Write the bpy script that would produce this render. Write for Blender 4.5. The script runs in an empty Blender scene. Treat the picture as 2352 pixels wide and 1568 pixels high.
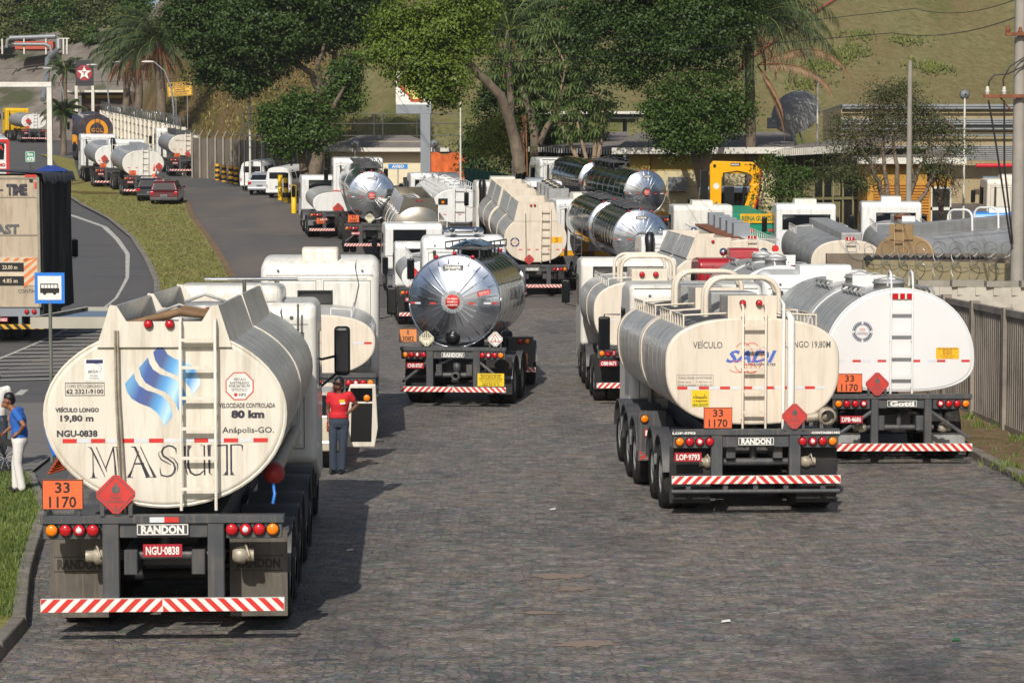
import bpy, math, random
from mathutils import Matrix, Vector
import numpy as np
R=math.radians
sc=bpy.context.scene
# ---------------------------------------------------------------- camera, world, sun, exposure
CAMZ=4.5; F=5150.0; PITCH=math.atan(294/F)
cam_d=bpy.data.cameras.new('camera'); cam=bpy.data.objects.new('camera',cam_d); sc.collection.objects.link(cam)
cam_d.sensor_width=36; cam_d.lens=36*F/2352; cam_d.clip_start=.5; cam_d.clip_end=3000
cam.location=(0,0,CAMZ); cam.rotation_euler=(R(90)-PITCH,0,0); sc.camera=cam
SUN_EL=R(37.5); SUN_AZ=R(10)      # light travels towards +Y and a little towards +X
w=bpy.data.worlds.new('World'); sc.world=w; w.use_nodes=True
nt=w.node_tree; bg=nt.nodes['Background']; sky=nt.nodes.new('ShaderNodeTexSky'); sky.sky_type='NISHITA'
sky.sun_disc=False; sky.sun_elevation=SUN_EL; sky.sun_rotation=R(180)+SUN_AZ; sky.dust_density=2.0; sky.air_density=1.0
nt.links.new(sky.outputs[0],bg.inputs[0]); bg.inputs[1].default_value=.09
sd=bpy.data.lights.new('sun','SUN'); sd.energy=4.3; sd.angle=R(.5); sd.color=(1,.945,.86)
so=bpy.data.objects.new('sun',sd); sc.collection.objects.link(so)
ld=Vector((math.sin(SUN_AZ)*math.cos(SUN_EL),math.cos(SUN_AZ)*math.cos(SUN_EL),-math.sin(SUN_EL)))
so.rotation_euler=ld.to_track_quat('-Z','Y').to_euler()
sc.view_settings.view_transform='Standard'; sc.view_settings.look='None'; sc.view_settings.exposure=0.0
sc.view_settings.gamma=1; sc.view_settings.use_curve_mapping=False
sc.cycles.max_bounces=6; sc.cycles.diffuse_bounces=3; sc.cycles.glossy_bounces=4; sc.cycles.transparent_max_bounces=4
sc.cycles.caustics_reflective=False; sc.cycles.caustics_refractive=False; sc.cycles.use_denoising=True
rnd=random.Random(7)
# ---------------------------------------------------------------- helpers
def P(x,y,d):
    """photo position (2352 px wide) at distance d -> world point"""
    u=(x-1176)/F; v=(784-y)/F
    cp,sp=math.cos(PITCH),math.sin(PITCH)
    dy=cp+v*sp; dz=-sp+v*cp; t=d/dy
    return Vector((u*t,d,CAMZ+t*dz))
def X(x,d): return P(x,490,d).x
ZT=[(-80,0),(30,0),(45,0),(55,.08),(66,.22),(76,.5),(84,.9),(90,1.3),(100,2.25),(112,3.2),(126,4.35),(143,5.6),(160,6.85),(176,7.9),(195,9.3),(215,10.7),(235,12.0),(260,13.5),(900,16)]
ZX=np.array([a for a,b in ZT],float); ZZ=np.array([b for a,b in ZT],float)
YS=np.arange(-80,900,1.0)
_z=np.interp(YS,ZX,ZZ); _k=np.ones(7)/7
_z2=np.convolve(np.pad(_z,3,'edge'),_k,'valid')
def zp(y): return float(np.interp(y,YS,_z2))
def slope(y): return math.atan((zp(y+3)-zp(y-3))/6)
def srgb(h):
    h=h.lstrip('#'); c=[int(h[i:i+2],16)/255 for i in (0,2,4)]
    return tuple(x/12.92 if x<=.04045 else ((x+.055)/1.055)**2.4 for x in c)
MATS={}
def mat(name,col,rough=.5,metal=0,var=.12,scale=4,stretch=(1,1,1),bump=0,bscale=None,dirt=None,damt=.0,dscale=1.5,dstretch=(1,1,1),coat=0,emit=0,spec=.5,trans=0,detail=4,streak=0,scol=(.2,.15,.1)):
    if name in MATS: return MATS[name]
    if isinstance(col,str): col=srgb(col)
    m=bpy.data.materials.new(name); m.use_nodes=True; n=m.node_tree; b=n.nodes['Principled BSDF']
    b.inputs['Roughness'].default_value=rough; b.inputs['Metallic'].default_value=metal
    b.inputs['Specular IOR Level'].default_value=spec
    if coat: b.inputs['Coat Weight'].default_value=coat
    L=n.links.new
    tc=n.nodes.new('ShaderNodeTexCoord'); mp=n.nodes.new('ShaderNodeMapping'); mp.inputs['Scale'].default_value=stretch
    L(tc.outputs['Object'],mp.inputs[0])
    nz=n.nodes.new('ShaderNodeTexNoise'); nz.inputs['Scale'].default_value=scale; nz.inputs['Detail'].default_value=detail
    L(mp.outputs[0],nz.inputs['Vector'])
    cr=n.nodes.new('ShaderNodeMapRange'); cr.inputs[1].default_value=.3; cr.inputs[2].default_value=.7; L(nz.outputs[0],cr.inputs[0])
    mx=n.nodes.new('ShaderNodeMix'); mx.data_type='RGBA'
    mx.inputs[6].default_value=tuple(max(0,c*(1-var)) for c in col)+(1,); mx.inputs[7].default_value=tuple(min(1,c*(1+var)) for c in col)+(1,)
    L(cr.outputs[0],mx.inputs[0]); out=mx.outputs[2]
    if dirt is not None and damt>0:
        if isinstance(dirt,str): dirt=srgb(dirt)
        mp2=n.nodes.new('ShaderNodeMapping'); mp2.inputs['Scale'].default_value=dstretch; L(tc.outputs['Object'],mp2.inputs[0])
        n2=n.nodes.new('ShaderNodeTexNoise'); n2.inputs['Scale'].default_value=dscale; n2.inputs['Detail'].default_value=6; n2.inputs['Roughness'].default_value=.65
        L(mp2.outputs[0],n2.inputs['Vector'])
        r2=n.nodes.new('ShaderNodeMapRange'); r2.inputs[1].default_value=.48; r2.inputs[2].default_value=.75; r2.inputs[4].default_value=damt; L(n2.outputs[0],r2.inputs[0])
        m2=n.nodes.new('ShaderNodeMix'); m2.data_type='RGBA'; L(r2.outputs[0],m2.inputs[0]); L(out,m2.inputs[6]); m2.inputs[7].default_value=tuple(dirt)+(1,)
        out=m2.outputs[2]
    if streak:
        mp3=n.nodes.new('ShaderNodeMapping'); mp3.inputs['Scale'].default_value=(16,16,.5); L(tc.outputs['Object'],mp3.inputs[0])
        n4=n.nodes.new('ShaderNodeTexNoise'); n4.inputs['Scale'].default_value=1.6; n4.inputs['Detail'].default_value=4; L(mp3.outputs[0],n4.inputs['Vector'])
        n5=n.nodes.new('ShaderNodeTexNoise'); n5.inputs['Scale'].default_value=.8; L(tc.outputs['Object'],n5.inputs['Vector'])
        r4=n.nodes.new('ShaderNodeMapRange'); r4.inputs[1].default_value=.54; r4.inputs[2].default_value=.78; r4.inputs[4].default_value=streak*2; L(n4.outputs[0],r4.inputs[0])
        mm=n.nodes.new('ShaderNodeMath'); mm.operation='MULTIPLY'; L(r4.outputs[0],mm.inputs[0]); L(n5.outputs[0],mm.inputs[1])
        m4=n.nodes.new('ShaderNodeMix'); m4.data_type='RGBA'; L(mm.outputs[0],m4.inputs[0]); L(out,m4.inputs[6]); m4.inputs[7].default_value=tuple(scol)+(1,); out=m4.outputs[2]
    L(out,b.inputs['Base Color'])
    if emit: L(out,b.inputs['Emission Color']); b.inputs['Emission Strength'].default_value=emit
    if bump:
        bp=n.nodes.new('ShaderNodeBump'); bp.inputs['Strength'].default_value=1; bp.inputs['Distance'].default_value=bump
        if bscale:
            n3=n.nodes.new('ShaderNodeTexNoise'); n3.inputs['Scale'].default_value=bscale; n3.inputs['Detail'].default_value=5; L(mp.outputs[0],n3.inputs['Vector']); L(n3.outputs[0],bp.inputs['Height'])
        else: L(nz.outputs[0],bp.inputs['Height'])
        L(bp.outputs[0],b.inputs['Normal'])
    MATS[name]=m; return m
FONT={}
def fmesh(s,bold=0,shear=0,sp=1):
    k=(s,bold,shear,sp)
    if k in FONT: return FONT[k]
    cu=bpy.data.curves.new('font','FONT'); cu.body=s; cu.size=1; cu.offset=bold; cu.shear=shear; cu.resolution_u=2; cu.space_character=sp
    o=bpy.data.objects.new('font',cu); sc.collection.objects.link(o); bpy.context.view_layer.update()
    me=bpy.data.meshes.new_from_object(o)
    n=len(me.vertices); co=np.empty(n*3); me.vertices.foreach_get('co',co); co=co.reshape(-1,3)
    fs=[tuple(p.vertices) for p in me.polygons]
    bpy.data.objects.remove(o); bpy.data.curves.remove(cu); bpy.data.meshes.remove(me)
    if n: co[:,0]-=co[:,0].min()
    FONT[k]=(co,fs); return FONT[k]
class MB:
    def __init__(s,M=None): s.v=[];s.f=[];s.mi=[];s.sm=[];s.M=M;s.k=0;s.smooth=False
    def add(s,vs,fs,k=None,smooth=None):
        b=len(s.v); M=s.M
        if M is not None: vs=[tuple(M@Vector(v)) for v in vs]
        else: vs=[tuple(v) for v in vs]
        s.v+=vs; k=s.k if k is None else k; sm=s.smooth if smooth is None else smooth
        for f in fs: s.f.append([b+i for i in f]); s.mi.append(k); s.sm.append(sm)
        return s
    def box(s,x0,x1,y0,y1,z0,z1,k=None):
        return s.add([(x0,y0,z0),(x1,y0,z0),(x1,y1,z0),(x0,y1,z0),(x0,y0,z1),(x1,y0,z1),(x1,y1,z1),(x0,y1,z1)],
          [(0,3,2,1),(4,5,6,7),(0,1,5,4),(1,2,6,5),(2,3,7,6),(3,0,4,7)],k,False)
    def cbox(s,c,sz,k=None,rot=None):
        x,y,z=[a/2 for a in sz]; vs=[Vector(v) for v in [(-x,-y,-z),(x,-y,-z),(x,y,-z),(-x,y,-z),(-x,-y,z),(x,-y,z),(x,y,z),(-x,y,z)]]
        if rot is not None: vs=[rot@v for v in vs]
        c=Vector(c)
        return s.add([v+c for v in vs],[(0,3,2,1),(4,5,6,7),(0,1,5,4),(1,2,6,5),(2,3,7,6),(3,0,4,7)],k,False)
    def tube(s,pts,r,n=6,k=None,caps=True,smooth=True,close=False):
        pts=[Vector(p) for p in pts]; m=len(pts); rs=r if isinstance(r,(list,tuple)) else [r]*m
        vs=[];fs=[]; up=None
        for i,p in enumerate(pts):
            if close: t=pts[(i+1)%m]-pts[i-1]
            else: t=(pts[min(i+1,m-1)]-pts[max(i-1,0)])
            t=t.normalized() if t.length>1e-9 else Vector((0,0,1))
            if up is None:
                a=Vector((0,0,1)) if abs(t.z)<.9 else Vector((1,0,0)); up=(a-t*a.dot(t)).normalized()
            else: up=(up-t*up.dot(t)); up=up.normalized() if up.length>1e-6 else Vector((1,0,0))
            sd=t.cross(up)
            for j in range(n):
                a=2*math.pi*(j+.5)/n; vs.append(p+(up*math.cos(a)+sd*math.sin(a))*rs[i])
        for i in range(m if close else m-1):
            for j in range(n):
                a=i*n+j; b=i*n+(j+1)%n; c=((i+1)%m)*n; fs.append((a,c+j,c+(j+1)%n,b))
        s.add(vs,fs,k,smooth)
        if caps and not close:
            s.add(vs[:n],[tuple(range(n))],k,False); s.add(vs[-n:],[tuple(range(n))[::-1]],k,False)
        return s
    def cyl(s,a,b,r,r2=None,n=10,k=None): return s.tube([a,b],[r,r if r2 is None else r2],n,k)
    def lathe(s,prof,o=(0,0,0),axis='y',n=16,k=None,smooth=True,ks=None):
        vs=[];fs=[]
        for r,h in prof:
            for j in range(n):
                a=2*math.pi*j/n; c,q=r*math.cos(a),r*math.sin(a)
                v={'y':(c,h,q),'x':(h,c,q),'z':(c,q,h)}[axis]; vs.append((v[0]+o[0],v[1]+o[1],v[2]+o[2]))
        for i in range(len(prof)-1):
            seg=[(i*n+j,i*n+(j+1)%n,(i+1)*n+(j+1)%n,(i+1)*n+j) for j in range(n)]
            if ks: s.add([],[],0); 
            fs.append(seg)
        b=len(s.v); s.add(vs,[],k)
        for i,seg in enumerate(fs):
            for f in seg:
                s.f.append([b+q for q in f]); s.mi.append((ks[i] if ks else (s.k if k is None else k))); s.sm.append(smooth)
        return s
    def prism(s,pts,y0,y1,k=None,ks=None):   # outline (x,z) extruded along y
        n=len(pts); vs=[(x,y0,z) for x,z in pts]+[(x,y1,z) for x,z in pts]
        fs=[tuple(range(n)),tuple(range(2*n-1,n-1,-1))]+[(i,i+n,(i+1)%n+n,(i+1)%n) for i in range(n)]
        return s.add(vs,fs,k,False)
    def prismx(s,pts,x0,x1,k=None):          # outline (y,z) extruded along x
        n=len(pts); vs=[(x0,y,z) for y,z in pts]+[(x1,y,z) for y,z in pts]
        fs=[tuple(range(n)),tuple(range(2*n-1,n-1,-1))]+[(i,i+n,(i+1)%n+n,(i+1)%n) for i in range(n)]
        return s.add(vs,fs,k,False)
    def flat(s,pts,y,k=None): return s.add([(x,y,z) for x,z in pts],[tuple(range(len(pts)))],k,False)
    def rect(s,x0,x1,z0,z1,y,k=None): return s.flat([(x0,z0),(x1,z0),(x1,z1),(x0,z1)],y,k)
    def disc(s,x,z,r,y,k=None,n=16): return s.flat([(x+r*math.cos(2*math.pi*i/n),z+r*math.sin(2*math.pi*i/n)) for i in range(n)],y,k)
    def ring(s,x,z,r0,r1,y,k=None,n=20,a0=0,a1=360):
        vs=[];
        for i in range(n+1):
            a=R(a0+(a1-a0)*i/n); vs+=[(x+r0*math.cos(a),y,z+r0*math.sin(a)),(x+r1*math.cos(a),y,z+r1*math.sin(a))]
        return s.add(vs,[(2*i,2*i+1,2*i+3,2*i+2) for i in range(n)],k,False)
    def stroke(s,pts,w0,y,k=None):
        """flat ribbon along (x,z) points; w0 number or list"""
        n=len(pts); ws=w0 if isinstance(w0,(list,tuple)) else [w0]*n; vs=[]
        for i in range(n):
            a=Vector(pts[max(i-1,0)]); b=Vector(pts[min(i+1,n-1)]); t=(b-a).normalized(); nn=Vector((-t.y,t.x))*ws[i]/2; p=Vector(pts[i])
            vs+=[(p.x-nn.x,y,p.y-nn.y),(p.x+nn.x,y,p.y+nn.y)]
        return s.add(vs,[(2*i,2*i+1,2*i+3,2*i+2) for i in range(n-1)],k,False)
    def text(s,t,x,z,h,y,k=None,wd=None,bold=.02,al='c',shear=0,rot=0,dirx=1):
        """x,z = centre (or left edge) of the baseline; h = cap height; wd = total width"""
        co,fs=fmesh(t,bold,shear)
        if len(co)==0: return s
        hh=h/.70; W=co[:,0].max(); sx=hh if wd is None else wd/W
        ox=x-(W*sx/2 if al=='c' else 0)
        vs=[(ox+c[0]*sx,y,z+c[1]*hh) for c in co]
        if rot:
            ca,sa=math.cos(rot),math.sin(rot); vs=[(x+(v[0]-x)*ca-(v[2]-z)*sa,y,z+(v[0]-x)*sa+(v[2]-z)*ca) for v in vs]
        return s.add(vs,fs,k,False)
    def ell(s,c,r,nu=10,nv=7,k=None,jit=0):
        vs=[];fs=[]
        for i in range(nv+1):
            th=math.pi*i/nv
            for j in range(nu):
                a=2*math.pi*j/nu; q=1+(rnd.uniform(-jit,jit) if jit else 0)
                vs.append((c[0]+r[0]*q*math.sin(th)*math.cos(a),c[1]+r[1]*q*math.sin(th)*math.sin(a),c[2]+r[2]*q*math.cos(th)))
        for i in range(nv):
            for j in range(nu): fs.append((i*nu+j,(i+1)*nu+j,(i+1)*nu+(j+1)%nu,i*nu+(j+1)%nu))
        return s.add(vs,fs,k,True)
    def mesh(s,name,mats):
        me=bpy.data.meshes.new(name); me.from_pydata(s.v,[],s.f)
        for m in (mats if isinstance(mats,(list,tuple)) else [mats]): me.materials.append(m)
        me.polygons.foreach_set('material_index',s.mi); me.polygons.foreach_set('use_smooth',s.sm); me.update()
        return me
    def build(s,name,mats,parent=None,bevel=0,seg=2,label=None,sharp=None,loc=None):
        if not s.v: return None
        me=s.mesh(name,mats)
        if sharp: me.set_sharp_from_angle(angle=R(sharp))
        return link(name,me,parent,bevel,seg,label,loc)
def link(name,me,parent=None,bevel=0,seg=2,label=None,loc=None,M=None):
    o=bpy.data.objects.new(name,me); sc.collection.objects.link(o)
    if parent is not None: o.parent=parent
    if M is not None: o.matrix_local=M
    if loc is not None: o.location=loc
    if bevel:
        b=o.modifiers.new('bevel','BEVEL'); b.width=bevel; b.segments=seg; b.limit_method='ANGLE'; b.angle_limit=R(40); b.harden_normals=False
    if label: o['label']=label
    return o
def tag(o,label,cat,group=None):
    o['label']=label; o['category']=cat
    if group: o['group']=group
    return o
def empty(name,loc,label,cat,group=None,rz=0,rx=0):
    o=bpy.data.objects.new(name,None); sc.collection.objects.link(o); o.location=loc; o.rotation_euler=(rx,0,rz); o.empty_display_size=.3
    return tag(o,label,cat,group)
def structure(o,kind='structure'): o['kind']=kind; return o
# ---------------------------------------------------------------- materials
cream=mat('cream_paint','#dad4c6',.38,0,.04,2,dirt='#8d7a5c',damt=.5,dscale=1.6,dstretch=(4,4,.45),coat=.12,streak=0.2)
cream2=mat('peach_cream_paint','#d9cebd',.4,0,.04,2,dirt='#9b8465',damt=.45,dscale=1.6,dstretch=(4,4,.45),coat=.12,streak=0.18)
white=mat('white_paint','#e1e2e0',.35,0,.02,2,dirt='#979083',damt=.4,dscale=1.8,dstretch=(3,3,.5),coat=.25,streak=0.15)
owhite=mat('off_white_paint','#dcdad2',.38,0,.03,2,dirt='#8b806e',damt=.5,dscale=1.8,dstretch=(3,3,.5),coat=.2,streak=0.22)
silver=mat('brushed_aluminium','#c6c5c0',.34,.42,.1,1.2,(6,.8,6),dirt='#57544f',damt=.55,dscale=1.4,dstretch=(.8,3,.8),bump=.002,bscale=5,streak=0.5)
silver2=mat('dull_aluminium','#a6a7a6',.45,.35,.12,1.2,(4,.6,4),dirt='#5b5650',damt=.6,dscale=1.2,dstretch=(.8,2,.8),streak=0.5)
steel=mat('bare_steel','#a29c90',.3,.95,.1,2,dirt='#6e675a',damt=.5,dscale=1)
chrome=mat('mirror_polished_steel','#c9ccd0',.09,1,.03,2,bump=.006,bscale=2.2)
chromef=mat('polished_end_steel','#ccd2db',.26,1,.04,2,bump=.003,bscale=3)
frame=mat('dark_grey_frame_paint','#44474b',.5,0,.2,3,dirt='#5f564b',damt=.6,dscale=3,streak=0.5)
dark=mat('black_underside','#17171a',.7,0,.3,3,dirt='#3a342d',damt=.6,dscale=3)
rubber=mat('tyre_rubber','#1c1b1c',.85,0,.3,5,dirt='#4a433a',damt=.7,dscale=4)
rim_m=mat('painted_rim','#8c8c8a',.5,.2,.2,5,dirt='#4a4038',damt=.7,dscale=6)
flapm=mat('dirty_mudflap','#5d574f',.8,0,.25,3,dirt='#2e2b28',damt=.7,dscale=2,dstretch=(3,1,.6),streak=0.5)
red_l=mat('red_lens','#b8121c',.15,0,.1,30,coat=.6); ora_l=mat('amber_lens','#ef7f06',.15,0,.1,30,coat=.6)
wht_l=mat('clear_lens','#e6d9d9',.12,0,.05,30,coat=.6)
redp=mat('red_reflective','#cc322d',.4,0,.08,8,dirt='#9c5a4c',damt=.5,dscale=6); whitep=mat('white_reflective','#e6e4dd',.4,0,.04,8,dirt='#a09a8e',damt=.5,dscale=6)
tapew=mat('tape_white','#cfd3d6',.35,0,.05,8)
orangep=mat('orange_panel','#e0683a',.45,0,.06,5,dirt='#b05a35',damt=.3); diam=mat('red_diamond','#c53a34',.45,0,.07,4,dirt='#8e3a30',damt=.3)
ink=mat('dark_lettering','#2b2a38',.5,0,.1,5,dirt='#8a8378',damt=.45,dscale=9); inkb=mat('black_lettering','#1b1a1a',.5,0,.1,5); inkg=mat('grey_lettering','#525456',.5,0,.1,5,dirt='#9a9284',damt=.4,dscale=9)
navy=mat('navy_lettering','#272a5a',.5,0,.1,5); platered=mat('red_plate','#a3202c',.4,0,.06,5)
glass=mat('dark_glass','#14171a',.06,0,.2,2,spec=.8); mirror_m=mat('black_plastic','#141516',.35,0,.2,3)
yel=mat('yellow_paint','#e0b400',.45,0,.05,5); yels=mat('yellow_sticker','#ddbe1c',.5,0,.05,5)
rusty=mat('rusty_steel','#7a4a2e',.75,0,.3,6); coup=mat('worn_coupling','#a59d8c',.5,.2,.25,8,dirt='#6b4a33',damt=.7,dscale=6)
conc=mat('concrete','#8f8a80',.85,0,.15,1.5,dirt='#5f584e',damt=.6,dscale=1.2,dstretch=(2,2,.5),bump=.01,bscale=12)
greyp=mat('grey_paint','#84898f',.45,0,.06,2)
blackm=mat('black_paint','#202022',.5,0,.2,3)
# ---------------------------------------------------------------- ground
def ribbon(name,ys,fl,fr,off,m,kind='structure',nx=2,jit=0,top=None):
    """ground strip between X=fl(y) and X=fr(y), following the ground profile"""
    vs=[];fs=[]
    for y in ys:
        a,b=fl(y),fr(y)
        for j in range(nx):
            t=j/(nx-1); vs.append((a+(b-a)*t,y,zp(y)+off+(top(y,t) if top else 0)))
    for i in range(len(ys)-1):
        for j in range(nx-1):
            q=i*nx+j; fs.append((q,q+1,q+nx+1,q+nx))
    me=bpy.data.meshes.new(name); me.from_pydata(vs,[],fs); me.materials.append(m); me.update()
    o=link(name,me); o['kind']=kind; return o
def li(pts): 
    xs=[p[0] for p in pts]; ys=[p[1] for p in pts]
    return lambda y: float(np.interp(y,xs,ys))
def YR(a,b): return list(np.arange(a,b+.01,1.0))
# ---------------------------------------------------------------- ground materials
def nodes_mat(name):
    m=bpy.data.materials.new(name); m.use_nodes=True; n=m.node_tree; return m,n,n.nodes['Principled BSDF'],n.links.new
def cobble_mat():
    m,n,b,L=nodes_mat('cobblestone'); N=n.nodes.new
    tc=N('ShaderNodeTexCoord')
    dn=N('ShaderNodeTexNoise'); dn.inputs['Scale'].default_value=2.2; dn.inputs['Detail'].default_value=3; L(tc.outputs['Object'],dn.inputs['Vector'])
    ad=N('ShaderNodeVectorMath'); ad.operation='SCALE'; ad.inputs['Scale'].default_value=.16; L(dn.outputs['Color'],ad.inputs[0])
    a2=N('ShaderNodeVectorMath'); a2.operation='ADD'; L(tc.outputs['Object'],a2.inputs[0]); L(ad.outputs[0],a2.inputs[1])
    mp=N('ShaderNodeMapping'); mp.inputs['Scale'].default_value=(.95,1.25,1); L(a2.outputs[0],mp.inputs[0])
    vo=N('ShaderNodeTexVoronoi'); vo.inputs['Scale'].default_value=9.5; vo.inputs['Randomness'].default_value=.72; L(mp.outputs[0],vo.inputs['Vector'])
    ve=N('ShaderNodeTexVoronoi'); ve.feature='DISTANCE_TO_EDGE'; ve.inputs['Scale'].default_value=9.5; ve.inputs['Randomness'].default_value=.72; L(mp.outputs[0],ve.inputs['Vector'])
    r=N('ShaderNodeValToRGB'); cs=r.color_ramp; cs.elements[0].color=(.085,.088,.094,1); cs.elements[1].color=(.245,.23,.212,1)
    e=cs.elements.new(.35); e.color=(.135,.137,.142,1); e=cs.elements.new(.7); e.color=(.178,.166,.157,1)
    sp=N('ShaderNodeSeparateColor'); L(vo.outputs['Color'],sp.inputs[0]); L(sp.outputs[0],r.inputs[0])
    hx=N('ShaderNodeMix'); hx.data_type='RGBA'; hx.inputs[0].default_value=.055; L(r.outputs[0],hx.inputs[6]); L(vo.outputs['Color'],hx.inputs[7])
    mr=N('ShaderNodeMapRange'); mr.inputs[1].default_value=.0; mr.inputs[2].default_value=.12; L(ve.outputs[0],mr.inputs[0])
    # sandy joints, more sand in big patches
    bn=N('ShaderNodeTexNoise'); bn.inputs['Scale'].default_value=.22; bn.inputs['Detail'].default_value=6; bn.inputs['Roughness'].default_value=.6
    mb=N('ShaderNodeMapping'); mb.inputs['Scale'].default_value=(1,1.2,1); L(tc.outputs['Object'],mb.inputs[0]); L(mb.outputs[0],bn.inputs['Vector'])
    jr=N('ShaderNodeMapRange'); jr.inputs[1].default_value=.38; jr.inputs[2].default_value=.68; L(bn.outputs[0],jr.inputs[0])
    jm=N('ShaderNodeMix'); jm.data_type='RGBA'; jm.inputs[6].default_value=(.15,.135,.12,1); jm.inputs[7].default_value=(.31,.25,.195,1); L(jr.outputs[0],jm.inputs[0])
    mx=N('ShaderNodeMix'); mx.data_type='RGBA'; L(mr.outputs[0],mx.inputs[0]); L(jm.outputs[2],mx.inputs[6]); L(hx.outputs[2],mx.inputs[7])
    # sand film
    sn=N('ShaderNodeTexNoise'); sn.inputs['Scale'].default_value=.9; sn.inputs['Detail'].default_value=8; sn.inputs['Roughness'].default_value=.7; L(tc.outputs['Object'],sn.inputs['Vector'])
    sr=N('ShaderNodeMapRange'); sr.inputs[1].default_value=.5; sr.inputs[2].default_value=.72; sr.inputs[4].default_value=.75; L(sn.outputs[0],sr.inputs[0])
    s2=N('ShaderNodeMix'); s2.data_type='RGBA'; L(sr.outputs[0],s2.inputs[0]); L(mx.outputs[2],s2.inputs[6]); s2.inputs[7].default_value=(.235,.185,.145,1)
    kn=N('ShaderNodeTexNoise'); kn.inputs['Scale'].default_value=1.6; kn.inputs['Detail'].default_value=6; km=N('ShaderNodeMapping'); km.inputs['Scale'].default_value=(.45,2.2,1); km.inputs['Location'].default_value=(5,9,0); L(tc.outputs['Object'],km.inputs[0]); L(km.outputs[0],kn.inputs['Vector'])
    kr=N('ShaderNodeMapRange'); kr.inputs[1].default_value=.5; kr.inputs[2].default_value=.68; kr.inputs[4].default_value=.6; L(kn.outputs[0],kr.inputs[0])
    s25=N('ShaderNodeMix'); s25.data_type='RGBA'; L(kr.outputs[0],s25.inputs[0]); L(s2.outputs[2],s25.inputs[6]); s25.inputs[7].default_value=(.25,.195,.15,1); s2=s25
    # dark oil stains
    on=N('ShaderNodeTexNoise'); on.inputs['Scale'].default_value=.33; on.inputs['Detail'].default_value=5; mo=N('ShaderNodeMapping'); mo.inputs['Location'].default_value=(31,7,0); mo.inputs['Scale'].default_value=(1.2,.6,1); L(tc.outputs['Object'],mo.inputs[0]); L(mo.outputs[0],on.inputs['Vector'])
    orr=N('ShaderNodeMapRange'); orr.inputs[1].default_value=.5; orr.inputs[2].default_value=.75; orr.inputs[4].default_value=.7; L(on.outputs[0],orr.inputs[0])
    s3=N('ShaderNodeMix'); s3.data_type='RGBA'; L(orr.outputs[0],s3.inputs[0]); L(s2.outputs[2],s3.inputs[6]); s3.inputs[7].default_value=(.055,.055,.06,1)
    fr=N('ShaderNodeTexNoise'); fr.inputs['Scale'].default_value=3.2; fr.inputs['Detail'].default_value=9; fr.inputs['Roughness'].default_value=.72; fr.inputs['Lacunarity'].default_value=2.1; L(tc.outputs['Object'],fr.inputs['Vector'])
    f4=N('ShaderNodeMapRange'); f4.inputs[1].default_value=.36; f4.inputs[2].default_value=.64; f4.inputs[3].default_value=.62; f4.inputs[4].default_value=1.4; L(fr.outputs[0],f4.inputs[0])
    s4=N('ShaderNodeVectorMath'); s4.operation='SCALE'; L(s3.outputs[2],s4.inputs[0]); L(f4.outputs[0],s4.inputs['Scale'])
    s5=N('ShaderNodeVectorMath'); s5.operation='MULTIPLY'; s5.inputs[1].default_value=(.87,.87,.855); L(s4.outputs[0],s5.inputs[0]); L(s5.outputs[0],b.inputs['Base Color']); b.inputs['Roughness'].default_value=.62; b.inputs['Specular IOR Level'].default_value=.35
    hm=N('ShaderNodeMath'); hm.operation='ADD'; hh=N('ShaderNodeMath'); hh.operation='MULTIPLY'; hh.inputs[1].default_value=.5; L(sp.outputs[1],hh.inputs[0]); L(mr.outputs[0],hm.inputs[0]); L(hh.outputs[0],hm.inputs[1])
    bp=N('ShaderNodeBump'); bp.inputs['Distance'].default_value=.014; L(hm.outputs[0],bp.inputs['Height']); L(bp.outputs[0],b.inputs['Normal'])
    return m
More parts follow.
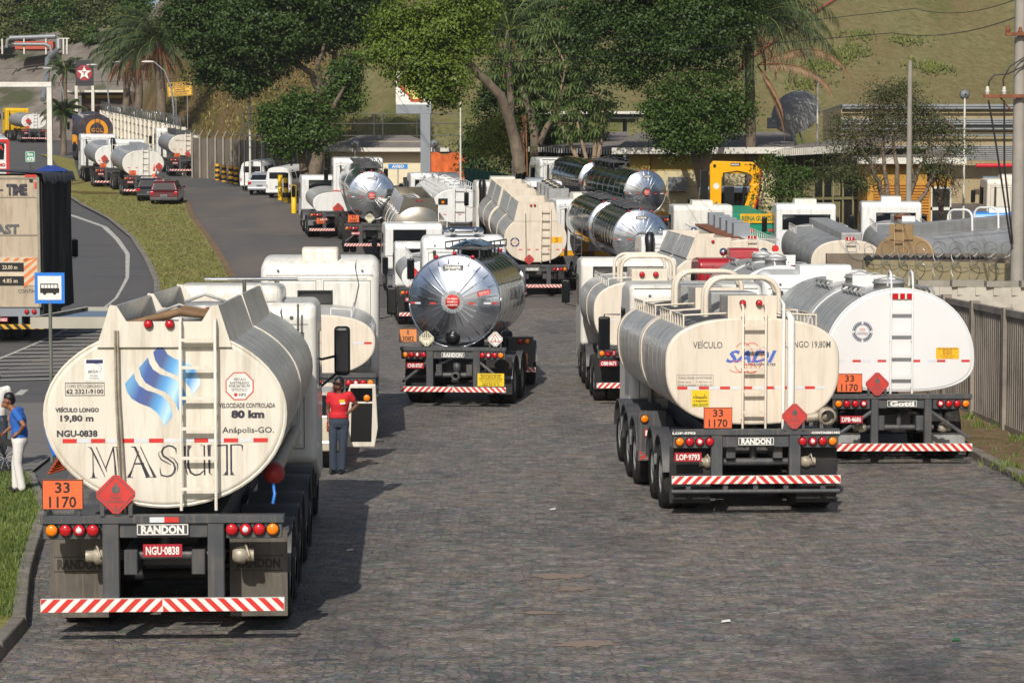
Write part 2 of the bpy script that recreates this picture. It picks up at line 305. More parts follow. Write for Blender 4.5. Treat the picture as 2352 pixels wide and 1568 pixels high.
def asphalt_mat(name,c,warm=(.13,.1,.08)):
    m,n,b,L=nodes_mat(name); N=n.nodes.new; tc=N('ShaderNodeTexCoord')
    a=N('ShaderNodeTexNoise'); a.inputs['Scale'].default_value=9; a.inputs['Detail'].default_value=8; L(tc.outputs['Object'],a.inputs['Vector'])
    mp=N('ShaderNodeMapping'); mp.inputs['Scale'].default_value=(1,.35,1); L(tc.outputs['Object'],mp.inputs[0])
    d=N('ShaderNodeTexNoise'); d.inputs['Scale'].default_value=.35; d.inputs['Detail'].default_value=7; d.inputs['Roughness'].default_value=.62; L(mp.outputs[0],d.inputs['Vector'])
    r1=N('ShaderNodeMix'); r1.data_type='RGBA'; r1.inputs[6].default_value=tuple(x*.7 for x in c)+(1,); r1.inputs[7].default_value=tuple(x*1.3 for x in c)+(1,); L(a.outputs[0],r1.inputs[0])
    mr=N('ShaderNodeMapRange'); mr.inputs[1].default_value=.4; mr.inputs[2].default_value=.7; mr.inputs[4].default_value=.75; L(d.outputs[0],mr.inputs[0])
    r2=N('ShaderNodeMix'); r2.data_type='RGBA'; L(mr.outputs[0],r2.inputs[0]); L(r1.outputs[2],r2.inputs[6]); r2.inputs[7].default_value=warm+(1,)
    k=N('ShaderNodeTexNoise'); k.inputs['Scale'].default_value=.9; k.inputs['Detail'].default_value=3; mk=N('ShaderNodeMapping'); mk.inputs['Location'].default_value=(9,3,0); mk.inputs['Scale'].default_value=(.25,1.6,1); L(tc.outputs['Object'],mk.inputs[0]); L(mk.outputs[0],k.inputs['Vector'])
    m3=N('ShaderNodeMapRange'); m3.inputs[1].default_value=.58; m3.inputs[2].default_value=.66; m3.inputs[4].default_value=.4; L(k.outputs[0],m3.inputs[0])
    r3=N('ShaderNodeMix'); r3.data_type='RGBA'; L(m3.outputs[0],r3.inputs[0]); L(r2.outputs[2],r3.inputs[6]); r3.inputs[7].default_value=(.04,.04,.042,1)
    L(r3.outputs[2],b.inputs['Base Color']); b.inputs['Roughness'].default_value=.8
    bp=N('ShaderNodeBump'); bp.inputs['Distance'].default_value=.01; L(a.outputs[0],bp.inputs['Height']); L(bp.outputs[0],b.inputs['Normal'])
    return m
def terrain_mat():
    m,n,b,L=nodes_mat('hill_ground'); N=n.nodes.new; tc=N('ShaderNodeTexCoord')
    def noise(sc,det=6,st=(1,1,1),loc=(0,0,0),ro=.6):
        mp=N('ShaderNodeMapping'); mp.inputs['Scale'].default_value=st; mp.inputs['Location'].default_value=loc; L(tc.outputs['Object'],mp.inputs[0])
        q=N('ShaderNodeTexNoise'); q.inputs['Scale'].default_value=sc; q.inputs['Detail'].default_value=det; q.inputs['Roughness'].default_value=ro; L(mp.outputs[0],q.inputs['Vector']); return q.outputs[0]
    def mr(i,a,c,lo=0,hi=1):
        q=N('ShaderNodeMapRange'); q.inputs[1].default_value=a; q.inputs[2].default_value=c; q.inputs[3].default_value=lo; q.inputs[4].default_value=hi; L(i,q.inputs[0]); return q.outputs[0]
    def mix(f,a,c):
        q=N('ShaderNodeMix'); q.data_type='RGBA'; L(f,q.inputs[0])
        for s,v in ((6,a),(7,c)):
            if isinstance(v,tuple): q.inputs[s].default_value=v+(1,)
            else: L(v,q.inputs[s])
        return q.outputs[2]
    g=mix(mr(noise(1.6,8),.3,.7),(.12,.116,.047),(.195,.176,.085))
    g=mix(mr(noise(.12,5,(1,.5,.7)),.45,.7,0,.75),g,(.15,.105,.055))
    g=mix(mr(noise(.16,6,(1,.6,.6),(20,4,1)),.56,.66,0,.8),g,(.075,.1,.02))
    g=mix(mr(noise(5,3,(1,1,1),(3,3,3)),.55,.75,0,.5),g,(.05,.055,.02))
    rk=mix(mr(noise(.5,9,(1,1,.4)),.3,.7),(.14,.12,.105),(.25,.22,.19))
    rk=mix(mr(noise(.12,4,(1,1,1),(8,1,2)),.52,.66,0,.8),rk,(.045,.06,.02))
    er=mix(mr(noise(.25,7,(1,.6,.6),(50,2,3)),.4,.62),(.115,.095,.035),(.18,.115,.06))
    sx=N('ShaderNodeSeparateXYZ'); L(tc.outputs['Object'],sx.inputs[0])
    def math_(op,a,c):
        q=N('ShaderNodeMath'); q.operation=op
        for i,v in enumerate((a,c)):
            if isinstance(v,(int,float)): q.inputs[i].default_value=v
            else: L(v,q.inputs[i])
        return q.outputs[0]
    left=math_('MULTIPLY',mr(sx.outputs[0],-38,-42),mr(sx.outputs[1],190,205))
    emb=math_('MULTIPLY',mr(sx.outputs[0],-11,-16),mr(sx.outputs[1],140,150))
    c=mix(emb,g,er); c=mix(left,c,rk)
    L(c,b.inputs['Base Color']); b.inputs['Roughness'].default_value=.95; b.inputs['Specular IOR Level'].default_value=.1
    bp=N('ShaderNodeBump'); bp.inputs['Distance'].default_value=.25; L(noise(2.5,7),bp.inputs['Height']); L(bp.outputs[0],b.inputs['Normal'])
    return m
M_cob=cobble_mat(); M_asp=asphalt_mat('asphalt',(.085,.083,.083),(.105,.096,.088)); M_asp2=asphalt_mat('dusty_asphalt',(.095,.09,.085),(.165,.13,.105)); M_ter=terrain_mat()
M_grassg=mat('grass_ground','#7d7b46',.95,0,.3,2.5,dirt='#8f7352',damt=.95,dscale=.4,bump=.03,bscale=9,spec=.1)
M_soil=mat('brown_soil','#76634f',.95,0,.3,3,dirt='#5b5a30',damt=.5,dscale=.8,bump=.03,bscale=8,spec=.1)
M_line=mat('road_line_paint','#b5b2aa',.7,0,.12,4,dirt='#6c6964',damt=.6,dscale=2)
M_kerb=mat('kerb_stone','#7a746b',.85,0,.25,3,dirt='#4b4640',damt=.7,dscale=2,bump=.01,bscale=15)
M_walk=asphalt_mat('pavement_surface',(.17,.16,.15),(.15,.135,.12))
# terrain: one sheet with the hills
yt=li([(-300,250),(-60,246),(-41,236),(-34,212),(-24.5,180),(-17.5,158),(-10,151),(75,151),(120,120),(300,90)])
def hill(x,y):
    t=y-yt(x)
    if t<=0: return 0
    s=.62 if x>-36 else .52
    cap=44 if x>-36 else (12.5+1.2*math.sin(x*.07))
    k=min(1,max(0,(x+44)/12)); cap=cap if x<-44 else (12.5*(1-k)+44*k)
    h=cap*(1-math.exp(-t*s/cap)) if t*s<cap*3 else cap
    return min(t*s,cap*.9+t*.06) + .5*math.sin(x*.21+y*.13)*min(1,t/10)
def ter(x,y): return zp(y)+hill(x,y)
gx=list(np.arange(-300,-80,20))+list(np.arange(-80,100,3))+list(np.arange(100,321,20))
gy=[-80,-60,-40,-20,0]+list(np.arange(10,300,1.0))+list(np.arange(300,800,25))
vs=[(x,y,ter(x,y)-.06) for y in gy for x in gx]; nx=len(gx)
fs=[(i*nx+j,i*nx+j+1,(i+1)*nx+j+1,(i+1)*nx+j) for i in range(len(gy)-1) for j in range(nx-1)]
me=bpy.data.meshes.new('terrain'); me.from_pydata(vs,[],fs); me.materials.append(M_ter); me.polygons.foreach_set('use_smooth',[True]*len(fs)); me.update()
structure(link('terrain',me))
# sheets
ribbon('road_surface',YR(-20,240),lambda y:-75.,li([(-20,9),(150,9),(158,-17),(176,-22),(215,-33),(240,-40)]) ,0.0,M_asp)
ribbon('service_yard',YR(60,152),li([(60,-14),(86,-13.4),(94,-14.5),(101,-16.2),(112,-18.8),(123,-21.8),(133,-25),(146,-27),(152,-27)]),lambda y:70.,.02,M_asp2)
ribbon('cobbled_yard',YR(-20,84),li([(-20,-4.6),(24,-5.6),(36,-7.3),(46,-8.6),(60,-10),(84,-11.5)]),li([(-20,8.5),(54,8.5),(62,70),(84,70)]),.03,M_cob,nx=3)
# median strips
mL=li([(70,-12.6),(86,-13.5),(93,-14.6),(101,-16.3),(112,-18.8),(123,-21.9),(133,-25.2),(141,-27.6),(147,-29.5)])
mR=li([(70,-12.2),(78,-9.8),(86,-10.2),(93,-11.7),(101,-13.2),(112,-15.3),(125,-18.0),(137,-20),(143,-21.7),(147,-29)])
ribbon('median_grass_ground',YR(70,147),mL,mR,.1,M_grassg)
ribbon('median_kerb',YR(70,147),lambda y:mL(y)-.25,lambda y:mL(y),.12,M_kerb); ribbon('median_kerb',YR(70,147),lambda y:mR(y),lambda y:mR(y)+.35,.07,M_soil)
m2L=li([(143,-27.3),(147,-29.6),(160,-31.6),(190,-38.8),(200,-42)]); m2R=li([(143,-24.9),(145,-24),(154,-28.2),(160,-30.8),(190,-37),(200,-41)])
ribbon('far_median_ground',YR(143,200),m2L,m2R,.1,M_grassg)
# road markings
ln=li([(60,-15.0),(75,-15.2),(83,-15.3),(88,-15.55),(95,-16.3),(104.5,-17.9),(112,-19.7),(119,-21.6),(126,-24.6),(133,-28)])
def marking(name,ys,fl,fr,off=.012): return ribbon(name,ys,fl,fr,off,M_line)
marking('edge_line',YR(60,133),lambda y:ln(y)-.06-.003*max(0,y-90),lambda y:ln(y)+.06+.003*max(0,y-90))
hv=[];hf=[]
for i in range(15):
    y=57+i*1.35; xl=-14.9+ (y-76)*.0; 
    a=(-14.9-.02*(y-60),y+.9); c=(-10.6,y+2.2-.06*i); b=len(hv)
    for (px,py) in ((a[0],a[1]),(c[0],c[1]),(c[0],c[1]+.22),(a[0],a[1]+.22)): hv.append((px,py,zp(py)+.03))
    hf.append((b,b+1,b+2,b+3))
me=bpy.data.meshes.new('hatch_marking'); me.from_pydata(hv,[],hf); me.materials.append(M_line); structure(link('hatch_marking',me))
mb=MB(); mb.add([(-11.7,50,.015),(-11.5,50,.015),(-12.1,56,.1),(-12.3,56,.1)],[(0,1,2,3)]); mb.add([(-15.4,55,.1),(-15.2,55,.1),(-15.1,63,.23),(-15.3,63,.23)],[(0,1,2,3)]); structure(mb.build('lane_marking',M_line))
# left pavement, verge and kerb
vL=lambda y:-15.; vR=li([(10,-4.6),(24,-5.4),(27,-6.0),(29,-6.35),(33,-7.0),(37.6,-8.2),(38,-8.4)])
ribbon('pavement',YR(37,52),lambda y:-13.5,li([(37,-8.2),(52,-9.2)]),.05,M_walk)
ribbon('verge_ground',YR(10,38),vL,vR,.13,M_grassg)
kb=MB()
for i in range(17):
    y=12+i*1.5; x0=vR(y); x1=vR(y+1.46)
    kb.add([(x0,y,0),(x0+.18,y,0),(x1+.18,y+1.46,0),(x1,y+1.46,0),(x0,y,.17),(x0+.15,y,.17),(x1+.15,y+1.46,.17),(x1,y+1.46,.17)],[(0,3,2,1),(4,5,6,7),(0,1,5,4),(1,2,6,5),(2,3,7,6),(3,0,4,7)])
structure(kb.build('verge_kerb',M_kerb,bevel=.02))
# right pavement
ribbon('right_pavement',YR(10,58),lambda y:8.62,lambda y:30.,.15,M_soil)
kb=MB()
for i in range(32):
    y=10+i*1.5; z=zp(y); kb.box(8.42,8.63,y,y+1.47,z,z+.17)
structure(kb.build('right_kerb',M_kerb,bevel=.02))
# sandy puddle marks in the cobbles
M_sand=mat('sand_patch','#837365',.9,0,.15,3,dirt='#6b5c50',damt=.6,dscale=3)
sb=MB()
for (x,y,wd,dp) in ((1350,1492,80,.2),(1290,1333,70,.22),(1320,1364,42,.14),(1240,1420,50,.1)):
    d=4.5*F/(y-490); c=X(x,d); a=wd/F*d
    pts=[]
    for i in range(28):
        t=2*math.pi*i/28; r=1+rnd.uniform(-.4,.35); pts.append((c+a*r*math.cos(t),d+dp*r*math.sin(t),.036))
    sb.add(pts,[tuple(range(28))])
sb_o=sb.build('sand_patches',M_sand); sb_o['kind']='stuff'
# ---------------------------------------------------------------- truck parts
I4=Matrix.Identity(4)
def sec(n,a,hu,hl,cz,p,pl=None,s=1):
    out=[]
    for i in range(n):
        t=2*math.pi*i/n; c,q=math.cos(t),math.sin(t); e=2/(p if q>=0 else (pl or p))
        out.append((s*a*math.copysign(abs(c)**e,c),cz+s*(hu if q>=0 else hl)*math.copysign(abs(q)**e,q)))
    return out
def tank(root,M,y0,L,a,top,wid,bot,shell,end,p=2.0,pl=None,seams=(),bands=(),band_m=None,dome=.05,n=56,rim=None,cx=0,wave=0,label=None):
    """tank shell with ring seams; returns (shell part, end part)"""
    hu,hl=top-wid,wid-bot
    st=[(y0+.05,1)]
    for s in sorted(seams): st+=[(y0+s-.05,1),(y0+s-.028,1.0),(y0+s-.012,1.004),(y0+s+.012,1.004),(y0+s+.028,1.0),(y0+s+.05,1)]
    st+=[(y0+L-.05,1),(y0+L+.05,.96),(y0+L+.12,.85),(y0+L+.16,.6)]
    mb=MB(M); vs=[];fs=[];kk=[]
    for y,s in st: vs+=[(x+cx,y,z) for x,z in sec(n,a,hu,hl,wid,p,pl,s)]
    for i in range(len(st)-1):
        for j in range(n): fs.append((i*n+j,(i+1)*n+j,(i+1)*n+(j+1)%n,i*n+(j+1)%n))
    mb.add(vs,fs,0,True); m=len(st)-1; mb.add([(x+cx,st[-1][0],z) for x,z in sec(n,a,hu,hl,wid,p,pl,st[-1][1])],[tuple(range(n))],0,True)
    for (b0,b1) in bands:
        vs=[];
        for y,s in ((y0+b0,1.001),(y0+b0+.01,1.014),(y0+b1-.01,1.014),(y0+b1,1.001)): vs+=[(x+cx,y,z) for x,z in sec(n,a,hu,hl,wid,p,pl,s)]
        mb.add(vs,[(i*n+j,(i+1)*n+j,(i+1)*n+(j+1)%n,i*n+(j+1)%n) for i in range(3) for j in range(n)],1,True)
    sh=mb.build('tank_shell',[shell,band_m or end],root,sharp=35,label=label)
    mb=MB(M); prof=[(.055,1.002),(.02,1.0),(.004,.985),(0,.965)]
    if dome>0: prof+=[(-dome*.45,.8),(-dome*.75,.55),(-dome*.95,.25)]
    vs=[]
    for y,s in prof: vs+=[(x+cx,y0+y,z) for x,z in sec(n,a,hu,hl,wid,p,pl,s)]
    fs=[(i*n+j,i*n+(j+1)%n,(i+1)*n+(j+1)%n,(i+1)*n+j) for i in range(len(prof)-1) for j in range(n)]
    mb.add([(v[0],v[1],v[2]) for v in vs],[tuple(reversed(f)) for f in fs],0,True)
    mb.add(vs[-n:],[tuple(range(n))],0,dome>0)
    if rim: # thin rim hoop
        pts=[(x+cx,y0+.03,z) for x,z in sec(n,a,hu,hl,wid,p,pl,1.012)]; mb.tube(pts,.022,6,1,close=True)
    en=mb.build('tank_end',[end,rim or end],root,sharp=50)
    return sh,en
def wheel_mesh(r,w_,dual=True):
    k=('wheel',r,w_,dual)
    if k in FONT: return FONT[k]
    t=MB(); g=MB(); n=28
    def tyre(x0,x1):
        t.lathe([(r*.58,x0),(r*.93,x0),(r*.985,x0+.04),(r,x0+.08),(r,x1-.08),(r*.985,x1-.04),(r*.93,x1),(r*.58,x1)],axis='x',n=n)
    if dual: tyre(-w_/2,-w_*.04); tyre(w_*.04,w_/2)
    else: tyre(-w_/2,w_/2)
    g.lathe([(r*.58,-w_/2+.02),(r*.55,-w_/2+.05),(r*.3,-w_/2+.14),(r*.28,-w_/2+.02),(.01,-w_/2)],axis='x',n=16)
    g.lathe([(r*.58,w_/2-.02),(r*.55,w_/2-.05),(r*.3,w_/2-.14),(r*.28,w_/2-.02),(.01,w_/2)],axis='x',n=16)
    FONT[k]=(t.mesh('tyre',[rubber]),g.mesh('rim',[rim_m])); return FONT[k]
def wheel(root,M,x,y,r=.5,w_=.58,dual=True,rim=True):
    t,g=wheel_mesh(r,w_,dual); T=M@Matrix.Translation((x,y,r))
    o=link('tyre' if not rim else 'wheel',t,root,M=T)
    if rim: link('rim',g,o)
    return o
def fender(root,M,x,y,r=.58,w_=.62,m=None,z=.5,a0=10,a1=170,name='fender'):
    mb=MB(M); n=12; vs=[]
    for i in range(n+1):
        a=R(a0+(a1-a0)*i/n)
        for rr in (r,r+.03):
            for s in (-1,1): vs.append((x+s*w_/2,y+rr*math.cos(a),z+rr*math.sin(a)))
    fs=[]
    for i in range(n):
        b=i*4; c=b+4
        fs+=[(b,b+1,c+1,c),(b+2,c+2,c+3,b+3),(b,c,c+2,b+2),(b+1,b+3,c+3,c+1)]
    fs+=[(0,2,3,1),(4*n,4*n+1,4*n+3,4*n+2)]
    mb.add(vs,fs,0,True); return mb.build(name,m or frame,root,sharp=40)
def lamp_mesh(kind,r):
    k=('lamp',kind,r)
    if k in FONT: return FONT[k]
    mb=MB(); mb.lathe([(r*1.08,.02),(r*1.08,-.012),(r,-.014),(r*.97,-.03),(r*.5,-.042),(.001,-.045)],axis='y',n=16,ks=[0,0,0,1,1])
    if kind=='w': mb.lathe([(r*.52,-.04),(r*.4,-.05),(.001,-.055)],axis='y',n=14,k=2)
    FONT[k]=mb.mesh('tail_light',[mirror_m,{'o':ora_l,'r':red_l,'w':red_l}[kind],wht_l]); return FONT[k]
def lamp(root,M,kind,x,y,z,r=.063,name=None):
    nm=name or ('indicator_light' if kind=='o' else 'tail_light'); return link(nm,lamp_mesh(kind,r),root,M=M@Matrix.Translation((x,y,z)))
def bumper(root,M,x0,x1,z0,z1,y=0,t=.06,n=18,name='striped_bumper',cols=None,cham=True):
    mb=MB(M); mb.box(x0,x1,y,y+t,z0,z1,0); h=z1-z0; xm=(x0+x1)/2; st=(x1-x0)/n; yy=y-.004
    def clipq(a,sl,lo,hi):
        # stripe from a..a+st/2 at bottom shifted by sl at top
        q=[(a,z0),(a+st/2,z0),(a+st/2+sl,z1),(a+sl,z1)]
        out=[]
        for lim,sgn in ((lo,1),(hi,-1)):
            out=[]
            for i in range(len(q)):
                p,r=q[i],q[(i+1)%len(q)]; ip=(p[0]-lim)*sgn>=0; ir=(r[0]-lim)*sgn>=0
                if ip: out.append(p)
                if ip!=ir: t_=(lim-p[0])/(r[0]-p[0]); out.append((lim,p[1]+(r[1]-p[1])*t_))
            q=out
            if len(q)<3: return None
        return q
    for i in range(-3,n//2+3):
        for side in (-1,1):
            a=x0+i*st if side<0 else xm+i*st
            q=clipq(a,h if side<0 else -h,(x0 if side<0 else xm)+.004,(xm if side<0 else x1)-.004)
            if q: mb.flat(q,yy,1)
    return mb.build(name,cols or [whitep,redp],root)
def plate(root,M,text,x,z,w_=.4,h=.13,y=-.03,m=None,tm=None,name='licence_plate',rot=0,frame_=False,cap=.62,label=None,bold=.03):
    mb=MB(M); mb.box(x-w_/2,x+w_/2,y,y+.015,z-h/2,z+h/2,0)
    p=mb.build(name,[m or platered],root,label=label)
    tx=MB(M); yy=y-.003
    if frame_:
        b=h*.07; i=h*.06
        for (a,c,d,e) in ((-w_/2+i,w_/2-i,-h/2+i,-h/2+i+b),(-w_/2+i,w_/2-i,h/2-i-b,h/2-i),(-w_/2+i,-w_/2+i+b,-h/2+i,h/2-i),(w_/2-i-b,w_/2-i,-h/2+i,h/2-i)): tx.rect(x+a,x+c,z+d,z+e,yy)
    if text: tx.text(text,x,z-h*cap/2,h*cap,yy-.001,wd=w_*(.82 if frame_ else .86),bold=bold)
    tx.build('lettering',tm or whitep,p); return p
def number_panel(root,M,t1,t2,x,z,w_=.42,h=.31,y=-.02,m=None):
    mb=MB(M); mb.box(x-w_/2,x+w_/2,y,y+.02,z-h/2,z+h/2); p=mb.build('hazard_number_panel',[m or orangep],root)
    t=MB(M); yy=y-.003; t.text(t1,x,z+h*.07,h*.34,yy,wd=w_*(.36 if len(t1)>1 else .13),bold=.015); t.text(t2,x,z-h*.42,h*.36,yy,wd=w_*.66,bold=.015)
    b=.008
    for (a,c,d,e) in ((-w_/2,w_/2,-h/2,-h/2+b),(-w_/2,w_/2,h/2-b,h/2),(-w_/2,-w_/2+b,-h/2,h/2),(w_/2-b,w_/2,-h/2,h/2)): t.rect(x+a,x+c,z+d,z+e,yy)
    t.build('lettering',inkb,p); return p
def diamond(root,M,x,z,r=.225,y=-.05,kind='flame',m=None,post=.0,zb=None):
    mb=MB(M); c=.03; q=r-c
    pts=[(x-q,z-c),(x-c,z-q),(x+c,z-q),(x+q,z-c),(x+q,z+c),(x+c,z+q),(x-c,z+q),(x-q,z+c)]
    mb.prism(pts,y,y+.015,0); p=mb.build('hazard_diamond',[m or diam],root)
    t=MB(M); yy=y-.004; ri=r*.83; bw=.008
    for a,b in (((-ri,0),(0,-ri)),((0,-ri),(ri,0)),((ri,0),(0,ri)),((0,ri),(-ri,0))): t.stroke([(x+a[0],z+a[1]),(x+b[0],z+b[1])],bw,yy,0)
    if kind=='flame':
        s=r*.36; fl=[(0,-.55),(.38,-.48),(.55,-.1),(.42,.3),(.3,.12),(.22,.55),(.02,1.0),(-.12,.55),(-.28,.2),(-.4,.35),(-.55,-.05),(-.42,-.45)]
        t.flat([(x+a*s,z+r*.25+b*s) for a,b in fl],yy,0)
        t.rect(x-r*.28,x+r*.28,z-r*.02,z-r*.005,yy,0)
        t.text('LÍQUIDO',x,z-r*.2,r*.1,yy,0,wd=r*.5); t.text('INFLAMÁVEL',x,z-r*.37,r*.1,yy,0,wd=r*.72); t.text('3',x,z-r*.7,r*.2,yy,0)
    elif kind=='stripes':
        for i in range(5):
            xx=x+(i-2)*r*.2; hh=r*.8-abs(i-2)*r*.2; t.rect(xx-r*.05,xx+r*.05,z+.02,z+hh,yy,0)
        t.text('SUBSTÂNCIAS',x,z-r*.1,r*.08,yy,0,wd=r*1.0); t.text('9',x,z-r*.7,r*.22,yy,0)
    elif kind=='tri':
        tr=[(-r*.5,-r*.28),(r*.5,-r*.28),(0,r*.6)]
        for i in range(3): t.stroke([(x+tr[i][0],z+tr[i][1]),(x+tr[(i+1)%3][0],z+tr[(i+1)%3][1])],.016,yy,1)
        t.rect(x-.006,x+.006,z-r*.15,z+r*.22,yy,0); t.disc(x,z-r*.14,.016,yy,0,8)
    t.build('symbol',[inkg if kind=='flame' else inkb,redp],p)
    if zb is not None:
        g=MB(M); g.box(x-r*.72,x-r*.72+.04,y+.02,y+.05,zb,z-.05); g.box(x+r*.72-.04,x+r*.72,y+.02,y+.05,zb,z-.05); g.box(x-r*.72,x+r*.72,y+.03,y+.045,z-.09,z-.06); g.build('sign_bracket',frame,root)
    return p
def ladder(root,M,x,w_,zb,zt,yf,rungs,m,r=.02,hoop=0,flat=False,ytop=None):
    mb=MB(M)
    for s in (-1,1):
        xx=x+s*w_/2; pts=[(xx,yf-.0,zb),(xx,yf,zt)]
        if hoop: pts+=[(xx,yf+.06,zt+hoop*.8),(xx,yf+.2,zt+hoop),(xx,yf+.34,zt+hoop*.8),(xx,yf+.38,zt-.02)]
        else: pts+=[(xx,yf+.1,zt+.04),(xx,yf+.25,zt+.02)]
        mb.tube(pts,r,6)
    for z in rungs: mb.box(x-w_/2,x+w_/2,yf-r*.9,yf+r*1.2,z-r*.9,z+r*.9)
    for z in (zb+.15,(zb+zt)/2,zt-.15):
        for s in (-1,1): mb.box(x+s*w_/2-.01,x+s*w_/2+.01,yf,yf+.3,z-.01,z+.01)
    return mb.build('ladder',m,root)
def tape(en,M,xs,z,y,h=.042,cols=None,wr=.14):
    mb=MB(M)
    for a,b,k in xs: mb.rect(a,b,z-h/2,z+h/2,y,k)
    return mb.build('reflective_tape',cols or [redp,tapew],en)
def rear(root,M,c):
    """tail frame with lights, bumper, plate and flaps"""
    m=c.get('m',frame); zb=c['beam']; zl=c['lz']; hw=c.get('hw',1.25); bz0,bz1=c['bz']; px=c['posts']; pw=c.get('pw',.17)
    mb=MB(M); mb.box(-hw,hw,-.01,.14,zb,zb+.085)
    for p in px: mb.box(p-pw/2,p+pw/2,.0,.12,bz1,zb)
    mb.box(px[0]+pw/2,px[1]-pw/2,.03,.1,zl-.09,zl+.1)
    mb.box(-hw+.02,px[0]-pw/2-.02,.02,.1,zl-.1,zl+.1); mb.box(px[1]+pw/2+.02,hw-.02,.02,.1,zl-.1,zl+.1)
    mb.box(-.42,-.28,.15,c.get('len',7.),.72,.98); mb.box(.28,.42,.15,c.get('len',7.),.72,.98)
    for q in (.6,2.0,3.4): mb.box(-.28,.28,q,q+.1,.75,.95)
    if c.get('diag'):
        for s in (-1,1): mb.tube([(s*(hw-.05),.06,bz1+.1),(s*(abs(px[0])-.02),.06,zl-.1)],.045,4)
    if c.get('low'): mb.tube([(-hw,.02,.25),(hw,.02,.25)],.035,6); [mb.box(q-.04,q+.04,.0,.06,.25,bz0) for q in (-1.0,-.45,0,.45,1.0)]
    mb.build('tail_frame',m,root,bevel=.008 if c.get('near') else 0,seg=1)
    if 'nob' not in c: bumper(root,M,c.get('bx',(-hw,hw))[0],c.get('bx',(-hw,hw))[1],bz0,bz1,-.05,n=c.get('ns',18),cols=c.get('bcols'))
    sp=c.get('ls',.14); r=c.get('lr',.062)
    for s,kinds in ((-1,c.get('kl','orwr')),(1,c.get('kr','rwro'))):
        x0=(-hw+.055+r) if s<0 else (hw-.055-r-sp*(len(kinds)-1))
        for i,k in enumerate(kinds): lamp(root,M,k,x0+i*sp,.0,zl,r)
    if c.get('maker'): plate(root,M,c['maker'],c.get('mx',0),zl,.54,.125,-.0,m=frame,tm=whitep,name='maker_plate',frame_=True,bold=.05)
    if c.get('plate'): plate(root,M,c['plate'],c.get('plx',0),c.get('plz',zl-.21),y=-.02)
    if c.get('flaps',1):
        for s in (-1,1):
            f=MB(M); x0,x1=(-1.25,-.64) if s<0 else (.64,1.25); ya=c.get('fy',.5)
            f.box(x0,x1,ya,ya+.02,c.get('fz',.3),zl-.1); fo=f.build('mudflap',c.get('fm',flapm),root)
            if c.get('ft'):
                t=MB(M); t.text(c['ft'],(x0+x1)/2,.72,.095,ya-.004,wd=.46,bold=.05);
                for (a,b,d,e) in ((x0+.04,x1-.04,.685,.695),(x0+.04,x1-.04,.84,.85)): t.rect(a,b,d,e,ya-.003)
                t.build('lettering',mat('moulded_rubber','#37332e',.8),fo)
    if c.get('pipe'):
        f=MB(M); z=c.get('pz',.91); f.cyl((-.62,.3,z),(.62,.3,z),c.get('pr',.055),n=12); f.cyl((0,.3,z),(0,.3,z+.25),c.get('pr',.055)*.9,n=10); f.build('discharge_pipe',frame,root)
        for s,x in ((-1,-.72),(1,.82)):
            f=MB(M); q=.085 if c['pipe']>0 else .06
            f.lathe([(q*.7,-.12*s),(q*.9,-.1*s),(q*1.1,-.06*s),(q*1.1,0),(q*.8,.02*s),(q*.8,.1*s)],(x,.25,z),'x',12)
            f.tube([(x,.2,z+q),(x+.02,.15,z+q+.04),(x+.06,.14,z)],.012,5); f.build('hose_coupling',coup,root)
def axles(root,M,ys,r=.5,rim=True,fend=False,x=.95,dual=True,w_=.58):
    for y in ys:
        for s in (-1,1):
            wheel(root,M,s*x,y,r,w_,dual,rim)
            if fend: fender(root,M,s*x,y,r+.1,w_+.06,z=r)
    for y in ys: f=MB(M); f.cyl((-.7,y,r),(.7,y,r),.07,n=8); f.build('axle',dark,root)
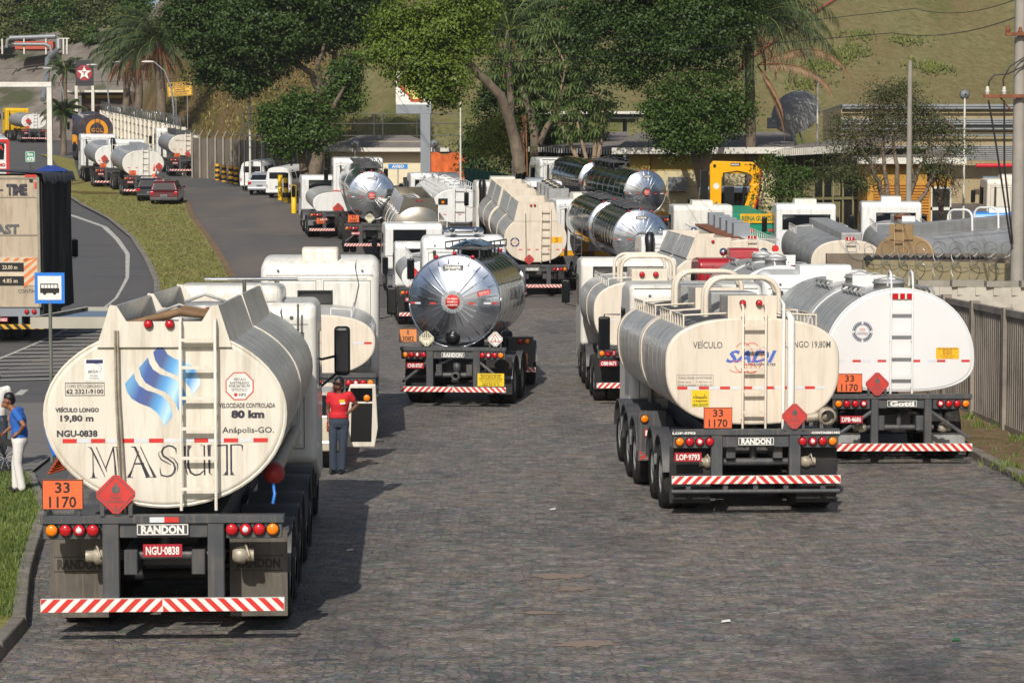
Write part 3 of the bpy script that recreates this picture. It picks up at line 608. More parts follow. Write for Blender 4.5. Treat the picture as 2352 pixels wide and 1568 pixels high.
def cab(root,M,y0,w_=2.5,h=3.2,L=2.1,m=None,zb=.95,window=None,ac=None,acm=None,mirrors=True,panel=True,rear_r=.14,roofrise=.0,low_m=None,lowz=None,wheels=True,snorkel=None,side=True,rcol=None,trim=None,spot=False,shield=None,mirx=.28,acx=0):
    m=m or white; hw=w_/2
    pr=[(y0,zb),(y0,h-rear_r),(y0+rear_r,h)] ; 
    pr+=[(y0+L*.55,h+roofrise),(y0+L-.35,h+roofrise*.6-.05),(y0+L-.12,h-.5),(y0+L,zb+.75),(y0+L+.05,zb-.4),(y0+L-.5,zb-.45)]
    mb=MB(M); mb.prismx(pr,-hw,hw,0)
    if lowz: mb.box(-hw-.004,hw+.004,y0-.004,y0+L*.9,zb-.02,lowz,1)
    c=mb.build('cab',[m,low_m or m],root,bevel=.2 if w_>2.2 else .12,seg=5)
    for p in c.data.polygons: p.use_smooth=True
    c.modifiers[0].harden_normals=True
    t=MB(M)
    if panel:
        zz0,zz1=zb+.25,h-.45
        for a,b in ((-hw*.82,-hw*.1),(hw*.1,hw*.82)): t.box(a,b,y0-.014,y0+.01,zz0,zz1)
        t.box(-hw*.8,hw*.8,y0-.012,y0+.01,h-.38,h-.34); t.build('rear_panel',m,c,bevel=.012,seg=2)
        k=MB(M); q=.012
        for a,b in ((-hw*.86,-hw*.06),(hw*.06,hw*.86)):
            for (x0,x1,z0_,z1_) in ((a,b,zz0-.06,zz0-.06+q),(a,b,zz1+.03,zz1+.03+q),(a,a+q,zz0-.06,zz1+.03),(b-q,b,zz0-.06,zz1+.03)): k.box(x0,x1,y0-.004,y0+.002,z0_,z1_)
        k.box(-hw+.12,hw-.12,y0-.004,y0+.002,h-.3,h-.29)
        k.tube([(hw*.62,y0+.3,h+.015),(hw*.6,y0-.01,h-.12),(hw*.66,y0-.03,h-.5),(hw*.58,y0-.03,h-1.0)],.012,5); k.tube([(-hw*.3,y0-.05,zb+.2),(-hw*.2,y0-.2,zb+.5),(-hw*.32,y0-.25,zb+.2),(-hw*.1,y0-.2,zb+.6)],.015,5)
        for xq in (-.7,.72): k.lathe([(.03,-.006),(.001,-.008)],(hw*xq,y0,h-.2),'y',8)
        k.build('panel_seam',inkg,c)
        k=MB(M); [k.box(-hw*.32,hw*.32,y0-.03,y0,zb+.02+i*.05,zb+.045+i*.05) for i in range(4)]; k.build('vent_grille',mirror_m,c)
        k=MB(M); k.tube([(-hw*.7,y0-.18,zb-.3),(-hw*.7,y0-.18,h-.55),(-hw*.72,y0-.26,h-.35)],.055,8); k.build('exhaust_stack',steel,root)
        k=MB(M); [k.tube([(hw*.2+i*.07,y0-.02,zb+.55),(hw*.2+i*.07,y0-.25,zb+.35),(hw*.05+i*.05,y0-.5,zb+.1)],.014,5,i%2) for i in range(3)]; k.build('air_hose',[mat('red_hose','#a3262a',.5),mat('blue_hose','#23508f',.5)],root)
    if window:
        x0,x1,z0,z1=window; g=MB(M); g.box(x0,x1,y0-.02,y0+.02,z0,z1); g.build('rear_window',glass,c,bevel=.008,seg=2)
        g=MB(M); b=.03
        for (a,e,q,u) in ((x0-b,x1+b,z0-b,z0),(x0-b,x1+b,z1,z1+b),(x0-b,x0,z0,z1),(x1,x1+b,z0,z1)): g.box(a,e,y0-.026,y0,q,u)
        g.build('window_seal',mirror_m,c)
    if side:
        for s in (-1,1):
            g=MB(M); g.box(s*(hw+.004)-.006,s*(hw+.004)+.006,y0+L*.42,y0+L*.82,h-1.25,h-.45); g.build('side_window',glass,c)
    if ac:
        aw,ah,al=ac; g=MB(M); g.prismx([(y0+.25,h-.02),(y0+.3,h+ah*.85),(y0+.42,h+ah),(y0+.3+al*.8,h+ah),(y0+.35+al,h+ah*.2),(y0+.35+al,h-.02)],acx-aw/2,acx+aw/2); g.build('roof_air_conditioner',acm or m,c,bevel=.05,seg=3)
    if mirrors:
        for s in (-1,1):
            g=MB(M); yy=y0+L-.1; xx=s*(hw+mirx); g.cbox((xx,yy,h-.95),(.22,.09,.62)); 
            o=g.build('mirror',mirror_m,c,bevel=.04,seg=3); g=MB(M); g.rect(xx-.085,xx+.085,h-1.22,h-.68,yy-.049); g.build('mirror_glass',glass,o)
            g=MB(M); g.tube([(s*hw,yy,h-.6),(xx,yy+.02,h-.6),(xx,yy+.02,h-1.3),(s*hw,yy,h-1.35)],.015,5); g.build('mirror_arm',mirror_m,o)
    if snorkel:
        g=MB(M); s=snorkel; g.tube([(s*(hw-.25),y0-.2,zb+.1),(s*(hw-.25),y0-.2,h-.35),(s*(hw-.25),y0-.17,h-.12),(s*(hw-.25)+(-s)*.02,y0-.05,h+.05)],[.13,.14,.17,.15],10); g.build('air_intake',mirror_m,root)
    if spot:
        for s in (-1,1):
            g=MB(M); g.lathe([(.02,-.1),(.09,-.08),(.11,0),(.1,.05),(.001,.07)],(s*.55,y0+.5,h+.16),'y',12); g.cyl((s*.55,y0+.5,h),(s*.55,y0+.5,h+.08),.02); g.build('roof_spotlight',chrome,c)
    if shield:
        g=MB(M); g.box(-shield/2,shield/2,y0-.5,y0-.46,zb+.3,h+.1); g.build('shield_plate',m,root)
    if wheels:
        for s in (-1,1): wheel(root,M,s*(hw-.2),y0+L-.7,.5,.3,False)
        g=MB(M); g.box(-.4,.4,y0-3,y0+L-.3,.65,.95); g.build('chassis',dark,root)
    return c
def spill(root,M,y0,L,tw,bw,zt,zbase,shell,endm,nl=2,red=True,notch=True,gap=.06,th=.03):
    """raised spill walls along the tank top with an end plate"""
    mb=MB(M); seg=L/nl
    for i in range(nl):
        a=y0+.04+i*seg; b=y0+(i+1)*seg-.04
        for s in (-1,1):
            mb.add([(s*bw,a,zbase),(s*bw,b,zbase),(s*tw,b,zt),(s*tw,a,zt),(s*(bw-.04),a,zbase),(s*(bw-.04),b,zbase),(s*(tw-.03),b,zt),(s*(tw-.03),a,zt)],
              [(0,1,2,3),(7,6,5,4),(3,2,6,7),(0,3,7,4),(1,5,6,2)],0)
    mb.box(-bw+.05,bw-.05,y0,y0+L,zbase-.02,zbase+.015,0)
    mb.build('spill_wall',shell,root)
    for i in range(nl+1):
        y=y0+i*seg; g=MB(M); fl=(zt-zbase)
        pts=[(-bw-.01,zbase-.02),(bw+.01,zbase-.02),(tw+.01,zt+.02),(tw-.06,zt+.01),(tw-.16,zbase+fl*.62),(-tw+.16,zbase+fl*.62),(-tw+.06,zt+.01),(-tw-.01,zt+.02)]
        if not notch: pts=[(-bw-.01,zbase-.02),(bw+.01,zbase-.02),(tw+.01,zt+.02),(-tw-.01,zt+.02)]
        g.prism(pts,y-.015,y+.02); o=g.build('spill_end_plate',endm,root)
    if red:
        for x in red if isinstance(red,(list,tuple)) else (-.16,.06): lamp(root,M,'r',x,y0-.03,zbase+fl*.55 if notch else zt-.1,.045,name='marker_light')
def manlids(root,M,ys,z,m,r=.26,h=.2,box=False,bw=.35,x=0):
    for y in ys:
        g=MB(M)
        if box: g.box(x-bw,x+bw,y-.25,y+.25,z-.05,z+h)
        else: g.lathe([(r,-.08),(r,h*.6),(r*1.08,h*.6),(r*1.08,h*.8),(r*.8,h),(.001,h*1.05)],(x,y,z),'z',16); g.tube([(x-r,y,z+h),(x,y-.1,z+h*1.5),(x+r,y,z+h)],.02,5)
        g.build('manhole_lid',m,root,bevel=.01 if box else 0)
def rails(root,M,y0,L,x,z,m,h=.22,n=8,r=.014,ends=True,name='guard_rail'):
    for s in (-1,1):
        g=MB(M); g.tube([(s*x,y0,z+h),(s*x,y0+L,z+h)],r,5)
        for i in range(n): yy=y0+L*i/(n-1); g.cyl((s*x,yy,z-.06),(s*x,yy,z+h),r,n=5)
        if ends: g.tube([(s*x,y0,z+h),(s*.35,y0,z+h+.03)],r,5); g.cyl((s*.35,y0,z),(s*.35,y0,z+h+.03),r,n=5)
        g.build(name,m,root)
def truck(name,px,d,label,cat='tanker truck',group=None,head=0,dz=0):
    return empty(name,(X(px,d),d,zp(d)+.03+dz),label,cat,group,-R(head),slope(d+4))
def yaw(y,a,x=0): return Matrix.Translation((x,y,0))@Matrix.Rotation(-R(a),4,'Z')
def cone_small(root,M,x,y,z,h=.7):
    g=MB(M); g.lathe([(.2,0),(.2,.03),(.13,.04),(.1,h*.35),(.075,h*.5),(.06,h*.65),(.02,h),(.001,h)],(x,y,z),'z',14,ks=[0,0,0,1,0,0,0]); g.build('traffic_cone',[orange2,whitep],root)
orange2=mat('cone_orange','#d24a1d',.5,0,.08,5)
def inset(xs): return xs
# ---------------------------------------------------------------- front left tanker
def grad_mat():
    m,n,b,L=nodes_mat('blue_swoosh'); N=n.nodes.new; tc=N('ShaderNodeTexCoord'); sx=N('ShaderNodeSeparateXYZ'); L(tc.outputs['Object'],sx.inputs[0])
    a=N('ShaderNodeMath'); a.operation='MULTIPLY_ADD'; a.inputs[1].default_value=.9; a.inputs[2].default_value=.0; L(sx.outputs[0],a.inputs[0])
    c=N('ShaderNodeMath'); c.operation='MULTIPLY_ADD'; c.inputs[1].default_value=-.35; L(sx.outputs[2],c.inputs[0]); L(a.outputs[0],c.inputs[2])
    r=N('ShaderNodeMapRange'); r.inputs[1].default_value=-1.27; r.inputs[2].default_value=-.52; L(c.outputs[0],r.inputs[0])
    v=N('ShaderNodeValToRGB'); e=v.color_ramp.elements; e[0].color=srgb('#6fa6d0')+(1,); e[1].color=srgb('#2f74bd')+(1,)
    for p,h in ((.16,'#4a62a0'),(.3,'#55628f'),(.45,'#5fa4dc'),(.6,'#b8dcec'),(.72,'#4e94d2'),(.85,'#cfe4ee')): q=v.color_ramp.elements.new(p); q.color=srgb(h)+(1,)
    L(r.outputs[0],v.inputs[0]); L(v.outputs[0],b.inputs['Base Color']); b.inputs['Roughness'].default_value=.35; return m
def t1():
    t=truck('tanker_truck',367,23.0,'cream and aluminium tanker with big blue wave logo on its end, nearest the camera','tanker truck','fuel tankers parked on the cobbles',-2.7)
    M=I4; K=.985
    fx=lambda x:(x-578)/415*1.015; fz=lambda y:4.5-(4.5-(.37+(1440-y)/415))*1.015
    yf=.35
    sh,en=tank(t,M,yf,7.4,1.235,3.26,2.38,1.42,silver,cream,2.0,seams=(.6,1.2,1.8,2.4,3.0,4.3,4.9,5.5,6.1,6.7),bands=((3.55,3.66),),band_m=cream,dome=0,rim=cream)
    spill(t,M,yf-.02,6.9,.55,.69,3.5,3.1,silver,cream,2); lamp(t,M,'r',-.1,yf+3.4,3.3,.045,'marker_light'); lamp(t,M,'r',.15,yf+3.4,3.3,.045,'marker_light')
    manlids(t,M,(2.0,5.2),3.16,silver2)
    # driftwood lying in the spill tray
    g=MB(M); 
    for i in range(3): g.tube([(-.45+i*.12,.7+.3*i,3.3),(.1,.9+.3*i,3.42),(.5,1.0+.4*i,3.36)],[.03,.05,.03],6)
    g.build('wood_offcut',mat('old_wood','#7b6045',.8,0,.3,6),t)
    # writing
    g=MB(M); y=yf-.003
    def T(s,x0,x1,yb,h,k=None,bold=.045,**a): g.text(s,fx((x0+x1)/2),fz(yb),h/415*1.015,y,k,wd=(x1-x0)/415*1.015,bold=bold,**a)
    T('VEÍCULO LONGO',112,297,583,17); T('19,80 m',133,274,622,25,bold=.04); T('NGU-0838',118,290,688,26,bold=.04)
    T('COMO ESTOU DIRIGINDO?',162,316,480,14,bold=.0); T('62 3321-9100',160,317,505,19,bold=.03)
    for a in ((155,322,458,461),(155,322,511,514),(155,157,458,514),(320,322,458,514)): g.rect(fx(a[0]),fx(a[1]),fz(a[3]),fz(a[2]),y)
    T('VELOCIDADE CONTROLADA',807,1047,568,20,bold=.025); T('80 km',858,1000,610,30,bold=.06); T('Anápolis-GO.',820,1040,675,25,bold=.012)
    g.build('lettering',ink,en)
    # MASUT
    g=MB(M); qx=lambda X_:(190+X_/5.6-399.2)/243.5*1.015; qz=lambda Y_:4.5-(4.5-(.37+(1525-(1080+Y_/5.6))/243.5))*1.015
    def S(pts,w_): 
        ws=[q/5.6/243.5 for q in w_] if isinstance(w_,list) else w_/5.6/243.5
        g.stroke([(qx(a),qz(b)) for a,b in pts],ws,y)
    S([(90,170),(130,178),(205,330),(325,592)],[4,22,26,8]); S([(157,215),(160,520),(165,600)],[14,16,50]); S([(118,603),(215,603)],8)
    S([(205,170),(345,500)],[14,14]); S([(345,520),(335,470),(445,170)],[6,20,16]); S([(440,172),(462,380),(475,575)],[24,20,36]); S([(497,172),(512,400),(530,600)],[30,24,30]); S([(440,172),(570,172)],8)
    S([(795,230),(700,500),(655,598)],[14,18,46]); S([(685,165),(745,175),(830,380),(925,598)],[4,34,34,60]); S([(820,165),(930,410),(1020,598)],[14,16,44]); S([(728,407),(872,407)],22); S([(625,600),(715,600)],8); S([(885,600),(1045,600)],8)
    S([(1322,275),(1315,200),(1270,165),(1210,155),(1145,185),(1118,240),(1140,300),(1210,345),(1280,400),(1305,470),(1290,530),(1250,575),(1190,590),(1110,572),(1095,520),(1092,455)],[4,26,24,20,26,30,30,26,26,30,30,26,20,24,16,4])
    S([(1080,235),(1076,290),(1110,350),(1180,390),(1250,425)],[6,14,18,18,6]); S([(1225,305),(1290,345),(1335,410),(1342,470),(1330,525)],[6,14,20,14,4])
    S([(1385,155),(1400,160)],8); S([(1470,155),(1540,155)],8); S([(1505,160),(1488,220),(1488,450),(1520,535),(1580,572),(1650,560),(1715,500)],[60,30,28,30,26,22,10]); S([(1440,160),(1445,450),(1480,570)],[30,16,12])
    S([(1660,150),(1725,160)],8); S([(1712,155),(1716,575)],22); S([(1780,155),(1784,540),(1820,575)],[50,22,8]); S([(1755,150),(1825,150)],8)
    S([(1880,210),(1895,160),(1990,152),(2042,152)],[6,20,18,14]); S([(2030,150),(2030,520),(2015,572)],[26,26,60]); S([(1970,573),(2042,573)],8); S([(2078,148),(2200,145),(2245,160),(2248,240)],[14,18,24,4]); S([(2088,148),(2088,520),(2100,570)],[26,26,50]); S([(2072,571),(2140,571)],8)
    g.build('company_name',ink,en)
    # wave logo
    g=MB(M); rib=[(535,690),(560,790),(620,890),(740,970),(880,1010),(1000,1070),(1090,1170),(1150,1320),(1155,1400)]; rb2=[(388,860),(420,990),(490,1100),(620,1180),(800,1250),(900,1330),(980,1450),(1000,1500),(1020,1565)]
    lx=lambda a:(240+a/6.534-399.2)/243.5*1.015; lz=lambda b:4.5-(4.5-(.37+(1525-(820+b/6.534))/243.5))*1.015
    for sx_,sy_ in ((0,0),(232,-258),(465,-512)):
        vs=[]
        for (a,b),(c,d) in zip(rib,rb2): vs+=[(lx(a+sx_),y,lz(b+sy_)),(lx(c+sx_),y,lz(d+sy_))]
        g.add(vs,[(2*i,2*i+1,2*i+3,2*i+2) for i in range(len(rib)-1)])
    g.build('wave_logo',grad_mat(),en)
    g=MB(M); zt=fz(707)
    for a,b in ((142,202),(262,323),(385,445),(508,571),(700,760),(826,888),(952,1014)): g.rect(fx(a),fx(b),zt-.022,zt+.022,y,0)
    for a,b in ((202,262),(323,385),(445,508),(571,640),(640,700),(760,826),(888,952)): g.rect(fx(a),fx(b),zt-.02,zt+.02,y,1)
    g.build('reflective_tape',[redp,tapew],en)
    g=MB(M); g.rect(fx(238),fx(322),fz(450),fz(357),y,0); g.rect(fx(245),fx(316),fz(376),fz(360),y-.001,1); g.text('BRTUV',fx(275),fz(417),.028,y-.001,1,wd=.11,shear=.3); g.ring(fx(288),fz(398),.05,.054,y-.001,1,12,-60,110)
    g.text('ISO 9001',fx(278),fz(432),.014,y-.001,1,wd=.08); g.text('SASSMAQ',fx(278),fz(442),.012,y-.001,1,wd=.1); g.build('certificate_sticker',[whitep,navy],en)
    g=MB(M); cx,cz,r=fx(895),fz(475),.158
    g.flat([(cx+r*math.cos(R(22.5+45*i)),cz+r*math.sin(R(22.5+45*i))) for i in range(8)],y,0); g.flat([(cx+r*.92*math.cos(R(22.5+45*i)),cz+r*.92*math.sin(R(22.5+45*i))) for i in range(8)],y-.001,1)
    for s,dz_,h,wd in (('VEÍCULO',.058,.026,.13),('RASTREADO',.022,.026,.2),('POR SATÉLITE',-.012,.026,.22),('É MONITORADO 24 H',-.036,.01,.18),('EM TODO O BRASIL',-.052,.01,.16),('HPS',-.105,.03,.075)): g.text(s,cx+(.03 if s=='HPS' else 0),cz+dz_,h,y-.002,2,wd=wd,bold=.03)
    g.disc(cx-.04,cz-.09,.02,y-.002,0,12); g.build('tracking_sticker',[redp,whitep,inkg],en)
    ladder(t,M,fx(722),.36,1.38,3.34,yf-.12,[fz(v) for v in (275,392,522,652,778,910)],cream,.018)
    for x0,x1 in ((fx(370),fx(385)),(fx(382),fx(402))):
        g=MB(M); g.tube([(x0,yf-.05,fz(235)),(x0+.005,yf-.05,fz(500)),(x1,yf-.05,fz(860)),(x1+.01,yf-.05,1.35)],.012,6); g.build('vent_hose',coup,t)
    rear(t,M,dict(beam=1.275,lz=1.215,bz=(.37,.505),posts=(-.535,.545),maker='RANDON',plate='NGU·0838',plx=0,plz=1.0,pipe=1,pz=.91,ft='RANDON',near=1,fz=.2,fy=.6,len=8.5,bx=(-1.25,1.25)))
    g=MB(M); g.box(-.13,.02,-.02,-.01,1.29,1.345,1); g.box(.02,.17,-.02,-.01,1.29,1.345,0); g.build('reflective_tape',[redp,tapew],t)
    number_panel(t,M,'33','1170',(156-578)/415,.37+(1440-936)/415); diamond(t,M,(383-578)/415,.37+(1440-935)/415,.228,zb=1.36)
    g=MB(M); g.box(-1.21,-1.18,-.01,.02,1.36,1.5); g.box(-.87,-.84,-.01,.02,1.36,1.5); g.build('sign_bracket',frame,t)
    for ys in ((1.55,2.7),(3.85,5.6),(6.75,)): axles(t,M,ys,fend=True)
    g=MB(M); g.cyl((1.1,.9,1.7),(1.1,5.5,1.7),.075,n=12); g.build('hose_tube',coup,t)
    g=MB(M); g.lathe([(.1,0),(.12,-.05),(.1,-.14),(.03,-.2),(.001,-.2)],(1.1,.86,1.7),'y',12); g.build('tube_cap',mat('red_cap','#a02c26',.5,0,.15,6),t)
    g=MB(M); g.tube([(1.1,.68,1.6),(1.12,.6,1.5),(1.1,.6,1.4)],.018,6); g.build('blue_valve',mat('blue_plastic','#2a6fc4',.4,0,.1,5),t)
    g=MB(M)
    for i in range(7): g.tube([(-1.28+.02*i,.7,1.72+.03*i),(-1.02,.9,1.78+.035*i)],.014,5)
    g.build('hose_bundle',mat('orange_rubber','#b5502c',.6,0,.2,8),t)
    g=MB(M); g.box(-.55,.55,.2,7,1.1,1.3); g.build('tank_cradle',frame,t)
    c=cab(t,M,8.6,2.5,3.2,2.1,owhite,roofrise=.05,mirrors=False,snorkel=None)
    g=MB(M); g.box(-.8,.75,8.9,10.2,3.15,3.45); g.build('roof_fairing',owhite,c,bevel=.12,seg=4)
    for s_ in (-1,1):
        g=MB(M); g.cbox((s_*1.56,10.4,2.42),(.24,.12,.74)); o=g.build('mirror',mirror_m,c,bevel=.06,seg=3); g=MB(M); g.rect(s_*1.56-.09,s_*1.56+.09,2.12,2.72,10.335); g.build('mirror_glass',glass,o); g=MB(M); g.tube([(s_*1.25,10.3,2.3),(s_*1.5,10.45,2.35)],.02,5); g.tube([(s_*1.25,10.3,1.9),(s_*1.5,10.45,2.1)],.02,5); g.build('mirror_arm',mirror_m,o)
    g=MB(M); g.tube([(-.3,8.45,3.55),(1.0,8.45,3.55)],.025,8); g.cyl((.25,8.45,1.2),(.25,8.45,3.55),.03); g.tube([(.45,8.4,1.5),(.45,8.4,3.2)],.018); g.tube([(1.0,8.4,1.5),(1.0,8.4,3.2)],.018)
    for z in (1.9,2.35,2.8): g.box(.45,1.0,8.39,8.43,z,z+.05)
    g.build('cab_ladder',chrome,t)
    b=empty('blue_jerrycan',t.location+Vector((-1.27,.8,2.08)),'bright blue plastic can hanging at the left side of the wave logo tanker','jerrycan',rz=0)
    g=MB(); g.add([(-.12,0,.1),(.1,0,.22),(.12,.1,-.12),(-.02,0,-.22),(-.12,.2,.1),(.1,.2,.22),(.12,.25,-.12),(-.02,.2,-.22)],[(0,1,2,3),(4,7,6,5),(0,4,5,1),(1,5,6,2),(2,6,7,3),(3,7,4,0)]); g.build('can_body',mat('bright_blue_plastic','#1e6fe0',.35,0,.05,5),b,bevel=.03)
    g=MB(); g.cyl((0,.1,.16),(.0,.1,.28),.03); g.build('can_cap',mirror_m,b)
t1()
# ---------------------------------------------------------------- cream box tanker with hoops (right of centre)
def hoop(root,M,y,x,z0,z1,r=.042,rr=.28,m=cream2,name='roll_hoop'):
    g=MB(M); pts=[(-x,y,z0),(-x,y,z1-rr)]
    for i in range(1,6): a=R(90*i/5); pts.append((-x+rr-rr*math.cos(a),y,z1-rr+rr*math.sin(a)))
    for i in range(0,5): a=R(90-90*i/5); pts.append((x-rr+rr*math.cos(a),y,z1-rr+rr*math.sin(a)))
    pts+=[(x,y,z1-rr),(x,y,z0)]; g.tube(pts,r,8); g.build(name,m,root)
darktop=mat('anti_slip_walkway','#46474a',.8,.1,.3,2,dirt='#2c2b2b',damt=.7,dscale=1.5)
def boxtank(t,M,y0,L,full=True):
    sh,en=tank(t,M,y0,L,1.3,2.79,2.12,1.2,silver,cream2,2.7,seams=[L*i/6 for i in range(1,6)],bands=((L-.22,L-.02),),band_m=cream2,dome=0)
    g=MB(M); 
    for i in range(8):
        pass
    vs=[];n=9
    for yy in (y0+.25,y0+L-.3):
        for j in range(n):
            x=-.95+1.9*j/(n-1); e=2.7; z=2.12+.67*(1-abs(x/1.3)**e)**(1/e)+.006; vs.append((x,yy,z))
    g.add(vs,[(j,j+1,n+j+1,n+j) for j in range(n-1)]); g.build('walkway',darktop,t)
    g=MB(M); g.box(-.36,.36,y0+.12,y0+1.0,2.7,3.1); o=g.build('manhole_housing',silver2,t,bevel=.01)
    g=MB(M); g.box(-.365,.365,y0+.08,y0+.12,2.7,3.12); g.build('housing_end',cream2,o)
    g=MB(M); g.box(-.36,.36,y0+1.9,y0+2.9,2.75,3.1); g.build('manhole_housing',silver2,t,bevel=.01)
    for q in (1.05,1.35): hoop(t,M,y0+q,.56,2.75,3.36)
    rails(t,M,y0+.3,1.3,1.0,2.62,cream2,.2,5,.016); rails(t,M,y0+1.9,1.3,1.0,2.62,cream2,.2,5,.016)
    manlids(t,M,(y0+1.45,),2.76,silver2,.22,.15)
    return en
def t2():
    t=truck('tanker_truck',1740,32.9,'cream box-shaped tanker with round hoops on top and plate LOP·9793','tanker truck','fuel tankers parked on the cobbles',-2.9)
    MW=I4; M=Matrix.Translation((0,0,.13)); fx=lambda x:(x-980)/351*1.01; fz=lambda y:4.5-(4.5-(.37+(1340-y)/351))*1.01; yf=.35
    en=boxtank(t,M,yf,3.5); boxtank(t,M@yaw(4.0,-.6,0),0,3.3)
    y=yf-.003; g=MB(M)
    def T(s,x0,x1,yb,h,k=0,bold=.03,**a): g.text(s,fx((x0+x1)/2),fz(yb),h/351,y,k,wd=(x1-x0)/351,bold=bold,**a)
    T('VEÍCULO',668,822,640,34,0,.01); T('LONGO 19,80M',1145,1385,638,34,0,.01); T('Velocidade controlada',592,768,798,15,0,0); T('Pista seca     = 80 km / h',592,768,818,9,0,0); T('Pista molhada = 60 km / h',592,768,833,9,0,0)
    for a in ((585,775,777,778.5),(585,775,835,836.5),(585,586.5,777,836),(773.5,775,777,836)): g.rect(fx(a[0]),fx(a[1]),fz(a[3]),fz(a[2]),y,0)
    g.build('lettering',inkg,en)
    g=MB(M); g.text('SADI',fx(972),fz(712),.17,y,0,wd=.76,bold=.03,shear=.35); g.text('TRANSPORTES',fx(1026),fz(731),.036,y,1,wd=.42,shear=.2)
    for (cx_,cz_,rx,rz_) in ((930,690,52,78),(975,690,52,78),(900,735,48,30),(960,745,40,22)):
        pts=[(fx(cx_+rx*math.cos(R(a))),fz(cz_-rz_*math.sin(R(a))) ) for a in range(-150,140,15)]; g.stroke(pts,.01,y-.001,2)
    g.build('company_logo',[mat('logo_blue','#4767b8',.5,0,.05,5),navy,mat('logo_red','#cf5a50',.5,0,.05,5)],en)
    g=MB(M); g.rect(fx(663),fx(753),fz(943),fz(856),y,0); g.text('Reclamações',fx(708),fz(898),.03,y-.001,1,wd=.21); g.text('e Sugestões',fx(708),fz(916),.03,y-.001,1,wd=.2); g.text('0800-2832577',fx(708),fz(940),.04,y-.001,2,wd=.235); g.ring(fx(708),fz(873),.07,.078,y-.001,1,14,190,350)
    g.build('yellow_sticker',[yels,inkb,mat('green_ink','#2d6b2a',.5,0,.05,5)],en)
    xs=[]; 
    for a,k in ((588,0),(645,1),(700,0),(755,1),(810,0),(864,1),(925,0),(985,1),(1043,0),(1090,1),(1145,0),(1195,1),(1252,0),(1305,1)): xs.append((fx(a),fx(a+52),k))
    tape(en,M,xs,fz(845),y)
    ladder(t,M,0,.34,1.14,2.95,yf-.14,[fz(v) for v in (520,632,748,862,968)],cream2,.018)
    for x,r_,zt in ((fx(1133),.025,3.05),(fx(1172),.055,2.84)):
        g=MB(M); g.tube([(x,yf-.1,1.15),(x,yf-.1,zt-.05),(x+.0,yf+.15,zt)],r_,8); g.build('vapour_pipe',owhite,t)
    for x in (fx(928),fx(1013)): lamp(t,M,'r',x,yf+.04,fz(408),.045,'marker_light')
    rear(t,M,dict(beam=1.08,lz=.99,bz=(.37,.485),posts=(-.58,.58),maker='RANDON',plate='LOP·9793',plx=-1.01,plz=.765,pipe=1,pz=.66,pr=.06,near=1,low=1,fz=.05,fy=.25,ft='RANDON',fm=dark,len=7.4,ls=.148))
    g=MB(M); g.text('LOP-9793',-1.07,1.1,.032,-.015,0,wd=.34,bold=.05); g.text('CONTAGEM·MG',1.03,1.1,.032,-.015,0,wd=.42,bold=.05); g.build('lettering',whitep,t)
    number_panel(t,M,'33','1170',(780-980)/351,.37+(1340-1000)/351); diamond(t,M,(1177-980)/351,.37+(1340-992)/351,.215,zb=1.15)
    g=MB(M); g.lathe([(.1,0),(.14,.02),(.14,.1),(.1,.16)],(1.1,.2,1.33),'y',12); g.cyl((.8,.35,1.3),(1.1,.35,1.33),.07); g.build('hose_coupling',coup,t)
    axles(t,MW,(1.15,2.25),fend=True,x=1.0)
    M2=M@yaw(4.0,-.6,0); W2=yaw(4.0,-.6,0); axles(t,W2,(.2,1.2),fend=True,x=1.07)
    g=MB(M2); g.box(-1.4,-.95,-.7,-.6,.35,1.15); g.build('tail_frame',frame,t); lamp(t,M2,'o',-1.3,-.72,1.03); plate(t,M2,'L',-1.2,.8,.2,.13,-.72)
    bumper(t,M2,-1.38,-.9,.37,.49,-.7,n=4)
    axles(t,W2,(2.6,3.6),fend=True)
    cab(t,W2@Matrix.Translation((.16,0,0)),3.6,2.42,3.18,1.7,owhite,panel=True,wheels=True,roofrise=.05,mirx=.3)
t2()
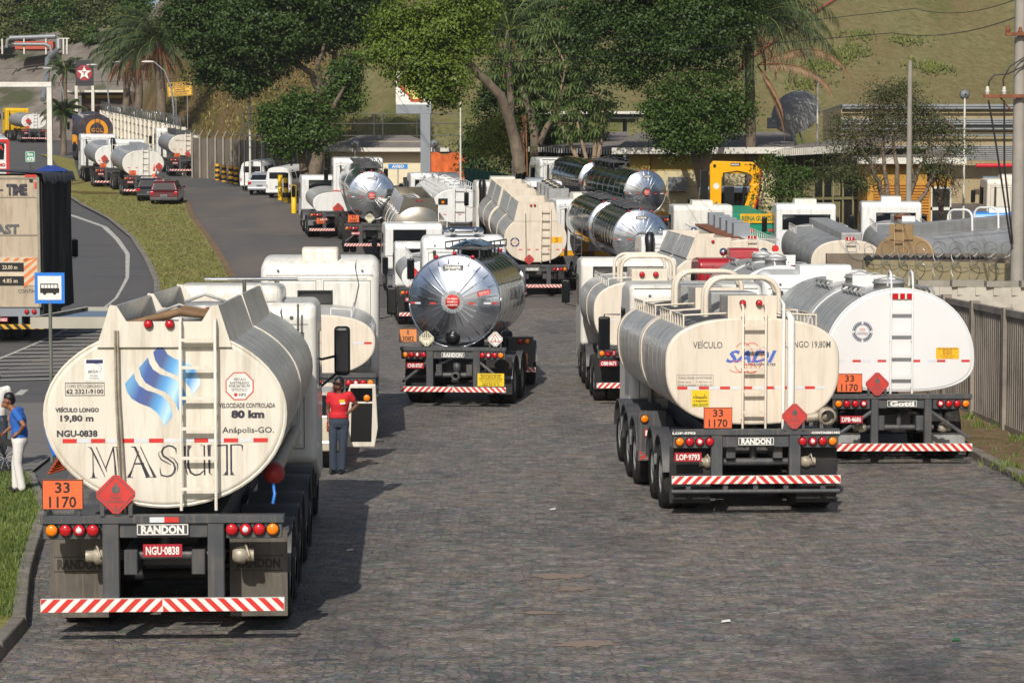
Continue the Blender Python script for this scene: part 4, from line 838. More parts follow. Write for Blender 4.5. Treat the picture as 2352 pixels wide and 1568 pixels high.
# ---------------------------------------------------------------- white tanker (Gotti)
def clips(t,M,ys,x,z):
    for s in (-1,1):
        g=MB(M); g.box(s*x-.05,s*x+.05,ys[0],ys[-1],z+.12,z+.15)
        for q in ys: g.tube([(s*x,q,z-.02),(s*x+s*.05,q,z+.06),(s*x-s*.02,q,z+.13)],.022,5)
        g.build('roof_clamp',silver2,t)
def ladder_box(t,M,x,y,z,w_=.34,h=.1,n=3):
    g=MB(M); g.box(x-w_/2,x+w_/2,y,y+.03,z-h/2,z+h/2,0)
    for i in range(n-1): q=x-w_/2+(i+1)*w_/n; g.box(q-.015,q+.015,y-.01,y,z-h/2,z+h/2,1)
    g.build('marker_light',[red_l,whitep],t)
def t3():
    t=truck('tanker_truck',2076,39.7,'all white egg-shaped tanker with target sticker beside the concrete fence, plate DPB','tanker truck','fuel tankers parked on the cobbles',-.8)
    MW=I4; M=Matrix.Translation((0,0,-.11)); S=346; fx=lambda x:(x-1028)/S; fz=lambda y:4.5-(4.5-(.37+(1295-y)/S))*1.008; yf=.3; y=yf-.003
    wp=mat('bright_white_paint','#dcdcdb',.3,0,.015,2,dirt='#c0bdb5',damt=.12,dscale=1,dstretch=(2,2,.6),coat=.4)
    sh,en=tank(t,M,yf,8.2,1.315,3.22,1.98,1.42,silver,wp,2.05,2.7,seams=(.7,1.4,2.1,4.2,4.9,5.6,6.3,7.2),bands=((3.0,3.45),),band_m=wp,dome=0,rim=wp)
    clips(t,M,(.6,1.0,1.5,2.0,2.6),.62,3.1); clips(t,M,(4.3,4.8,5.4,6.0),.62,3.1)
    for q in (2.4,5.6): 
        g=MB(M); g.box(-.5,.3,q,q+.04,3.15,3.42); g.build('spill_board',wp,t)
    manlids(t,M,(1.4,3.0,4.6),3.2,silver2,.28,.16)
    g=MB(M); cx,cz=fx(798),fz(563)
    for a in range(0,360,90): g.ring(cx,cz,.135,.183,y,0,8,a+6,a+84)
    for a in range(0,360,90): g.ring(cx,cz,.16,.168,y-.001,1,8,a+2,a+88)
    g.ring(cx,cz,.118,.126,y,0,24); g.text('Veículo',cx,cz+.045,.022,y,2,wd=.09); g.text('Rastreado',cx,cz+.015,.02,y,2,wd=.11); g.text('CONTROL',cx,cz-.04,.028,y,0,wd=.19,shear=.3); g.rect(cx-.08,cx+.1,cz-.055,cz-.05,y,2)
    g.build('target_sticker',[mat('navy_ink','#2b3350',.5,0,.05,5),wp,redp],en)
    g=MB(M); g.rect(fx(1255),fx(1398),fz(730),fz(660),y,0)
    for i,(s,wd,h) in enumerate((('VELOCIDADE MÁXIMA',.36,.022),('80 Km/h',.16,.022),('NA CHUVA',.17,.02),('60 Km/h',.16,.022),('USO DE MATERIAL PERIGOSO',.26,.012),('LIGUE 0800',.2,.012))): g.text(s,fx(1326),fz(670+i*11),h,y-.001,1,wd=wd,bold=.02)
    g.build('speed_sticker',[mat('amber_sticker','#e8ae1e',.5,0,.05,5),inkb],en)
    xs=[(fx(a),fx(b),k) for a,b,k in ((658,690,1),(738,790,0),(790,850,1),(893,947,0),(975,1000,1),(1107,1158,0),(1205,1262,1),(1262,1314,0),(1413,1465,0),(600,640,0))]
    tape(en,M,xs,fz(742),y)
    ladder(t,M,fx(1034),.385,1.33,3.3,yf-.12,[fz(v) for v in (435,567,703,835)],wp,.02,hoop=.26)
    ladder_box(t,M,fx(1042),yf-.03,fz(345),.36,.1)
    rear(t,M,dict(beam=1.29,lz=1.21,bz=(.37,.5),posts=(-.48,.47),pw=.13,maker='Gotti',plate='DPB·4686',plx=-.9,plz=.93,pipe=.8,pz=.76,pr=.05,near=1,fz=.25,fy=.8,len=11,flaps=0,kl='orrw',kr='wrro',diag=1,ls=.15))
    number_panel(t,M,'33','1170',-.94,1.58,.45,.33); diamond(t,M,fx(872),.37+(1295-883)/S,.235,zb=1.37)
    for q in (1.3,2.6): axles(t,MW,(q,),fend=False)
    for s in (-1,1):
        g=MB(M); g.box(s*.95-.33,s*.95+.33,.7,.73,.38,.62); g.build('mudflap',silver2,t)
    axles(t,MW,(7.4,8.6))
    cab(t,M,9.6,2.55,3.2,2.2,white,ac=(1.15,.22,.9),acx=.15,mirrors=True,roofrise=.1)
t3()
# ---------------------------------------------------------------- polished round tankers
def chrome_tank(t,M,y0,L,r,cz,hub=True,name='CNR-0737',p=2.0,logo=True,nr=24):
    sh,en=tank(t,M,y0,L,r,cz+r,cz,cz-r,chrome,chromef,p,seams=[L*i/8 for i in range(1,8)],dome=.3,n=48,rim=chrome)
    g=MB(M)
    for i in range(nr):
        a=2*math.pi*(i+.5)/nr; pts=[]
        for q in (.2,.55,.8,.95):
            yy=y0-float(np.interp(q,(.25,.55,.8,.965),(.285,.225,.135,0)))-.004; pts.append((q*r*math.cos(a),yy,cz+q*r*math.sin(a)))
        g.tube(pts,[.01,.022,.026,.012],4,smooth=False)
    g.build('radial_rib',chromef,en)
    if hub:
        g=MB(M); g.lathe([(.165,0),(.165,-.02),(.001,-.022)],(0,y0-.285,cz),'y',20,k=0); 
        for i,s in enumerate(('EM ÁREAS','PROIBIDO A','ACIDENTES')): g.text(s,0,cz+.055-.07*i,.032,y0-.312,1,wd=.24,bold=.03)
        g.build('hub_sticker',[redp,whitep],en)
    g=MB(M)
    for a,b,k in ((-1.0,-.88,0),(-.88,-.75,1),(-.52,-.38,0),(.36,.5,0),(.7,.86,1),(.86,.99,0)): 
        q=(a+b)/2/r; g.rect(a*r/1.04,b*r/1.04,cz-.055,cz-.015,y0-float(np.interp(abs(q),(.25,.55,.8,.965),(.285,.225,.135,0)))-.035,k)
    g.build('reflective_tape',[redp,tapew],en)
    if logo:
        g=MB(M); z=cz+r*.74; g.box(-.23,.23,y0-.2,y0-.06,z-.06,z+.06,0)
        for a in ((-.215,.215,.042,.048),(-.215,.215,-.048,-.042)): g.rect(a[0],a[1],z+a[2],z+a[3],y0-.203,1)
        g.text('TANESFIL',0,z-.026,.052,y0-.204,1,wd=.38,bold=.06,shear=.2); g.build('maker_plate',[inkg,whitep],en)
    for x in (-.42,0,.42):
        lamp(t,M,'r',x,y0+.02,cz+math.sqrt(r*r-x*x)+.05,.045,'marker_light')
    return en
def topgear(t,M,y0,L,z,m=frame,x=.0):
    g=MB(M); g.box(x-.35,x+.35,y0,y0+L,z+.1,z+.13)
    for q in range(6): yy=y0+L*q/5; g.box(x-.5,x+.5,yy,yy+.04,z+.1,z+.16); g.cyl((x-.3,yy,z-.1),(x-.3,yy,z+.1),.02,n=5); g.cyl((x+.3,yy,z-.1),(x+.3,yy,z+.1),.02,n=5)
    g.tube([(x-.5,y0,z+.28),(x-.5,y0+L,z+.28)],.02,5); g.tube([(x+.5,y0,z+.28),(x+.5,y0+L,z+.28)],.02,5)
    for q in range(4): yy=y0+L*q/3; g.cyl((x-.5,yy,z+.13),(x-.5,yy,z+.28),.015,n=5); g.cyl((x+.5,yy,z+.13),(x+.5,yy,z+.28),.015,n=5)
    g.build('roof_walkway',m,t)
    manlids(t,M,(y0+L*.3,y0+L*.7),z-.02,m,.28,.22,x=x)
def t4():
    t=truck('tanker_truck',1040,50.9,'mirror polished round tanker with plate CNR·0737 in the middle of the yard','tanker truck','polished steel round tankers',8)
    M=I4; en=chrome_tank(t,M,.25,4.7,1.045,2.42)
    g=MB(M); y=.02; g.text('CNR-0737',-.72,2.44,.045,y+.03,0,wd=.32,bold=.03); g.text('MIRANDÓPOLIS-SP',.72,2.44,.045,y+.03,0,wd=.42,bold=.0); g.build('lettering',inkb,en)
    g=MB(M); g.text('EMERGÊNCIA',.72,2.62,.03,.0,1,wd=.24,rot=.22); g.text('LIGUE 193 OU 190',.73,2.58,.022,.0,1,wd=.24,rot=.22); v=[(.58,2.53),(.87,2.6),(.85,2.71),(.56,2.64)]; g.flat(v,.005,0); g.build('emergency_sticker',[redp,whitep],en)
    g=MB(M); g.lathe([(.17,.1),(.17,-.02),(.12,-.04),(.12,-.1),(.08,-.14),(.001,-.14)],(-.02,.1,1.6),'y',18); g.tube([(-.45,0,1.45),(-.35,0,1.58),(-.2,.02,1.62),(-.02,0,1.6)],.012,5); g.build('outlet_valve',mirror_m,t)
    topgear(t,M,1.4,3.0,3.46,x=.1)
    g=MB(M)
    for i in range(5): g.tube([(-.3+.05*i,1.7+.3*i,3.62),(.0,1.9+.3*i,3.76),(.4,2.1+.3*i,3.64)],.03,6)
    g.build('coiled_hose',mat('blue_grey_hose','#47627a',.6,0,.3,8),t)
    rear(t,M,dict(hw=1.22,beam=1.3,lz=1.21,bz=(.37,.485),posts=(-.54,.54),pw=.16,maker='RANDON',plate='CNR·0737',plx=-.87,plz=.965,pipe=0,near=1,diag=1,fz=.25,fy=.8,len=5,fm=dark,ls=.142))
    g=MB(M); g.cyl((-.5,.3,.73),(.5,.3,.73),.06,n=10); g.lathe([(.1,.1),(.1,-.12),(.06,-.14),(.05,-.02)],(.05,.15,.72),'y',14); g.lathe([(.06,0),(.09,.0),(.09,.25),(.06,.25)],(.05,.25,.78),'z',10); g.build('discharge_pipe',frame,t)
    g=MB(M); g.box(.57,1.18,-.03,-.02,.51,.8,0)
    for i,(s,wd,h) in enumerate((('VELOCIDADE MÁXIMA',.5,.03),('PISTA SECA 80 KM',.44,.03),('PISTA MOLHADA 60 KM',.52,.03),('USO DE MATERIAL PERIGOSO',.5,.018),('COMUNIQUE LIGANDO',.4,.018),('0800 78 16 16',.4,.03))): g.text(s,.875,.75-i*.045,h,-.034,1,wd=wd,bold=.02)
    g.build('speed_sticker',[yels,inkb],t)
    number_panel(t,M,'0','3082',-1.03,1.65,.41,.3,m=mat('pale_orange_panel','#dd8d55',.45,0,.05,5)); diamond(t,M,-.6,1.58,.2,kind='stripes',m=mat('ivory_sign','#e2dcc0',.5,0,.04,5),zb=1.36); diamond(t,M,.98,1.58,.2,kind='tri',m=whitep,zb=1.36)
    axles(t,M,(1.4,2.7),fend=False)
    for q in (1.4,2.7):
        for s in (-1,1): fender(t,M,s*.95,q,.6,.62,z=.5)
    M2=yaw(5.6,-12,-.1); chrome_tank(t,M2,.6,3.6,1.045,2.42,False,logo=False); axles(t,M2,(.7,2.0),fend=True,x=1.0)
    g=MB(M2); g.box(.6,1.2,-.1,.0,.4,1.25); g.build('tail_frame',frame,t); lamp(t,M2,'r',.86,-.12,1.15,.07); lamp(t,M2,'o',1.04,-.12,1.15,.07); bumper(t,M2,.7,1.25,.37,.49,-.14,n=4)
    g=MB(M2); g.box(.72,1.05,-.13,-.12,.55,.85,0); g.text('60 KM',.88,.7,.05,-.134,1,wd=.26); g.build('speed_sticker',[mat('pale_orange_panel','#dd8d55'),inkb],t)
    M3=yaw(14,-12,-2.0); cab(t,M3,0,2.45,3.55,2.3,white,ac=None,roofrise=.1,mirrors=True); axles(t,M3,(-.6,-1.9))
    g=MB(M3); g.lathe([(.001,-.6),(.1,-.56),(.13,-.4),(.13,.4),(.1,.56),(.001,.6)],(0,.5,3.75),'x',12); 
    for s in (-1,1): g.lathe([(.05,-.1),(.1,-.08),(.1,.02),(.001,.04)],(s*.35,.3,3.78),'y',10)
    g.build('roof_light_bar',chrome,t)
t4()
# ---------------------------------------------------------------- more tankers, mid distance
def simple_rear(t,M=I4,beam=1.3,lz=1.2,plate_=None,maker=None,posts=(-.5,.5),pxl=-.85,hw=1.25,fm=dark,len_=7,diag=0,wheels=True,ys=(1.3,2.55),z=.4,fend=False,kl='orwr',kr='rwro',n=18):
    rear(t,M,dict(hw=hw,beam=beam,lz=lz,bz=(z,z+.12),posts=posts,maker=maker,plate=plate_,plx=pxl,plz=lz-.23,fz=.3,fy=.8,len=len_,fm=fm,diag=diag,kl=kl,kr=kr,ns=n))
    if wheels: axles(t,M,ys,fend=fend)
def tank_ladder(t,M,x,zb,zt,y,m,n=6,w_=.36,hoop=0): ladder(t,M,x,w_,zb,zt,y,[zb+.15+i*(zt-zb-.25)/(n-1) for i in range(n)],m,.018,hoop)
GT='fuel tankers parked on the cobbles'
# T5: truck ahead of the left one, seen over its cab
t=truck('tanker_truck',715,43.2,'small cream and silver tanker with big white sleeper cab, ahead of the blue logo truck','tanker truck',GT,-3.2)
sh,en=tank(t,I4,.3,4.4,1.22,2.5,1.95,1.3,silver,cream2,2.6,2.2,seams=(1.2,),dome=0); tape(en,I4,[(.78,1.0,1),(1.0,1.15,0)],1.95,.297)
rails(t,I4,.6,3.6,.75,2.42,white,.16,5); simple_rear(t,hw=1.24,len_=5); axles(t,I4,(1.3,2.55),fend=True)
cab(t,I4,5.2,2.55,3.4,2.3,owhite,window=(-.45,.25,2.35,2.75),ac=(.78,.3,.9),acm=cream,roofrise=.12,mirrors=True,acx=0,rear_r=.22)
# T6: behind the hoop tanker, to its left
t=truck('tanker_truck',1496,51.6,'cream tanker with hoops whose left half shows beside the hoop tanker, plate OBB·8671','tanker truck',GT,-1.6)
sh,en=tank(t,I4,.35,5.6,1.3,2.86,2.16,1.2,silver,cream2,2.6,seams=(.9,1.8,3.6,4.5),bands=((2.5,2.62),),band_m=cream2,dome=0); tape(en,I4,[(-.9,-.75,1),(.1,.3,0)],1.95,.347)
g=MB(); g.box(-.42,.42,.4,1.7,2.8,3.12); g.build('manhole_housing',cream2,t,bevel=.02)
for q in (-.18,.14): lamp(t,I4,'r',q,.36,3.0,.06,'marker_light')
for q in (.9,1.8,3.2): hoop(t,I4,q,.62,2.8,3.4)
rails(t,I4,.5,2.3,.95,2.7,owhite,.2,5); rails(t,I4,3,2.3,.95,2.7,owhite,.2,5)
simple_rear(t,plate_='OBB·8671',pxl=-.98); axles(t,I4,(4.3,),fend=True)
cab(t,I4,6.4,2.5,3.2,2.1,owhite,window=(-.9,.9,2.4,2.95),panel=False); axles(t,I4,(6.0,))
# T7: silver spill rails
t=truck('tanker_truck',1640,66,'cream tanker with tall ribbed silver spill walls, left of the red cab','tanker truck',GT,-3.5)
tank(t,I4,.3,6.4,1.22,3.05,2.2,1.3,silver,cream2,2.0,bands=((3.1,3.25),),band_m=cream2,seams=(1.5,4.6),dome=0); spill(t,I4,.3,6.3,.52,.78,3.5,2.9,silver,cream2,2,red=[.0],notch=False)
g=MB()
for i in range(14):
    for s in (-1,1): 
        q=.6+i*.43; g.add([(s*.775,q,2.92),(s*.775,q+.12,2.92),(s*.53,q+.12,3.47),(s*.53,q,3.47),(s*.80,q+.03,2.93),(s*.80,q+.09,2.93),(s*.555,q+.09,3.48),(s*.555,q+.03,3.48)],[(4,5,6,7),(0,4,7,3),(1,2,6,5)])
g.build('stiffening_ribs',silver2,t); simple_rear(t)  # separate stiffening ribs along both spill walls, joined in one mesh
cab(t,I4,7.6,2.5,3.3,2.1,white,ac=(1.0,.16,.9),snorkel=-1,spot=True); axles(t,I4,(6.4,))
# T8 with red cab
t=truck('tanker_truck',1800,53.5,'silver tanker with white bands and a dark red cab, ahead of the all white tanker','tanker truck',GT,-1.8)
tank(t,I4,.3,5.6,1.28,3.15,2.0,1.4,silver,white,2.05,2.6,seams=(.8,1.6,4.1,4.8),bands=((2.6,2.95),),band_m=white,dome=0); clips(t,I4,(.7,1.2,1.7),.62,3.05); clips(t,I4,(3.7,4.3,4.9),.62,3.05)
for q in (2.0,4.8):
    g=MB(); g.box(-.05,.6,q,q+.04,3.1,3.35); g.build('spill_board',white,t)
manlids(t,I4,(1.3,3.6),3.12,silver2); simple_rear(t); tank_ladder(t,I4,0,1.3,3.2,.18,white)
cab(t,I4,6.6,2.55,3.12,2.1,mat('dark_red_paint','#9c1a22',.3,0,.05,3,coat=.5),ac=(.8,.26,.8),spot=True,window=None); axles(t,I4,(5.8,))
# T10 cream tanker with yellow sticker
t=truck('tanker_truck',1231,88,'peach cream tanker with silver spill walls and target sticker behind the mirror tanker','tanker truck',GT,-5.5)
sh,en=tank(t,I4,.3,6.6,1.24,3.2,2.3,1.35,silver,cream2,2.05,2.3,seams=(1.6,4.9),bands=((3.2,3.38),),band_m=cream2,dome=0); spill(t,I4,.3,6.5,.68,.86,3.7,3.0,silver,cream2,2,red=[-.2,-.05],notch=False); manlids(t,I4,(1.6,4.6),3.3,steel,.35,.2)
g=MB(); y=.297; cx,cz=-.82,2.15
for a in range(0,360,90): g.ring(cx,cz,.13,.185,y,0,8,a+5,a+85)
g.text('Veículo',cx,cz+.04,.024,y,2,wd=.1); g.text('CONTROL',cx,cz-.03,.03,y,2,wd=.17); g.build('target_sticker',[navy,cream2,redp],en)
g=MB(); g.rect(.62,1.03,2.12,2.36,y,0); g.text('80',.83,2.25,.07,y-.002,1); g.text('60',.83,2.15,.07,y-.002,1); g.build('speed_sticker',[mat('amber_sticker','#e8ae1e'),inkb],en)
tape(en,I4,[(x,x+.13,0) for x in (-.66,-.33,0,.5,.82,1.05)],1.86,y); tank_ladder(t,I4,.38,1.35,3.5,.15,cream2,7)
g=MB(); g.tube([(-.42,.22,3.3),(-.4,.22,2.4),(-.38,.22,1.35)],.015,5); g.build('vent_hose',coup,t)
diamond(t,I4,-.28,1.5,.22,y=.0); rear(t,I4,dict(beam=1.2,lz=1.12,bz=(.4,.52),posts=(-.5,.5),maker='RANDON',pipe=0,fz=.3,fy=.8,len=7,flaps=0,mx=-.15)); axles(t,I4,(1.3,2.5))
tank(t,I4,7.6,5.4,1.24,3.2,2.3,1.35,silver,cream2,2.05,2.3,bands=((2.6,2.8),),band_m=cream2,dome=0); spill(t,I4,7.6,5.2,.68,.86,3.7,3.0,silver,cream2,2,red=False,notch=False); axles(t,I4,(8.6,9.8))
cab(t,I4,14,2.5,3.5,2.2,owhite,ac=(1.1,.2,.9),acm=cream,snorkel=-1); axles(t,I4,(13,))
# T11 polished, left back
t=truck('tanker_truck',854,100,'mirror polished round tanker whose white cab has a red corner, by the cream kiosk','tanker truck','polished steel round tankers',-6,dz=.38)
en=chrome_tank(t,I4,.3,5.8,1.06,2.62,True); topgear(t,I4,.8,4.6,3.7); number_panel(t,I4,'90','3082',-.82,1.62,.5,.34); diamond(t,I4,-.1,1.65,.24,kind='stripes',m=mat('ivory_sign','#e2dcc0'))
simple_rear(t,hw=1.22,plate_='BXH·3107',pxl=-.72,diag=1,fend=False); M2=yaw(6.6,-1,0); chrome_tank(t,M2,.6,5.0,1.04,2.45,False,logo=False); axles(t,M2,(.9,2.1)); topgear(t,M2,.8,4.2,3.5)
cab(t,M2,6.8,2.5,3.55,2.2,white); axles(t,M2,(5.6,)); g=MB(M2); g.box(-1.29,-.95,6.77,6.9,1.35,1.95); g.build('red_corner_panel',redp,t)
# T12 long polished far right-back
t=truck('tanker_truck',1483,109,'long polished two-section tanker with orange sticker below the beige building','tanker truck','polished steel round tankers',-16.5)
en=chrome_tank(t,I4,.3,6.6,1.06,2.5,True); g=MB(); g.lathe([(.19,0),(.001,-.01)],(.02,.2,3.1),'y',18,k=0); g.build('orange_sticker',mat('orange_sticker','#e0602c'),en)
simple_rear(t,hw=1.22); M2=yaw(7.2,0,0); chrome_tank(t,M2,.2,5.2,1.06,2.55,False,logo=False); axles(t,M2,(.9,2.1)); topgear(t,I4,4.2,3.2,3.6)
cab(t,M2,6.3,2.5,3.4,2.3,white,rear_r=.2); axles(t,M2,(5.2,))
# T13 bare steel with hoses
t=truck('tanker_truck',962,94,'dull bare steel tanker with white curved ribs and orange hoses','tanker truck',GT,-7)
sh,en=tank(t,I4,.3,6.0,1.15,3.1,2.1,1.3,steel,steel,2.0,seams=(),bands=((1.0,1.12),(2.4,2.5),(3.8,3.9)),band_m=owhite,dome=.22,rim=silver2)
spill(t,I4,.3,5.8,.62,.85,3.4,2.75,silver2,steel,1,red=[-.08,.12],notch=False)
g=MB()
for i in range(6): g.tube([(-.3,1+.7*i,3.15),(.1,1.2+.7*i,3.25),(.35,1.1+.7*i,3.12)],.03,5)
g.build('loose_chain',silver2,t)
g=MB(); g.tube([(-1.2,1.6,1.9),(-1.25,1.5,1.55),(-1.1,1.0,1.25)],.06,6); g.tube([(-1.25,2.4,1.9),(-1.3,2.2,1.5),(-1.1,1.6,1.2)],.06,6); g.build('orange_hose',mat('orange_hose','#e0851c',.5),t)
simple_rear(t); tank_ladder(t,I4,1.0,1.5,3.0,.15,white,4); cab(t,I4,7.4,2.45,3.0,2.0,owhite); axles(t,I4,(6.2,))
# T15 white tanker with roof rails
t=truck('tanker_truck',1056,105,'white tanker with low roof rails and yellow number panel, in front of the orange netting','tanker truck',GT,-9)
sh,en=tank(t,I4,.3,8,1.28,2.95,2.1,1.35,white,white,2.3,dome=0); rails(t,I4,.5,7.2,1.0,2.75,white,.28,12); rails(t,I4,.5,7.2,.5,2.85,white,.2,9,name='inner_rail')
tape(en,I4,[(-.75,-.6,0),(-.05,.1,0),(.6,.75,0)],1.75,.297); g=MB(); g.rect(-1.0,-.55,2.2,2.5,.297,0); g.disc(-.78,2.33,.07,.296,1,10); g.build('dark_sticker',[inkb,ora_l],en)
tank_ladder(t,I4,0,1.35,3.05,.15,white,4,.5,hoop=.2); number_panel(t,I4,'33','1203',-.4,1.0,.45,.32,m=yel); diamond(t,I4,.55,1.1,.24); manlids(t,I4,(2,4,6),2.95,white)
simple_rear(t); cab(t,I4,9.6,2.5,3.1,2.0,white,window=(-1.0,.0,2.2,2.75),panel=False); axles(t,I4,(8,))
# T17 silver tank with lid boxes, white cab
t=truck('tanker_truck',1318,95,'grey tanker with upright lid boxes and a white cab with blue curtains','tanker truck',GT,-7)
sh,en=tank(t,I4,.3,9,1.25,2.95,2.1,1.3,silver,white,2.2,dome=0); manlids(t,I4,(5,6.2,7.4,8.6),2.95,silver2,box=True,h=.42,bw=.45); manlids(t,I4,(5,6.2,7.4,8.6),3.37,steel,.25,.1); rails(t,I4,.5,8.4,1.0,2.7,white,.2,12); g=MB(); g.rect(-.9,-.7,2.25,2.27,.297); g.text('30',-.8,2.32,.09,.297); g.text('Em caso de',-.4,2.4,.03,.297); g.build('lettering',inkb,en)
simple_rear(t); cab(t,I4,12,2.45,3.15,2.0,white,window=(-.75,.85,2.35,2.85),panel=False,ac=(.9,.12,.8),acm=greyp); axles(t,I4,(10.5,)); g=MB()
for i in range(9): g.cyl((-.68+i*.18,12.05,2.4),(-.68+i*.18,12.05,2.82),.05,n=6)
g.build('blue_curtain',mat('blue_curtain','#2b3f86',.7),t)
# T14 polished with yellow and white cab
t=truck('tanker_truck',1472,83.5,'mirror polished round tanker with a white cab above a yellow band, centre right','tanker truck','polished steel round tankers',-8)
en=chrome_tank(t,I4,.3,4.6,1.04,2.65,True); simple_rear(t,hw=1.22,ys=(1.2,2.3)); M2=yaw(5.4,-1,0); chrome_tank(t,M2,.2,5.0,1.04,2.65,False,logo=False); topgear(t,I4,1.2,3.2,3.6); topgear(t,M2,1,3.4,3.6); axles(t,M2,(1.2,2.4,4.6),fend=True)
cab(t,M2,6.2,2.5,3.35,2.2,white,ac=(.95,.28,.9),acm=cream,low_m=mat('warm_yellow_paint','#e9a818',.35,0,.05,3),lowz=1.75,snorkel=None); g=MB(M2); g.box(-1.1,-.95,6.17,6.2,1.35,1.45,0); g.box(-.9,-.75,6.17,6.2,1.35,1.45,1); g.build('reflective_tape',[redp,whitep],t)
tank_ladder(t,M2,-1.25,1.0,3.4,1.2,frame,7,.3)
# T18 small tanker far left of the polished one
t=truck('tanker_truck',768,112,'small old silver tanker with a flat white cab, right of the yellow posts','tanker truck',GT,-10)
sh,en=tank(t,I4,.3,4.6,1.05,2.3,1.75,1.15,silver,white,2.3,dome=0); number_panel(t,I4,'33','1203',-.7,.9,.4,.3); diamond(t,I4,.2,1.5,.3,y=.2); simple_rear(t,plate_='GZB·1179',pxl=-.55)
cab(t,I4,6,2.3,2.75,1.9,white,window=(-.75,.75,2.0,2.5),panel=False); axles(t,I4,(1.3,4.4),fend=True)
# T20 small tanker and T19 tractor between T5 and T4
t=truck('tanker_truck',1000,77,'small silver tank truck with white end and red diamonds, left of the mirror tanker','tanker truck',GT,-6)
sh,en=tank(t,I4,.3,4.2,1.15,2.3,1.7,1.12,silver,white,2.2,dome=0); tape(en,I4,[(-.9,-.7,0),(.1,.3,0)],1.4,.297); diamond(t,I4,-.75,1.85,.22,y=.25,m=redp,kind='plain'); simple_rear(t,plate_='GPX·2650'); rails(t,I4,.4,3.8,.8,2.2,white,.3,9)
cab(t,I4,5.6,2.2,2.55,1.7,white,window=(-.7,.7,1.8,2.3),panel=False); axles(t,I4,(4,))
t=truck('tractor_unit',958,88,'white tractor unit with wide rear window in front of the dull steel tanker','truck',None,-8)
cab(t,I4,1.5,2.3,2.75,1.9,white,window=(-.8,.45,2.0,2.5),panel=False); g=MB(); g.box(-.45,.45,-2.2,2,.7,.95); g.build('chassis',dark,t); axles(t,I4,(-.6,),fend=True)
# T22 - T26, right rows
t=truck('tanker_truck',1722,80,'cream tanker with a row of grey lid boxes and ladder rails along its roof','tanker truck',GT,-3)
sh,en=tank(t,I4,.3,9.4,1.28,2.82,2.0,1.2,white,cream2,2.5,dome=0); rails(t,I4,.4,9,1.1,2.55,owhite,.26,22); manlids(t,I4,(2.2,3.8,5.4,7.0,8.6),2.8,greyp,box=True,h=.5,bw=.3); g=MB(); g.box(-.75,-.1,.6,9.2,2.78,2.83); g.build('walkway',rusty,t)
ladder_box(t,I4,.1,.28,2.9,.3,.1); tank_ladder(t,I4,.1,1.3,2.9,.15,cream2,5); simple_rear(t); cab(t,I4,12.2,2.45,3.4,2.0,owhite,ac=(.85,.18,.8),acm=cream,window=(-.2,.1,2.25,2.6),panel=False); axles(t,I4,(10.6,)); g=MB(); g.disc(.95,2.5,.13,.296,0); g.build('red_sticker',redp,en)
t=truck('tanker_truck',1948,80,'smooth silver tanker with pale cream end, left of the tan ended one','tanker truck',GT,0.3)
sh,en=tank(t,I4,.3,9.4,1.28,2.8,1.95,1.2,silver2,cream2,2.5,dome=0,seams=(2,4,6)); rails(t,I4,7.2,2.2,1.0,2.6,owhite,.26,6); g=MB(); g.box(-.2,.55,.4,9.5,2.75,3.05); g.build('spill_tray',silver2,t,bevel=.02)
ladder_box(t,I4,.1,.28,2.85,.3,.12); tank_ladder(t,I4,.12,1.3,2.8,.15,silver2,5); simple_rear(t); cab(t,I4,12,2.45,3.45,2.0,white,ac=(.9,.2,.8),acm=cream,window=(-.95,.95,2.45,3.0),panel=False); axles(t,I4,(10.6,)); cone_small(t,I4,.95,.1,1.75,.55)
t=truck('tanker_truck',2100,82,'grey tanker with white cab in front of the orange building, partly behind the tan one','tanker truck',GT,5)
tank(t,I4,.3,8.4,1.28,2.85,2.0,1.2,silver2,cream2,2.5,dome=0); rails(t,I4,5,3.6,1.0,2.65,owhite,.28,7); g=MB(); g.box(-.2,.55,.4,8.5,2.8,3.1); g.build('spill_tray',silver2,t,bevel=.02); g=MB(); g.box(-.1,.4,4.2,4.25,2.95,3.3); g.build('spill_board',white,t)
simple_rear(t); cab(t,I4,10.4,2.45,3.45,2.0,white,ac=(.8,.22,.8),window=(-.6,.95,2.45,3.0),panel=False); axles(t,I4,(9.4,)); manlids(t,I4,(5.5,),3.1,rusty,.3,.15)
t=truck('tanker_truck',2070,76,'tan ended tanker standing askew with long silver side facing the camera, behind the razor wire','tanker truck',GT,46,dz=.25)
sh,en=tank(t,I4,.3,8.6,1.25,2.95,2.05,1.2,silver2,mat('tan_paint','#a08560',.5,0,.08,2),2.5,dome=0); g=MB(); g.box(-.5,.35,.3,8.6,2.85,3.3); g.build('spill_tray',silver2,t,bevel=.02); g=MB(); g.box(-.55,.4,.25,.3,2.8,3.32); g.build('spill_end_plate',mat('tan_paint','#a08560'),t); hoop(t,I4,3.6,.5,2.9,3.65,m=white); hoop(t,I4,5.2,.5,2.9,3.65,m=white)
rails(t,I4,.6,8,1.0,2.75,silver2,.2,8); tank_ladder(t,I4,-.1,1.4,3.3,.15,mat('tan_paint','#a08560'),5); g=MB(); g.box(-.5,.45,8.6,8.66,2.9,3.6); g.build('lamp_board',white,t); lamp(t,I4,'r',-.2,8.58,3.4,.08,'marker_light'); lamp(t,I4,'r',.15,8.58,3.4,.08,'marker_light'); simple_rear(t); cab(t,I4,9.4,2.4,2.9,1.9,dark,mirrors=False); axles(t,I4,(8,))
t=truck('cab_over_truck',2296,98,'bright blue cab with orange nose panel behind the utility pole','truck',None,10)
